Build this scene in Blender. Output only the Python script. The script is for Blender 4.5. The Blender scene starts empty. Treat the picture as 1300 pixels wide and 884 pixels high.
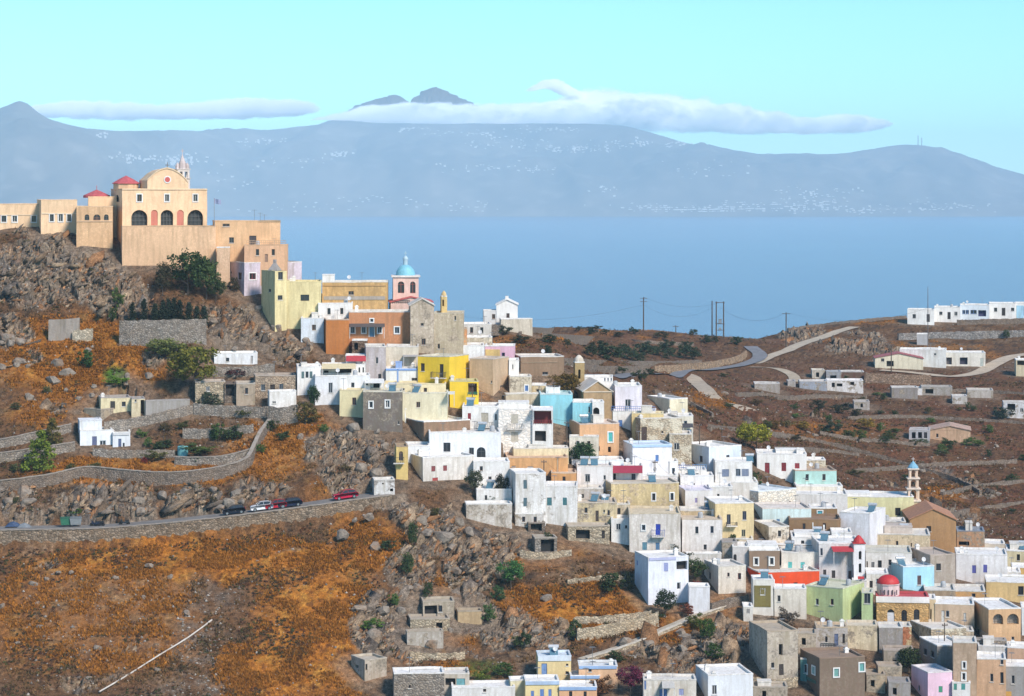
import bpy, math, random
import numpy as np
from mathutils import Vector, noise as mnoise
random.seed(7); rng = np.random.default_rng(7)
R = math.radians
sc = bpy.context.scene
col = sc.collection

# ---------------------------------------------------------------- camera
F, CX, HY = 3200.0, 650.0, 247.0           # focal length, centre column and eye-level row, in photo pixels (1300 x 884)
cd = bpy.data.cameras.new('camera'); cam = bpy.data.objects.new('camera', cd); col.objects.link(cam)
cd.sensor_width = 36.0; cd.lens = 36.0*F/1300.0; cd.shift_y = -(442.0-HY)/1300.0
cd.clip_start = 1.0; cd.clip_end = 90000.0
cam.location = (0, 0, 0); cam.rotation_euler = (R(90), 0, 0)
sc.camera = cam

# ---------------------------------------------------------------- sky, sun, exposure
SUN_EL, SUN_AZ = R(40), R(143)             # azimuth clockwise from +Y (the view direction): behind the camera's right shoulder
w = bpy.data.worlds.new('World'); sc.world = w; w.use_nodes = True
nt = w.node_tree; nt.nodes.clear()
out = nt.nodes.new('ShaderNodeOutputWorld'); bg = nt.nodes.new('ShaderNodeBackground')
sky = nt.nodes.new('ShaderNodeTexSky'); sky.sky_type = 'NISHITA'; sky.sun_disc = False
sky.sun_elevation = SUN_EL; sky.sun_rotation = SUN_AZ
sky.altitude = 150; sky.air_density = 1.0; sky.dust_density = 0.0; sky.ozone_density = 1.6
tint = nt.nodes.new('ShaderNodeMix'); tint.data_type = 'RGBA'; tint.blend_type = 'MULTIPLY'
tint.inputs['Factor'].default_value = 1.0
tint.inputs['B'].default_value = (0.42, 0.76, 0.90, 1)
nt.links.new(sky.outputs[0], tint.inputs['A']); nt.links.new(tint.outputs['Result'], bg.inputs[0])
bg.inputs[1].default_value = 0.14
nt.links.new(bg.outputs[0], out.inputs[0])
sl = bpy.data.lights.new('sun', 'SUN'); so = bpy.data.objects.new('sun', sl); col.objects.link(so)
sl.energy = 3.8; sl.angle = R(12.0); sl.color = (1.0, 0.90, 0.80)
sv = Vector((math.sin(SUN_AZ)*math.cos(SUN_EL), math.cos(SUN_AZ)*math.cos(SUN_EL), math.sin(SUN_EL)))
so.rotation_euler = sv.to_track_quat('Z', 'Y').to_euler(); so.location = (60, 100, 200)
sc.view_settings.view_transform = 'Standard'; sc.view_settings.look = 'None'
sc.view_settings.gamma = 1.0; sc.view_settings.use_curve_mapping = False
sc.view_settings.exposure = 0.48
HAZE_D, HAZE_C = 5.8e-5, (.56, .82, 1.0)
sc.cycles.volume_bounces = 14; sc.cycles.max_bounces = 16; sc.cycles.diffuse_bounces = 3
sc.cycles.transparent_max_bounces = 8

# ---------------------------------------------------------------- helpers
def link(o, parent=None):
    col.objects.link(o)
    if parent is not None: o.parent = parent
    return o
def tag(o, label=None, cat=None, group=None, kind=None):
    if label: o['label'] = label
    if cat: o['category'] = cat
    if group: o['group'] = group
    if kind: o['kind'] = kind
    return o
def empty(name, loc, rz=0.0):
    o = bpy.data.objects.new(name, None); o.empty_display_size = 0.5
    o.location = loc; o.rotation_euler = (0, 0, rz); return link(o)
class MB:
    """collects boxes, quads and tubes that become one mesh object"""
    def __init__(s): s.v = []; s.f = []
    def face(s, pts):
        n = len(s.v); s.v += [tuple(p) for p in pts]; s.f.append(tuple(range(n, n+len(pts))))
    def box(s, x0, x1, y0, y1, z0, z1):
        n = len(s.v)
        s.v += [(x0,y0,z0),(x1,y0,z0),(x1,y1,z0),(x0,y1,z0),(x0,y0,z1),(x1,y0,z1),(x1,y1,z1),(x0,y1,z1)]
        for q in ((0,3,2,1),(4,5,6,7),(0,1,5,4),(1,2,6,5),(2,3,7,6),(3,0,4,7)): s.f.append(tuple(n+i for i in q))
    def tube(s, a, b, r0, r1=None, n=6, cap=True):
        r1 = r0 if r1 is None else r1
        a = Vector(a); b = Vector(b); d = (b-a).normalized()
        u = d.cross(Vector((0,0,1))); u = Vector((1,0,0)) if u.length < 1e-3 else u.normalized()
        v = d.cross(u); k = len(s.v)
        for i in range(n):
            t = 2*math.pi*i/n; e = u*math.cos(t)+v*math.sin(t)
            s.v.append(tuple(a+e*r0)); s.v.append(tuple(b+e*r1))
        for i in range(n):
            j = (i+1) % n; s.f.append((k+2*i, k+2*j, k+2*j+1, k+2*i+1))
        if cap:
            s.f.append(tuple(k+2*i for i in range(n))); s.f.append(tuple(k+2*i+1 for i in range(n))[::-1])
    def lathe(s, prof, c=(0,0,0), n=14, sweep=2*math.pi):
        k = len(s.v); m = len(prof)
        for i in range(n):
            t = sweep*i/n
            for r, z in prof: s.v.append((c[0]+r*math.cos(t), c[1]+r*math.sin(t), c[2]+z))
        for i in range(n):
            j = (i+1) % n
            for q in range(m-1): s.f.append((k+i*m+q, k+j*m+q, k+j*m+q+1, k+i*m+q+1))
    def prism(s, poly, y0, y1):
        """polygon in x,z extruded from y0 to y1"""
        k = len(s.v); n = len(poly)
        s.v += [(x, y0, z) for x, z in poly]+[(x, y1, z) for x, z in poly]
        s.f.append(tuple(range(k, k+n))); s.f.append(tuple(range(k+n, k+2*n))[::-1])
        for i in range(n):
            j = (i+1) % n; s.f.append((k+i, k+j, k+n+j, k+n+i))
    def build(s, name, mat, parent=None, smooth=False, loc=None):
        me = bpy.data.meshes.new(name); me.from_pydata(s.v, [], s.f)
        if mat is not None: me.materials.append(mat)
        if smooth: me.polygons.foreach_set('use_smooth', [True]*len(me.polygons))
        me.update(); o = bpy.data.objects.new(name, me)
        if loc is not None: o.location = loc
        return link(o, parent)
def np_mesh(name, V, Fc, mat, colr=None, smooth=False):
    """V (n,3), Fc (m,3 or 4) -> mesh; colr (n,3) stored as vertex colour 'Col'"""
    me = bpy.data.meshes.new(name); n = len(V); m, k = Fc.shape
    me.vertices.add(n); me.vertices.foreach_set('co', np.ascontiguousarray(V, dtype=np.float32).ravel())
    me.loops.add(m*k); me.loops.foreach_set('vertex_index', np.ascontiguousarray(Fc, dtype=np.int32).ravel())
    me.polygons.add(m); me.polygons.foreach_set('loop_start', np.arange(0, m*k, k, dtype=np.int32))
    if colr is not None:
        at = me.color_attributes.new('Col', 'FLOAT_COLOR', 'POINT')
        c4 = np.ones((n, 4), np.float32); c4[:, :3] = colr
        at.data.foreach_set('color', c4.ravel())
    me.update(calc_edges=True)
    if smooth: me.polygons.foreach_set('use_smooth', np.ones(m, dtype=bool))
    me.materials.append(mat); return me

# ---- noise on arrays
def h3(ix, iy, iz, seed):
    h = (ix.astype(np.int64)*374761393 + iy.astype(np.int64)*668265263 + iz.astype(np.int64)*2147483647 + seed*1274126177) & 0xffffffff
    h = ((h ^ (h >> 13))*1274126177) & 0xffffffff
    h = ((h ^ (h >> 16))*2246822519) & 0xffffffff
    return ((h ^ (h >> 15)) & 0xffffff)/float(0x1000000)
def vnoise(P, seed=0):
    I = np.floor(P); f = P-I; I = I.astype(np.int64); u = f*f*(3-2*f)
    r = 0
    for dx in (0, 1):
        wx = u[:, 0] if dx else 1-u[:, 0]
        for dy in (0, 1):
            wy = u[:, 1] if dy else 1-u[:, 1]
            for dz in (0, 1):
                wz = u[:, 2] if dz else 1-u[:, 2]
                r = r+wx*wy*wz*h3(I[:, 0]+dx, I[:, 1]+dy, I[:, 2]+dz, seed)
    return r*2-1
def fbm(P, o=4, seed=0, gain=.5):
    a, s, r = 1.0, 0.0, 0
    for i in range(o):
        r = r+a*vnoise(P*(2.03**i)+i*17.3, seed+i); s += a; a *= gain
    return r/s
def worley(P, seed=0):
    I = np.floor(P).astype(np.int64); n = len(P)
    b1 = np.full(n, 9.0); b2 = np.full(n, 9.0); cid = np.zeros(n)
    for dx in (-1, 0, 1):
        for dy in (-1, 0, 1):
            for dz in (-1, 0, 1):
                jx, jy, jz = I[:, 0]+dx, I[:, 1]+dy, I[:, 2]+dz
                d = (jx+h3(jx, jy, jz, seed)-P[:, 0])**2+(jy+h3(jx, jy, jz, seed+1)-P[:, 1])**2+(jz+h3(jx, jy, jz, seed+2)-P[:, 2])**2
                c = h3(jx, jy, jz, seed+3)
                m = d < b1
                b2 = np.where(m, b1, np.minimum(b2, d)); cid = np.where(m, c, cid); b1 = np.where(m, d, b1)
    return np.sqrt(b1), np.sqrt(b2), cid
def sstep(a, b, x):
    t = np.clip((x-a)/(b-a), 0, 1); return t*t*(3-2*t)

# ---------------------------------------------------------------- materials
MATS = {}
def new_mat(name):
    m = bpy.data.materials.new(name); m.use_nodes = True; t = m.node_tree; t.nodes.clear()
    o = t.nodes.new('ShaderNodeOutputMaterial'); p = t.nodes.new('ShaderNodeBsdfPrincipled')
    t.links.new(p.outputs[0], o.inputs[0]); return m, t, p, o
def N(t, typ, **kw):
    n = t.nodes.new(typ)
    for k, v in kw.items():
        if hasattr(n, k): setattr(n, k, v)
        else: n.inputs[k.replace('_', ' ')].default_value = v
    return n
def noise(t, vec, scale, detail=4, rough=.6):
    n = N(t, 'ShaderNodeTexNoise'); n.inputs['Scale'].default_value = scale
    n.inputs['Detail'].default_value = detail; n.inputs['Roughness'].default_value = rough
    t.links.new(vec, n.inputs['Vector']); return n.outputs[0]
def ramp(t, fac, stops, interp='LINEAR'):
    n = N(t, 'ShaderNodeValToRGB'); n.color_ramp.interpolation = interp
    e = n.color_ramp.elements
    while len(e) < len(stops): e.new(0.5)
    for i, (p, c) in enumerate(stops):
        e[i].position = p; e[i].color = (c, c, c, 1) if isinstance(c, (int, float)) else (*c, 1)
    t.links.new(fac, n.inputs[0]); return n.outputs[0]
def mixc(t, fac, a, b, mode='MIX'):
    n = N(t, 'ShaderNodeMix', data_type='RGBA', blend_type=mode)
    for s, v in (('Factor', fac), ('A', a), ('B', b)):
        if isinstance(v, (int, float)): n.inputs[s].default_value = v
        elif isinstance(v, tuple): n.inputs[s].default_value = (*v, 1)
        else: t.links.new(v, n.inputs[s])
    return n.outputs['Result']
def bump(t, p, h, strength, dist):
    b = N(t, 'ShaderNodeBump'); b.inputs['Strength'].default_value = strength; b.inputs['Distance'].default_value = dist
    t.links.new(h, b.inputs['Height']); t.links.new(b.outputs[0], p.inputs['Normal'])
def coords(t):
    """object-space metres, shifted per object so that no two walls carry the same marks"""
    c = N(t, 'ShaderNodeTexCoord'); oi = N(t, 'ShaderNodeObjectInfo')
    m = N(t, 'ShaderNodeVectorMath', operation='SCALE'); m.inputs['Scale'].default_value = 37.0
    cmb = N(t, 'ShaderNodeCombineXYZ')
    for i in range(3): t.links.new(oi.outputs['Random'], cmb.inputs[i])
    t.links.new(cmb.outputs[0], m.inputs[0])
    a = N(t, 'ShaderNodeVectorMath', operation='ADD')
    t.links.new(c.outputs['Object'], a.inputs[0]); t.links.new(m.outputs[0], a.inputs[1])
    return a.outputs[0]
def plaster(rgb, wear=.35, patch=0.0, patchc=(.30, .25, .19)):
    key = ('pl', rgb, wear, patch, patchc)
    if key in MATS: return MATS[key]
    m, t, p, o = new_mat('plaster'); v = coords(t)
    mp = N(t, 'ShaderNodeMapping'); mp.inputs['Scale'].default_value = (1.6, 1.6, .22); t.links.new(v, mp.inputs[0])
    big = noise(t, v, .28, 3); fine = noise(t, v, 2.6, 6, .7); streak = noise(t, mp.outputs[0], .9, 5, .65)
    dk = tuple(c*.72+.02*(i == 0) for i, c in enumerate(rgb)); lt = tuple(min(.88, c*1.06+.01) for c in rgb)
    c = mixc(t, ramp(t, big, [(.36, 0.0), (.66, 1.0)]), tuple(x*.88 for x in rgb), lt)
    c = mixc(t, ramp(t, fine, [(.46, min(1, wear*1.4)), (.62, 0.0)]), c, dk)
    c = mixc(t, ramp(t, streak, [(.46, 0.0), (.66, min(1, wear*1.7))]), c, tuple(x*.62 for x in (rgb[0]*.78+.10, rgb[1]*.74+.085, rgb[2]*.68+.06)))
    if patch > 0:
        pn = noise(t, v, .55, 6, .72)
        pc = noise(t, v, 3.0, 4)
        pcc = mixc(t, ramp(t, pc, [(.35, 0.0), (.65, 1.0)]), tuple(x*.6 for x in patchc), tuple(min(.7, x*1.3) for x in patchc))
        c = mixc(t, ramp(t, pn, [(.60-patch*.22, 0.0), (.66-patch*.22, 1.0)]), c, pcc)
    t.links.new(c, p.inputs['Base Color']); p.inputs['Roughness'].default_value = .92
    p.inputs['Specular IOR Level'].default_value = .2
    bump(t, p, fine, .35, .05); MATS[key] = m; return m
def stone(rgb, scale=2.2, mortar=.45, var=.5, patch=0.0, patchc=(.5, .44, .34)):
    key = ('st', rgb, scale, mortar, var, patch, patchc)
    if key in MATS: return MATS[key]
    m, t, p, o = new_mat('stone'); v = coords(t)
    mp = N(t, 'ShaderNodeMapping'); mp.inputs['Scale'].default_value = (1, 1, 1.5); t.links.new(v, mp.inputs[0])
    vc = N(t, 'ShaderNodeTexVoronoi'); vc.inputs['Scale'].default_value = scale; t.links.new(mp.outputs[0], vc.inputs['Vector'])
    ve = N(t, 'ShaderNodeTexVoronoi', feature='DISTANCE_TO_EDGE'); ve.inputs['Scale'].default_value = scale
    t.links.new(mp.outputs[0], ve.inputs['Vector'])
    hs = N(t, 'ShaderNodeSeparateColor'); t.links.new(vc.outputs['Color'], hs.inputs[0])
    c = ramp(t, hs.outputs[0], [(0, tuple(x*(1-var) for x in rgb)), (.5, rgb), (1, tuple(min(.75, x*(1+var*.8)) for x in rgb))])
    big = noise(t, v, .35, 5, .7)
    c = mixc(t, ramp(t, big, [(.35, 0.0), (.7, .7)]), c, (rgb[0]*1.15, rgb[1]*.95, rgb[2]*.75))
    c = mixc(t, ramp(t, ve.outputs[0], [(.02, 1.0), (.09, 0.0)]), c, tuple(x*mortar for x in rgb))
    if patch > 0:
        pn = noise(t, v, .5, 6, .7)
        c = mixc(t, ramp(t, pn, [(.60-patch*.22, 0.0), (.68-patch*.22, 1.0)]), c, patchc)
    t.links.new(c, p.inputs['Base Color']); p.inputs['Roughness'].default_value = .95
    p.inputs['Specular IOR Level'].default_value = .15
    bump(t, p, ve.outputs[0], .8, .25); MATS[key] = m; return m
def paint(rgb, rough=.55, metal=0.0, vary=.25):
    key = ('pa', rgb, rough, metal, vary)
    if key in MATS: return MATS[key]
    m, t, p, o = new_mat('paint'); v = coords(t); n = noise(t, v, 3.0, 4)
    c = mixc(t, ramp(t, n, [(.35, 0.0), (.7, 1.0)]), tuple(x*(1-vary) for x in rgb), rgb)
    t.links.new(c, p.inputs['Base Color']); p.inputs['Roughness'].default_value = rough; p.inputs['Metallic'].default_value = metal
    MATS[key] = m; return m
def tiles(rgb):
    key = ('ti', rgb)
    if key in MATS: return MATS[key]
    m, t, p, o = new_mat('roof_tile'); v = coords(t)
    wv = N(t, 'ShaderNodeTexWave', wave_type='BANDS'); wv.inputs['Scale'].default_value = 1.6; wv.inputs['Distortion'].default_value = 1.2
    t.links.new(v, wv.inputs['Vector']); n = noise(t, v, 2.0, 5)
    c = mixc(t, ramp(t, n, [(.3, 0.0), (.7, 1.0)]), tuple(x*.6 for x in rgb), rgb)
    t.links.new(c, p.inputs['Base Color']); p.inputs['Roughness'].default_value = .85
    bump(t, p, wv.outputs[0], .5, .08); MATS[key] = m; return m
def glass():
    if 'glass' in MATS: return MATS['glass']
    m, t, p, o = new_mat('window_glass'); v = coords(t)
    c = mixc(t, noise(t, v, .7, 2), (.010, .012, .016), (.045, .05, .055))
    t.links.new(c, p.inputs['Base Color']); p.inputs['Roughness'].default_value = .12; p.inputs['Specular IOR Level'].default_value = .45
    MATS['glass'] = m; return m
def leafmat(rgb, var=.45):
    key = ('lf', rgb, var)
    if key in MATS: return MATS[key]
    rgb = tuple(x*1.4 for x in rgb)
    m, t, p, o = new_mat('foliage'); g = N(t, 'ShaderNodeNewGeometry'); oi = N(t, 'ShaderNodeObjectInfo')
    c = ramp(t, g.outputs['Random Per Island'], [(0, tuple(x*(1-var) for x in rgb)), (.6, rgb), (1, (rgb[0]*1.5+.01, rgb[1]*1.35, rgb[2]*1.1))])
    hv = N(t, 'ShaderNodeHueSaturation')
    mr = N(t, 'ShaderNodeMapRange'); mr.inputs['To Min'].default_value = .75; mr.inputs['To Max'].default_value = 1.2
    t.links.new(oi.outputs['Random'], mr.inputs['Value']); t.links.new(mr.outputs[0], hv.inputs['Value']); t.links.new(c, hv.inputs['Color'])
    t.links.new(hv.outputs[0], p.inputs['Base Color']); p.inputs['Roughness'].default_value = .7; p.inputs['Specular IOR Level'].default_value = .2
    tr = N(t, 'ShaderNodeBsdfTranslucent'); t.links.new(hv.outputs[0], tr.inputs[0])
    mx = N(t, 'ShaderNodeMixShader'); mx.inputs[0].default_value = .2
    t.links.new(p.outputs[0], mx.inputs[1]); t.links.new(tr.outputs[0], mx.inputs[2]); t.links.new(mx.outputs[0], o.inputs[0])
    MATS[key] = m; return m
def vcol_mat(name, detail=True, rough=.95):
    m, t, p, o = new_mat(name)
    a = N(t, 'ShaderNodeAttribute'); a.attribute_name = 'Col'; c = a.outputs['Color']
    if detail:
        tc = N(t, 'ShaderNodeTexCoord'); v = tc.outputs['Object']
        n1 = noise(t, v, 1.1, 8, .75); n2 = noise(t, v, 5.0, 5, .7)
        c = mixc(t, 1.0, c, ramp(t, n1, [(.30, .30), (.5, 1.0), (.70, 1.7)]), 'MULTIPLY')
        c = mixc(t, 1.0, c, ramp(t, n2, [(.32, .45), (.5, 1.0), (.68, 1.6)]), 'MULTIPLY')
        bump(t, p, n1, .6, .35)
    t.links.new(c, p.inputs['Base Color']); p.inputs['Roughness'].default_value = rough; p.inputs['Specular IOR Level'].default_value = .1
    return m

# ---------------------------------------------------------------- the land: heights through surveyed points (column, row, metres away)
SEA = -153.0
CTRL = [(-180,300,492),(-180,440,470),(-180,560,440),(-180,680,408),(-180,780,385),(-180,884,365),
 (0,292,486),(60,294,485),(110,305,483),(150,322,480),(0,425,462),(60,430,461),(110,428,461),(150,405,464),
 (155,338,477),(215,338,478),(270,338,480),(200,372,470),(245,385,467),(165,432,456),(250,432,456),(165,404,463),(250,402,464),
 (300,374,476),(350,366,478),(330,424,466),(290,420,463),(370,410,470),(400,452,458),(350,452,456),
 (0,480,449),(100,480,448),(200,478,449),(300,478,450),(0,520,438),(100,530,436),(210,525,438),(290,520,440),
 (0,560,429),(150,572,429),(300,560,431),(350,520,439),(380,510,440),(0,608,418),(100,606,419),(200,606,419),(330,582,424),
 (0,640,410),(120,630,412),(250,630,412),(350,612,416),
 (-60,672,404),(0,671,404),(110,670,404),(200,664,404.5),(280,655,405),(350,646,406.5),(420,636,408.5),(480,627,411),
 (0,692,401),(200,688,401),(350,672,402.5),(430,658,405),
 (0,780,381),(200,780,381),(400,780,381),(0,884,362),(200,884,362),(400,884,362),
 (380,545,432),(440,548,432),(505,560,430),(450,620,413),(400,585,421),(510,600,421),(540,628,414),
 (560,660,408),(650,672,412),(620,668,411),(500,700,398),(560,750,392),(650,760,393),(480,830,373),(560,830,376),(640,830,377),(500,884,362),(600,884,362),(700,884,362),
 (430,470,457),(430,518,438),(480,445,462),(480,390,476),(530,440,463),(560,445,463),(530,510,443),(600,490,452),(620,560,434),(560,615,418),(600,615,420),(640,640,416),
 (700,600,428),(690,668,414),(650,600,426),(700,540,446),(660,500,454),(760,490,464),(820,500,467),(730,570,438),
 (880,540,463),(750,640,421),(800,600,437),(850,650,424),(900,600,446),(950,620,447),(1000,605,464),(1060,622,463),(860,580,450),
 (780,700,409),(850,765,394),(830,700,411),(900,700,412),(720,700,406),(750,760,393),(750,820,379),(850,830,376),(910,780,389),
 (950,690,416),(1050,690,421),(1000,770,395),(950,760,396),(950,830,377),(1020,810,383),(1100,655,453),(1160,660,468),(1100,740,407),(1200,704,446),(1250,740,425),(1300,700,458),
 (1150,800,389),(1250,800,392),(1100,830,379),(1250,850,377),(1050,884,366),(1200,884,368),(1350,884,370),(1450,884,372),(1480,740,430),(850,884,362),
 (1250,670,492),(1400,670,495),(1180,610,530),(1300,610,540),(1450,600,545),(1000,560,535),(1100,570,548),(900,520,528),(1300,540,600),(1050,520,610),(1150,500,640),(1300,490,650),(1450,490,655),
 (1050,470,675),(1200,466,690),(1300,452,710),(1450,440,735),(950,480,645),(850,480,600),(930,545,510),
 (1050,446,705),(940,456,692),(800,466,610),(760,440,625),(700,450,585),(650,436,560),(640,413,546),(610,412,545),(680,418,560),
 (700,412,702),(815,418,730),(900,428,748),(930,434,752),(955,438,755),(975,434,757),(1000,417,760),(1080,408,772),(1150,403,800),(1230,405,800),(1300,404,800),(1450,402,800),(1230,432,748),(1130,430,745),
 (560,452,525),(480,440,520),(400,400,525),(300,372,525),(150,345,530),(0,330,530),(-180,330,535)]
for k in range(-300, 340, 80):
    for Y, Z in ((880, -85), (1000, -120), (1150, -175), (1230, -200)): CTRL.append((CX+F*k/Y, HY-F*Z/Y, Y))
    CTRL.append((CX+F*k*.5/300, HY+F*84/300, 300)); CTRL.append((CX+F*k*.5/250, HY+F*92/250, 250))
for X in (-260, -190, -120, -60):
    for Y, Z in ((600, -52), (700, -70), (800, -84)): CTRL.append((CX+F*X/Y, HY-F*Z/Y, Y))
C_ = np.array(CTRL, float)
PX = np.stack([(C_[:, 0]-CX)/F*C_[:, 2], C_[:, 2]], 1); PZ = (HY-C_[:, 1])/F*C_[:, 2]
def _rbf_fit(P, Z, lam=1.2):
    n = len(P); A = np.linalg.norm(P[:, None]-P[None], axis=2)
    A = -A; A[np.arange(n), np.arange(n)] -= -lam
    Q = np.c_[np.ones(n), P]; M = np.zeros((n+3, n+3)); M[:n, :n] = A; M[:n, n:] = Q; M[n:, :n] = Q.T
    return np.linalg.solve(M, np.r_[Z, 0, 0, 0])
_w = _rbf_fit(PX, PZ)
GX0, GX1, GY0, GY1, GS = -340.0, 340.0, 246.0, 1234.0, 2.5
gx = np.arange(GX0, GX1+GS, GS); gy = np.arange(GY0, GY1+GS, GS)
QX, QY = np.meshgrid(gx, gy, indexing='ij'); Q = np.stack([QX.ravel(), QY.ravel()], 1)
ZG = np.empty(len(Q))
for a in range(0, len(Q), 20000):
    q = Q[a:a+20000]; d = np.linalg.norm(q[:, None]-PX[None], axis=2)
    ZG[a:a+20000] = -d@_w[:-3]+_w[-3]+q@_w[-2:]
ZG = ZG.reshape(QX.shape)
for _ in range(2):
    zp = np.pad(ZG, 1, mode='edge')
    ZG = (zp[1:-1, 1:-1]*2+zp[:-2, 1:-1]+zp[2:, 1:-1]+zp[1:-1, :-2]+zp[1:-1, 2:])/6
def height(X, Y):
    X = np.asarray(X, float); Y = np.asarray(Y, float)
    i = np.clip((X-GX0)/GS, 0, len(gx)-1.001); j = np.clip((Y-GY0)/GS, 0, len(gy)-1.001)
    a = i.astype(int); b = j.astype(int); u = i-a; v = j-b
    return (ZG[a, b]*(1-u)*(1-v)+ZG[a+1, b]*u*(1-v)+ZG[a, b+1]*(1-u)*v+ZG[a+1, b+1]*u*v)
_Y = np.arange(300.0, 1100.0, .25)
def dist(px, py):
    """metres to the ground along the line of sight through a photo pixel"""
    k, m = (px-CX)/F, (HY-py)/F
    h = height(k*_Y, _Y)-m*_Y; i = np.argmax(h >= 0)
    if h[i] < 0: i = int(np.argmax(h))
    return float(_Y[i])
def G(px, py, D=None):
    D = D or dist(px, py); X = (px-CX)/F*D
    return Vector((X, D, float(height(X, D))))
def AT(px, py, D): return Vector(((px-CX)/F*D, D, (HY-py)/F*D))
PADS = []       # (corner, x axis, y axis, x range, y range, highest ground allowed)
ROADS = []      # (polyline points, half width, name)
# ---------------------------------------------------------------- houses
W = (.83,.81,.77); WB = (.72,.78,.82); OW = (.70,.67,.61); CR = (.76,.66,.43); YC = (.78,.67,.36); PE = (.70,.43,.25); PK = (.74,.46,.56)
LI = (.66,.60,.66); OR = (.50,.19,.055); SAL = (.58,.27,.13); YE = (.80,.55,.05); TAN = (.55,.37,.20); BRN = (.27,.17,.105); GRY = (.36,.34,.32)
TQ = (.30,.66,.74); MINT = (.42,.64,.58); LIME = (.52,.60,.30); OCH = (.50,.29,.12); RED = (.62,.05,.03); BLU = (.12,.25,.55); LBL = (.38,.62,.78)
DK = (.035,.025,.022); WOOD = (.16,.07,.04); PURP = (.14,.13,.36); TEAL = (.10,.42,.40); GRN = (.05,.28,.16); MARO = (.30,.03,.04); GB = (.28,.36,.46)
WHF = (.78,.78,.75)
HQ = []
class H:
    """a house: the corner nearest us at column xc, its front running to x1 (or to x0 when the seen side wall is on the right)"""
    def __init__(s, label, x0, xc, x1, yt, yb, wall, win=(), roof=None, side='L', L=8.0, D=None, found=4.0, par=.28, name='house', cat='house',
                 gable=None, roofm=None, extras=(), yaw=None, group='houses of the hillside town', dD=0.0, minroof=True, rim=None):
        s.label, s.win, s.name, s.cat, s.group, s.extras = label, win, name, cat, group, extras
        s.side, s.par, s.gable = side, par, gable
        s.wall = wall if not isinstance(wall, tuple) else plaster(wall)
        rc = roof or (W if not isinstance(wall, tuple) or min(wall) > .35 else OW)
        s.roofm = roofm or plaster(rc, .35); s.rim = rim or s.roofm
        lo, hi = min(x0, x1), max(x0, x1)
        mid = (xc+x1)/2 if side == 'L' else (x0+xc)/2
        ray = dist(mid, yb); far = group.startswith(('houses on the far', 'sheds and')) and name not in ('chapel', 'chapel_wing', 'yard_wall')
        D = (ray if far else min(D or ray, ray))+dD
        s.D = D; kc = (xc-CX)/F; s.C = Vector((kc*D, D, 0)); Cx = s.C.x
        if side == 'L':
            k0 = (x0-CX)/F
            if yaw is not None: th = R(yaw)
            elif xc-x0 < 1.5: th = -math.atan((xc+x1-2*CX)/2/F)+R(random.uniform(-2, 2)); s.noside = True
            else:
                L = max(L, (Cx-k0*D)/.72); A = math.hypot(1, k0)
                th = math.asin(min(.99, (Cx-k0*D)/L/A))-math.atan(k0)
            s.rot = th; s.ux, s.uy = math.cos(th), math.sin(th); s.wx, s.wy = -math.sin(th), math.cos(th); s.sg = 1
            s.W = s.along(x1)
        else:
            k1 = (x1-CX)/F
            if yaw is not None: th = R(yaw)
            else:
                L = max(L, (k1*D-Cx)/.72); A = math.hypot(1, k1)
                th = math.asin(min(.99, (k1*D-Cx)/L/A))+math.atan(k1)
            s.rot = -th; s.ux, s.uy = -math.cos(th), math.sin(th); s.wx, s.wy = math.sin(th), math.cos(th); s.sg = -1
            s.W = s.along(x0)
        if D < 402: L = min(L, max(4.5, L*.62)) if (xc-x0 < 4 and side == 'L') or yaw is not None else L
        s.L = L; s.zb = (HY-yb)/F*D; s.H = (HY-yt)/F*D-s.zb; s.found = found
        s.base = Vector((s.C.x, s.C.y, s.zb))
        ax = Vector((math.cos(s.rot), math.sin(s.rot))); ay = Vector((-math.sin(s.rot), math.cos(s.rot)))
        xr = (0, s.W) if s.sg > 0 else (-s.W, 0); s.xr = xr
        PADS.append((s.C.xy, ax, ay, xr, (0, s.L), s.zb+s.H-s.par-.5))
        HQ.append(s)
    def along(s, px):
        k = (px-CX)/F; return (k*s.C.y-s.C.x)/(s.ux-k*s.uy)
    def alongw(s, px):
        k = (px-CX)/F; return (k*s.C.y-s.C.x)/(s.wx-k*s.wy)
    def onside(s, cx):
        return (cx < CX+F*s.C.x/s.C.y-.01) if s.sg > 0 else (cx > CX+F*s.C.x/s.C.y+.01)
    def rect(s, cx, cy, w, h):
        sd = s.onside(cx) and not hasattr(s, 'noside'); fn = s.alongw if sd else s.along
        a, b = sorted((fn(cx-w/2), fn(cx+w/2))); m = (a+b)/2
        Yv = s.C.y+m*(s.wy if sd else s.uy)
        z1 = (HY-(cy-h/2))/F*Yv-s.zb; z0 = (HY-(cy+h/2))/F*Yv-s.zb
        return sd, a, b, z0, z1
    def P(s, sd, u, z, d):
        """a point on the front or the seen side wall: u along it, z up, d metres inwards"""
        return (s.sg*d, u, z) if sd else (s.sg*u, d, z)
    def qbox(s, mb, sd, u0, u1, z0, z1, d0, d1):
        a = s.P(sd, u0, z0, d0); b = s.P(sd, u1, z1, d1)
        mb.box(min(a[0], b[0]), max(a[0], b[0]), min(a[1], b[1]), max(a[1], b[1]), z0, z1)
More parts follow.
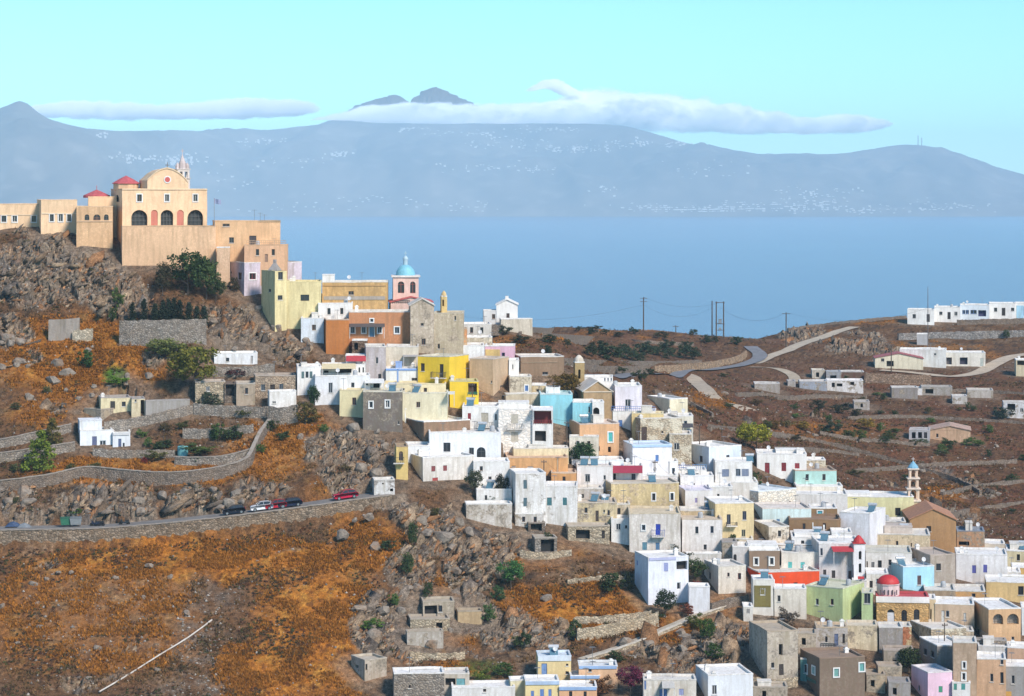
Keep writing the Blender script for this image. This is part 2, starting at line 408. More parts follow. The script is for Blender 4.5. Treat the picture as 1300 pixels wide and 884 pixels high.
    def build(s):
        root = empty(s.name, s.base, s.rot); tag(root, s.label, s.cat, s.group); s.root = root
        Hh, Wd, Ld = s.H, s.W, s.L; zf = -s.found
        rects = {True: [], False: []}; items = []
        win = list(s.win); r0 = random.Random(int(s.C.x*37)+int(s.C.y*91))
        if s.cat == 'house' and s.H > 2.3 and not any(k in s.label for k in ('blank', 'windowless', 'bare', 'rough', 'plain', 'parapet', 'grey', 'ledge')) and not any(w[0] in ('w', 'wf', 's', 'win', 'open', 'sf', 'arch') for w in win):
            f = [CX+F*(s.C.x+s.ux*s.W*q)/(s.C.y+s.uy*s.W*q) for q in ((.3, .68) if s.W > 4.5 else (.5,))]
            for q in f: win.append(('w', q+r0.uniform(-1, 1), HY-F*(s.zb+s.H*.62)/s.C.y, 4, min(8, s.H*.35*F/s.C.y), r0.choice([DK, WOOD, GB])))
        for wi in win:
            ty, cx, cy, w_, h_ = wi[:5]; c = wi[5] if len(wi) > 5 else None
            sd, a, b, z0, z1 = s.rect(cx, cy, w_, h_)
            ext = Ld if sd else Wd
            if ty in ('bal', 'rail', 'awn', 'panel', 'band'): items.append((ty, sd, a, b, z0, z1, c, wi[6:])); continue
            a = max(a, .12); b = min(b, ext-.12); z1 = min(z1, Hh-.12); z0 = max(z0, zf+.1)
            if b-a < .15 or z1-z0 < .15: continue
            if any(a < q[1]+.05 and b > q[0]-.05 and z0 < q[3]+.05 and z1 > q[2]-.05 for q in rects[sd]): continue
            rects[sd].append((a, b, z0, z1, ty)); items.append((ty, sd, a, b, z0, z1, c, wi[6:]))
        mb = MB()
        for sd in (False, True):
            ext = Ld if sd else Wd; rs = rects[sd]
            sub = [ext*i/max(1, int(ext/1.8)) for i in range(1, max(1, int(ext/1.8)))]; sz = [zf+(Hh-zf)*i/max(1, int((Hh-zf)/2.2)) for i in range(1, max(1, int((Hh-zf)/2.2)))]
            us = sorted({0.0, ext, *[u for u in sub if all(abs(u-q[0]) > .3 and abs(u-q[1]) > .3 for q in rs)], *[q[0] for q in rs], *[q[1] for q in rs]}); zs = sorted({zf, Hh, *[z for z in sz if all(abs(z-q[2]) > .3 and abs(z-q[3]) > .3 for q in rs)], *[q[2] for q in rs], *[q[3] for q in rs]})
            for i in range(len(us)-1):
                for j in range(len(zs)-1):
                    um, zm = (us[i]+us[i+1])/2, (zs[j]+zs[j+1])/2
                    if any(q[0] < um < q[1] and q[2] < zm < q[3] for q in rs): continue
                    mb.face([s.P(sd, us[i], zs[j], 0), s.P(sd, us[i+1], zs[j], 0), s.P(sd, us[i+1], zs[j+1], 0), s.P(sd, us[i], zs[j+1], 0)])
            for a, b, z0, z1, ty in rs:
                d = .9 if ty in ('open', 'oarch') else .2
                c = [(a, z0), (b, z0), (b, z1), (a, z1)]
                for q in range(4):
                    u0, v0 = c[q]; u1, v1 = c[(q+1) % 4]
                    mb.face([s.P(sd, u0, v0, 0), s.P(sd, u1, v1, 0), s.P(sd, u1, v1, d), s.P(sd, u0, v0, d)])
                if ty in ('arch', 'oarch', 'adoor', 'niche'):           # corners of the opening above the arch
                    r = (b-a)/2; zc = z1-r if z1-r > z0 else z0; m = (a+b)/2; hh = z1-zc
                    for sg in (-1, 1):
                        arc = [(m+sg*r*math.cos(t), zc+hh*math.sin(t)) for t in [i*math.pi/2/7 for i in range(8)]]
                        cor = (m+sg*r, z1)
                        for q in range(7):
                            mb.face([s.P(sd, *arc[q], -.002), s.P(sd, *arc[q+1], -.002), s.P(sd, *cor, -.002)])
                            mb.face([s.P(sd, *arc[q], 0), s.P(sd, *arc[q+1], 0), s.P(sd, *arc[q+1], .19), s.P(sd, *arc[q], .19)])
        x0, x1 = s.xr; xo = x1 if s.sg > 0 else x0
        mb.face([(xo, 0, zf), (xo, Ld, zf), (xo, Ld, Hh), (xo, 0, Hh)]); mb.face([(x0, Ld, zf), (x1, Ld, zf), (x1, Ld, Hh), (x0, Ld, Hh)])
        if s.gable:
            m = (x0+x1)/2; g = s.gable
            for y in (0, Ld): mb.face([(x0, y, Hh), (x1, y, Hh), (m, y, Hh+g)])
        sd0 = Vector((s.C.x, s.C.y, s.zb))
        def wob(vs): return [tuple(Vector(p)+Vector((v.x*.055, v.y*.055, v.z*.10 if p[2] > .5 else 0))) for p in vs for v in (mnoise.noise_vector(Vector(p)*.33+sd0),)]
        mb.v = wob(mb.v); mb.build('wall', s.wall, root)
        rb = MB()
        if s.gable:
            m = (x0+x1)/2; g = s.gable; e = .22
            for xa in (x0-e if True else x0, x1+e):
                sl = g/((x1-x0)/2); za = Hh-e*sl
                q = [(xa, -e, za), (m, -e, Hh+g), (m, Ld+e, Hh+g), (xa, Ld+e, za)]
                rb.face(q); rb.face([(x, y, z+.16) for x, y, z in q])
                for i in range(4):
                    p1, p2 = q[i], q[(i+1) % 4]; rb.face([p1, p2, (p2[0], p2[1], p2[2]+.16), (p1[0], p1[1], p1[2]+.16)])
        else:
            t, pr, o = .24, s.par, .03; zr = Hh-pr
            rb.face([(x0+t, t, zr), (x1-t, t, zr), (x1-t, Ld-t, zr), (x0+t, Ld-t, zr)])
            outer = [(x0-o, -o), (x1+o, -o), (x1+o, Ld+o), (x0-o, Ld+o)]; inner = [(x0+t, t), (x1-t, t), (x1-t, Ld-t), (x0+t, Ld-t)]
            zt = Hh+.05
            def lp(p, q, f): return (p[0]+(q[0]-p[0])*f, p[1]+(q[1]-p[1])*f)
            for i in range(4):
                j = (i+1) % 4; ns = max(1, int((Vector(outer[i])-Vector(outer[j])).length/1.6))
                for q in range(ns):
                    A, B, c, d = lp(outer[i], outer[j], q/ns), lp(outer[i], outer[j], (q+1)/ns), lp(inner[i], inner[j], (q+1)/ns), lp(inner[i], inner[j], q/ns)
                    rb.face([(*A, zt), (*B, zt), (*c, zt), (*d, zt)]); rb.face([(*d, zt), (*c, zt), (*c, zr), (*d, zr)])
                    rb.face([(*A, zt), (*B, zt), (*B, Hh-.12), (*A, Hh-.12)])
        rb.v = wob(rb.v)
        s.roof = rb.build('roof', s.roofm, root)
        for it in items: s.part(*it)
        ex_ = list(s.extras); rr = random.Random(int(s.C.x*100)+int(s.C.y*10))
        if not s.gable and s.W > 4 and s.L > 3.4 and s.cat == 'house':
            if rr.random() < .6: ex_.append(('aerial', rr.uniform(.15, .85), rr.uniform(.3, .8), rr.uniform(1.4, 2.6)))
            if rr.random() < .3: ex_.append(('chimney', rr.choice((.12, .85)), rr.uniform(.4, .8), rr.uniform(.5, 1.0)))
            if rr.random() < .14: ex_.append(('tank', rr.uniform(.2, .8), rr.uniform(.4, .8)))
            if rr.random() < .2: ex_.append(('dish', rr.uniform(.2, .8), rr.uniform(.2, .5)))
            if rr.random() < .12: x_ = rr.uniform(.05, .5); ex_.append(('hut', x_, x_+rr.uniform(.2, .4), .45, .95, rr.uniform(.5, 1.3), OW))
        for ex in ex_: s.extra(*ex)
    def part(s, ty, sd, a, b, z0, z1, c, more):
        root = s.root; wv, hv = b-a, z1-z0
        if ty in ('w', 'wf', 'win', 'arch'):
            fc = c or random.choice([(.55,.53,.50), (.22,.13,.08), (.10,.09,.09)]); f = MB(); t = min(.09, wv*.14)
            if ty == 'arch':
                g = MB(); s.qbox(g, sd, a, b, z0, z1, .16, .19); 
                m = (a+b)/2; s.qbox(f, sd, m-t/2, m+t/2, z0, z1, .11, .15); s.qbox(f, sd, a, b, z1-wv*.55, z1-wv*.55+t, .10, .14); s.qbox(f, sd, a, b, z0, z0+t, .09, .14)
                wo = f.build('window', paint(fc), root); g.build('pane', glass(), wo); return
            for u0, u1, v0, v1 in ((a, a+t, z0, z1), (b-t, b, z0, z1), (a+t, b-t, z0, z0+t), (a+t, b-t, z1-t, z1)): s.qbox(f, sd, u0, u1, v0, v1, .10, .16)
            if wv > .65: m = (a+b)/2; s.qbox(f, sd, m-t/2, m+t/2, z0+t, z1-t, .11, .155)
            wo = f.build('window', paint(fc), root)
            g = MB(); s.qbox(g, sd, a+.01, b-.01, z0+.01, z1-.01, .165, .195); g.build('pane', glass(), wo)
            if ty == 'wf':
                k = MB(); e = .17
                for u0, u1, v0, v1 in ((a-e, a, z0-e, z1+e), (b, b+e, z0-e, z1+e), (a, b, z0-e, z0), (a, b, z1, z1+e)): s.qbox(k, sd, u0, u1, v0, v1, -.10, .04)
                k.build('surround', plaster(WHF, .15), wo)
            elif ty == 'w' and hv < 2.0:
                k = MB(); s.qbox(k, sd, a-.08, b+.08, z0-.09, z0-.003, -.10, .05); k.build('sill', plaster(OW, .3), wo)
        elif ty in ('s', 'sf'):
            f = MB(); m = (a+b)/2
            for u0, u1 in ((a+.015, m-.012), (m+.012, b-.015)):
                n = max(4, int(hv/.16))
                s.qbox(f, sd, u0, u0+.05, z0+.02, z1-.02, .04, .09); s.qbox(f, sd, u1-.05, u1, z0+.02, z1-.02, .04, .09)
                for i in range(n):
                    zz = z0+.03+(hv-.06)*i/n; s.qbox(f, sd, u0+.05, u1-.05, zz, zz+(hv-.06)/n*.72, .05, .08)
                s.qbox(f, sd, u0+.05, u1-.05, z0+.02, z1-.02, .085, .1)
            wo = f.build('shutter', paint(c or BLU), root)
            if ty == 'sf':
                k = MB(); e = .17
                for u0, u1, v0, v1 in ((a-e, a, z0-e, z1+e), (b, b+e, z0-e, z1+e), (a, b, z0-e, z0), (a, b, z1, z1+e)): s.qbox(k, sd, u0, u1, v0, v1, -.10, .04)
                k.build('surround', plaster(WHF, .15), wo)
        elif ty in ('d', 'df'):
            f = MB(); m = (a+b)/2; s.qbox(f, sd, a+.01, b-.01, z0+.01, z1-.01, .13, .18)
            for u0, u1 in ((a+.08, m-.04), (m+.04, b-.08)):
                for v0, v1 in ((.08, .45), (.52, .92)): s.qbox(f, sd, u0, u1, z0+hv*v0, z0+hv*v1, .10, .13)
            do = f.build('door', paint(c or WOOD), root)
            k = MB(); s.qbox(k, sd, m+.05, m+.11, z0+hv*.46, z0+hv*.52, .05, .10); k.build('handle', paint((.4,.35,.25), .4, .8), do)
            if ty == 'df':
                k = MB(); e = .15
                for u0, u1, v0, v1 in ((a-e, a, z0, z1+e), (b, b+e, z0, z1+e), (a, b, z1, z1+e)): s.qbox(k, sd, u0, u1, v0, v1, -.10, .04)
                k.build('surround', plaster(WHF, .15), do)
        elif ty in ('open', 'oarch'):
            f = MB(); s.qbox(f, sd, a, b, z0, z1, .85, .9); wo = f.build('opening', paint(c or (.03,.027,.025), .9), root)  # back panel of the recess; shade of the interior is put into its colour
            if ty == 'oarch' and wv > 1.5:
                k = MB()
                for i in range(1, 4): u = a+wv*i/4; s.qbox(k, sd, u-.035, u+.035, z0, z1-wv*.12, .5, .56)
                for v in (.33, .6): s.qbox(k, sd, a, b, z0+hv*v, z0+hv*v+.06, .49, .555)
                k.build('glazing_bar', paint((.10,.10,.10)), wo)
        elif ty == 'niche':
            f = MB(); s.qbox(f, sd, a, b, z0, z1, .15, .19); f.build('niche', plaster(c, .2), root)
        elif ty == 'adoor':
            f = MB(); s.qbox(f, sd, a, b, z0, z1-wv*.5, .12, .17); do = f.build('door', paint(c or WOOD), root)
            g = MB(); s.qbox(g, sd, a, b, z1-wv*.5, z1, .13, .18); g.build('pane', glass(), do)
        elif ty == 'bal':
            f = MB(); s.qbox(f, sd, a-.05, b+.05, z0-.14, z0, -1.0, -.003); bo = f.build('balcony', plaster(OW, .4), root)
            k = MB(); n = max(4, int(wv/.28)); d0 = -.97
            for i in range(n+1): u = a+wv*i/n; s.qbox(k, sd, u-.022, u+.022, z0, z1, d0, d0+.045)
            s.qbox(k, sd, a-.03, b+.03, z1, z1+.05, d0-.005, d0+.055)
            for u in (a, b):
                s.qbox(k, sd, u-.02, u+.02, z1, z1+.05, d0+.055, 0)
                for i in range(1, 4): dd = d0+.97*i/4; s.qbox(k, sd, u-.02, u+.02, z0, z1, dd, dd+.04)
            k.build('railing', paint(c or (.05,.05,.05), .5), bo)
        elif ty == 'rail':
            k = MB(); n = max(3, int(wv/.35))
            for i in range(n+1): u = a+wv*i/n; s.qbox(k, sd, u-.03, u+.03, z0, z1, -.10, -.05)
            for v in (1.0, .5): s.qbox(k, sd, a, b, z0+hv*v-.035, z0+hv*v+.035, -.11, -.04)
            k.build('railing', paint(c or BLU, .5), root)
        elif ty == 'awn':
            d = more[0] if more else 1.6; k = MB()
            p = [s.P(sd, a, z1, -.01), s.P(sd, b, z1, -.01), s.P(sd, b, z0, -d), s.P(sd, a, z0, -d)]
            k.face(p); k.face([(x, y, z+.05) for x, y, z in p])
            for i in range(4):
                p1, p2 = p[i], p[(i+1) % 4]; k.face([p1, p2, (p2[0], p2[1], p2[2]+.05), (p1[0], p1[1], p1[2]+.05)])
            q = k.build('awning', paint(c or MARO, .8), root)
            k = MB()
            for u in (a+.1, b-.1): s.qbox(k, sd, u-.05, u+.05, z0-2.1, z0, -d+.05, -d+.13)
            k.build('post', paint((.6,.58,.55)), q)
        elif ty == 'panel':
            k = MB(); s.qbox(k, sd, max(0.02, a), b, z0, z1, -.10, .05); k.build('wall_panel', plaster(c), root)
        elif ty == 'band':
            k = MB(); s.qbox(k, sd, max(0.0, a), b, z0, z1, -.11, .05); k.build('band', plaster(c, .2), root)
    def extra(s, ty, *a):
        """things fixed to the roof, given as fractions of the roof's width and depth"""
        x0, x1 = s.xr; zr = s.H-s.par
        if ty == 'chimney':
            fx, fy, h = a; x = x0+(x1-x0)*fx; y = s.L*fy; m = MB(); m.box(x-.3, x+.3, y-.3, y+.3, zr, zr+h); m.box(x-.38, x+.38, y-.38, y+.38, zr+h, zr+h+.12); m.box(x-.2, x+.2, y-.2, y+.2, zr+h+.12, zr+h+.3)
            m.build('chimney', plaster(W, .4), s.roof)
        elif ty == 'hut':
            fx0, fx1, fy0, fy1, h, c = a; m = MB()
            m.box(x0+(x1-x0)*fx0, x0+(x1-x0)*fx1, s.L*fy0, s.L*fy1, zr, zr+h); m.box(x0+(x1-x0)*fx0-.06, x0+(x1-x0)*fx1+.06, s.L*fy0-.06, s.L*fy1+.06, zr+h+.002, zr+h+.14)
            m.build('stair_hut', plaster(c), s.roof)
        elif ty == 'aerial':
            fx, fy, h = a; x = x0+(x1-x0)*fx; y = s.L*fy; m = MB(); m.tube((x, y, zr), (x, y, zr+h), .035, n=5)
            for i in range(5): m.tube((x-.5+.04*i, y-.3+.15*i, zr+h-.12), (x+.5-.04*i, y-.3+.15*i, zr+h-.12), .018, n=4)
            m.tube((x, y-.35, zr+h-.12), (x, y+.4, zr+h-.12), .022, n=4); m.build('aerial', paint((.3,.3,.3), .4, .7), s.roof)
        elif ty == 'tank':
            fx, fy = a; x = x0+(x1-x0)*fx; y = s.L*fy; m = MB(); m.lathe([(0, 0), (.42, 0), (.45, .1), (.42, .8), (.3, .95), (.15, .99), (0, 1.0)], (x, y, zr), 12)
            m.build('water_tank', paint((.42,.43,.44)), s.roof)
        elif ty == 'dish':
            fx, fy = a; x = x0+(x1-x0)*fx; y = s.L*fy; m = MB(); m.tube((x, y, zr), (x, y, zr+1.0), .04, n=5)
            k = len(m.v); n = 12
            for rr, dd in ((0.01, .12), (.2, .07), (.36, 0)):
                for i in range(n):
                    t = 2*math.pi*i/n; m.v.append((x+rr*math.cos(t), y-.1-dd*-.6-.0+rr*math.sin(t)*.35, zr+1.1+rr*math.sin(t)))
            for q in range(2):
                for i in range(n): j = (i+1) % n; m.f.append((k+q*n+i, k+q*n+j, k+q*n+n+j, k+q*n+n+i))
            m.build('satellite_dish', paint((.6,.6,.6)), s.roof)
        elif ty == 'gravel': pass
def top_of(h, fx, fy):
    """a world point on the roof of a built house"""
    x0, x1 = h.xr; x = x0+(x1-x0)*fx; y = h.L*fy
    c, sn = math.cos(h.rot), math.sin(h.rot)
    return Vector((h.base.x+x*c-y*sn, h.base.y+x*sn+y*c, h.zb+h.H-h.par))
def solar_heater(h, fx, fy, label, rz=None, tank=(.62,.63,.64)):
    p = top_of(h, fx, fy); r = empty('solar_water_heater', p, h.rot if rz is None else rz); tag(r, label, 'water heater', 'solar water heaters on roofs')
    m = MB(); m.tube((-.75, .55, 1.25), (.75, .55, 1.25), .27, n=10); m.build('tank', paint(tank, .35, .3), r)
    m = MB(); m.face([(-.6, -.75, .12), (.6, -.75, .12), (.6, .45, 1.08), (-.6, .45, 1.08)]); m.face([(-.6, -.72, .05), (.6, -.72, .05), (.6, .48, 1.0), (-.6, .48, 1.0)])
    m.build('collector', paint((.10,.20,.26), .25), r)
    m = MB()
    for x in (-.55, .55):
        m.tube((x, .5, 0), (x, .5, 1.1), .03, n=4); m.tube((x, -.75, 0), (x, -.75, .12), .03, n=4); m.tube((x, -.75, .08), (x, .5, 1.05), .025, n=4)
    m.build('frame', paint((.35,.35,.35), .4, .6), r)

# ---------------------------------------------------------------- walls, roads, poles
def smooth_line(pts, step):
    P = [Vector(p) for p in pts]; out_ = []
    for i in range(len(P)-1):
        p0, p1, p2, p3 = P[max(0, i-1)], P[i], P[i+1], P[min(len(P)-1, i+2)]
        n = max(1, int((p2-p1).length/step))
        for k in range(n):
            t = k/n; out_.append(.5*((2*p1)+(p2-p0)*t+(2*p0-5*p1+4*p2-p3)*t*t+(3*p1-p0-3*p2+p3)*t**3))
    out_.append(P[-1]); return out_
WALLQ = []
def stone_wall(label, pts, h, mat=None, thick=.5, cap=None, name='stone_wall', D=None, group='dry stone walls on the hillside'):
    WALLQ.append((label, [(p if isinstance(p, Vector) else G(*p)) for p in pts], h, mat, thick, cap, name, group))
def build_walls():
    for label, pts, h, mat, th, cap, name, group in WALLQ:
        line = smooth_line(pts, .55); m = MB(); c = MB(); n = len(line); base = line[0].copy()
        tops, bots, nrm = [], [], []
        for i, p in enumerate(line):
            d = (line[min(n-1, i+1)]-line[max(0, i-1)]).xy.normalized(); nv = Vector((d.y, -d.x, 0))
            hh = h if isinstance(h, (int, float)) else h[0]+(h[1]-h[0])*i/max(1, n-1)
            tops.append(p.z+hh+(random.uniform(-.13, .13) if cap is None and name == 'stone_wall' and th < .75 else random.uniform(-.04, .04))); bots.append(p.z-1.6); nrm.append(nv)
        rows = 4
        grid = []
        for i, p in enumerate(line):
            colr = []
            for r in range(rows+1):
                z = bots[i]+(tops[i]-bots[i])*r/rows; j = random.uniform(-.09, .09)
                colr.append((p+nrm[i]*(th*.5+.12*(1-r/rows)+j)-base, z-base.z))
            for r in range(rows, -1, -1):
                z = bots[i]+(tops[i]-bots[i])*r/rows; colr.append((p-nrm[i]*(th*.5)-base, z-base.z-(.1 if r == rows else 0)))
            grid.append([(q.x, q.y, z) for q, z in colr])
        k = 2*(rows+1)
        for g in grid: m.v += g
        for i in range(n-1):
            for r in range(k-1): m.f.append((i*k+r, (i+1)*k+r, (i+1)*k+r+1, i*k+r+1))
        m.f.append(tuple(range(k))); m.f.append(tuple((n-1)*k+q for q in range(k))[::-1])
        if cap is None:
            tag(m.build(name, mat or stone((.24,.20,.16), 2.6), None, loc=base), label, 'wall', group)
        else:
            root = empty(name, base); tag(root, label, 'wall', group); m.build('masonry', mat or stone((.24,.20,.16), 2.6), root)
            for i, p in enumerate(line):
                a = p+nrm[i]*(th*.5+.1)-base; b = p-nrm[i]*(th*.5+.06)-base; z = tops[i]-base.z
                c.v += [(a.x, a.y, z-.04), (a.x, a.y, z+.09), (b.x, b.y, z+.09), (b.x, b.y, z-.04)]
            for i in range(n-1):
                for r in range(4): c.f.append((i*4+r, (i+1)*4+r, (i+1)*4+(r+1) % 4, i*4+(r+1) % 4))
            c.f.append((0, 1, 2, 3)); c.f.append(tuple((n-1)*4+q for q in (3, 2, 1, 0)))
            c.build('coping', cap, root)
def road(name, pts, half, mat, lift=.10):
    line = smooth_line([G(*p) for p in pts], 2.0)
    z = np.array([height(p.x, p.y) for p in line]); z = np.convolve(np.pad(z, 3, mode='edge'), np.ones(7)/7, 'valid')
    line = [Vector((p.x, p.y, float(zz))) for p, zz in zip(line, z)]
    ROADS.append((line, half)); return (name, line, half, mat, lift)
def build_road(name, line, half, mat, lift):
    m = MB(); n = len(line); base = line[0].copy()
    for i, p in enumerate(line):
        d = (line[min(n-1, i+1)]-line[max(0, i-1)]).xy.normalized(); nv = Vector((d.y, -d.x, 0))
        for s_ in (-1, -.33, .33, 1):
            q = p+nv*half*s_*random.uniform(.96, 1.04)-base; m.v.append((q.x, q.y, q.z+lift))
        
    for i in range(n-1):
        for s_ in range(3): m.f.append((i*4+s_, i*4+s_+1, (i+1)*4+s_+1, (i+1)*4+s_))
    return tag(m.build(name, mat, None, loc=base), kind='structure')
def pole(label, px, py, h, arm=1.4, D=None, r=.13, group='utility poles', arms=1, wood=(.10,.075,.055)):
    g = G(px, py, D); o = empty('utility_pole', g, random.uniform(-.3, .3)); tag(o, label, 'pole', group)
    m = MB(); m.tube((0, 0, -.6), (0, 0, h), r, r*.72, n=8); m.build('shaft', paint(wood, .9), o)
    if arm:
        for i in range(arms):
            z = h-.35-i*.9; c = MB(); c.box(-arm/2, arm/2, -.14-r, -r*.6, z-.06, z+.06); ca = c.build('crossarm', paint(wood, .9), o)
            for x in (-arm*.42, 0.0, arm*.42): c = MB(); c.lathe([(0, 0), (.05, 0), (.07, .08), (.04, .16), (0, .2)], (x, -.1-r*.7, z+.06), 6); c.build('insulator', paint((.25,.2,.18), .3), ca)
    return g+Vector((0, 0, h))
def wire(label, a, b, sag, r=.027, group='overhead wires'):
    m = MB(); n = 18; pts = []
    for i in range(n+1):
        t = i/n; p = a.lerp(b, t); p.z -= sag*4*t*(1-t); pts.append(p-a)
    for i in range(n): m.tube(pts[i], pts[i+1], r, n=3, cap=False)
    tag(m.build('overhead_wire', paint((.04,.04,.045), .7), None, loc=a), label, 'wire', group)
# ---------------------------------------------------------------- terrain sheet
def ell(px, py, L):
    r = np.zeros_like(px)
    for cx, cy, rx, ry, s in L: r = np.maximum(r, s*(1-sstep(.55, 1.25, np.sqrt(((px-cx)/rx)**2+((py-cy)/ry)**2))))
    return r
ROCK = [(70,345,105,60,1),(150,372,45,42,1),(15,425,45,26,.9),(300,412,48,34,1),(345,440,30,22,.9),(25,452,40,16,.8),(80,505,60,22,.55),(205,455,30,26,.8),(250,458,40,14,.7),
 (45,640,60,26,.9),(150,640,80,30,1),(250,642,70,24,.9),(330,625,45,22,.7),(450,588,75,42,1),(410,560,40,26,.7),(500,640,30,20,.9),
 (555,668,60,36,1),(610,716,60,44,1),(665,690,40,26,.9),(510,720,40,50,.8),(470,785,40,55,.95),(520,800,50,60,.75),(600,780,60,30,.7),(640,800,40,30,.8),(690,800,45,28,.8),
 (590,850,70,30,.5),(860,840,45,26,.9),(800,830,40,20,.7),(905,815,50,36,.7),(60,770,70,50,.38),(150,800,80,50,.42),(90,850,80,35,.5),(50,715,40,20,.6),(330,700,60,20,.3),
 (1020,428,36,18,.8),(1100,440,50,14,.8),(610,480,25,20,.6),(880,520,40,14,.5),(1000,540,100,20,.5),(1180,600,110,24,.5),(1220,640,70,30,.55),(1100,500,120,18,.35),(1180,860,80,30,.5),(960,790,30,30,.5)]
ORANGE = [(110,780,170,90,.5),(260,705,260,34,1),(400,800,90,100,1),(330,860,70,50,1),(100,455,120,55,.95),(60,520,70,30,.6),(170,600,160,16,.8),(330,570,60,40,.7),(380,545,50,40,.7),(560,800,60,40,.6),
 (740,775,95,38,1),(930,775,36,50,.9),(460,690,50,40,.8),(560,860,60,20,.8),(420,620,50,20,.4),(690,700,70,25,.6),(610,490,28,14,.9),(830,420,80,5,.5),(720,428,60,8,.35),(900,832,50,40,.6),
 (1080,400,70,8,.7),(1040,428,30,10,.5),(1200,445,70,6,.5),(1060,545,90,12,.35),(1200,555,80,8,.35),(890,508,40,14,.4),(640,435,40,10,.4),(1110,860,30,20,.5),(860,790,60,24,.6),(120,640,30,14,.4),(1190,625,40,12,.5),(560,745,50,30,.35)]
GRAVEL = [(255,835,42,70,1),(265,760,50,22,.7),(230,880,60,30,.8),(350,690,50,14,.5),(130,780,100,60,.35),(210,480,30,10,.2),(300,540,60,24,.4),(1240,410,60,6,.8),(1250,470,45,10,.8),(1190,468,40,6,.5)]
GREEN = [(147,477,17,12,1),(480,790,14,8,.6),(610,850,30,14,.5),(950,455,.1,.1,0)]
BROWNR = [(900,520,160,40,1),(1150,580,260,90,1),(1150,500,260,40,.9),(850,480,140,16,.9),(760,440,170,26,.7),(1010,430,60,20,.6),(1300,640,160,60,1)]
def make_terrain():
    cols = np.r_[np.arange(-480, -190, 10.0), np.arange(-190, 1492, 2.0), np.arange(1492, 1860, 10.0)]; nr = 640; K = (cols-CX)/F
    Ys = np.arange(250.0, 1225.0, 1.0); VX = np.empty((len(cols), nr)); VY = np.empty_like(VX)
    for i, k in enumerate(K):
        z = height(k*Ys, Ys); py = HY-F*z/Ys
        s = np.r_[0, np.cumsum(np.abs(np.diff(py))*1.0+F*np.diff(Ys)/Ys[1:]*.13)]
        VY[i] = np.interp(np.linspace(0, s[-1], nr), s, Ys); VX[i] = k*VY[i]
    X, Y = VX.ravel(), VY.ravel(); Z = height(X, Y)
    px, py = CX+F*X/Y, HY-F*Z/Y
    P = np.stack([X, Y, Z], 1)
    wob = fbm(P*.045, 3, 3); wob2 = fbm(P*.25, 4, 9)
    qx, qy = px+wob*30+wob2*14, py+wob2*16+wob*10
    rock = ell(qx, qy, ROCK); orange = ell(qx, qy, ORANGE); grav = ell(qx, qy, GRAVEL); green = ell(px+wob2*4, py+wob2*4, GREEN); rb = ell(qx, qy, BROWNR)
    crag = sstep(-.1, .45, fbm(P*.10, 4, 21)+rock*1.25-.62)
    rock = np.clip(np.maximum(crag*np.clip(rock*1.4, .25, 1), 0), 0, 1)
    clear = np.zeros(len(X))
    for line, half in ROADS:
        for a, b in zip(line[:-1], line[1:]):
            bx = (np.minimum(a.x, b.x)-half-5 < X) & (X < max(a.x, b.x)+half+5) & (min(a.y, b.y)-half-5 < Y) & (Y < max(a.y, b.y)+half+5)
            idx = np.nonzero(bx)[0]
            if not len(idx): continue
            d = (b-a).xy; L2 = max(d.length_squared, 1e-6)
            t = np.clip(((X[idx]-a.x)*d.x+(Y[idx]-a.y)*d.y)/L2, 0, 1)
            ds = np.hypot(X[idx]-a.x-t*d.x, Y[idx]-a.y-t*d.y); wgt = 1-sstep(half+.3, half+1.5, ds); zz = a.z+t*(b.z-a.z)-.05
            up = wgt > clear[idx]; ii = idx[up]
            Z[ii] = Z[ii]*(1-wgt[up])+zz[up]*wgt[up]; clear[ii] = wgt[up]
    line, half = ROADS[0]                                     # cutting below the hillside road, where the retaining wall stands
    LX = np.array([p.x for p in line]); LY = np.array([p.y for p in line]); ii = np.nonzero((X > LX[0]) & (X < LX[-1]) & (Y > 370) & (Y < 425))[0]
    sd_ = np.interp(X[ii], LX, LY)-Y[ii]; Z[ii] -= 1.35*sstep(half-.7, half+.1, sd_)*(1-sstep(half+3.5, half+12, sd_))*sstep(0, 4, LX[-1]-X[ii])
    # relief: broken rock where it crops out, small lumps elsewhere
    Zg = Z.reshape(len(cols), nr); Xg, Yg = VX, VY
    def nrm(Zg):
        gx_ = np.stack([np.gradient(Xg, axis=0), np.gradient(Yg, axis=0), np.gradient(Zg, axis=0)], -1); gy_ = np.stack([np.gradient(Xg, axis=1), np.gradient(Yg, axis=1), np.gradient(Zg, axis=1)], -1)
        n = np.cross(gx_, gy_); return (n/np.linalg.norm(n, axis=2, keepdims=True)).reshape(-1, 3)
    n = nrm(Zg); n[n[:, 2] < 0] *= -1
    disp = fbm(P*.22, 3, 5)*.35*(1-rock)+fbm(P*.9, 3, 6)*.14
    ri = np.nonzero(rock > .04)[0]; Pr = P[ri]; Pw = Pr+np.stack([fbm(Pr*.5, 2, 31), fbm(Pr*.5, 2, 32), fbm(Pr*.5, 2, 33)], 1)*.9
    sh = Pw*np.array([1, 1, .62]); sh[:, 2] += sh[:, 0]*.35            # beds dip gently
    f1, f2, c1 = worley(sh*.26, 1); g1, g2, c2 = worley(sh*.72, 11); e1, e2, c3 = worley(sh*1.7, 17)
    cl = np.zeros(len(ri))
    amp = (c1-.5)*2.6*sstep(0, .25, f2-f1)+(c2-.5)*1.2*sstep(0, .22, g2-g1)+(c3-.5)*.4*sstep(0, .25, e2-e1)
    amp -= .7*(1-sstep(0, .14, f2-f1))+.3*(1-sstep(0, .16, g2-g1))
    amp += (1-np.abs(fbm(Pr*.16, 4, 41)))*.6-.3
    disp[ri] += amp*rock[ri]*1.0
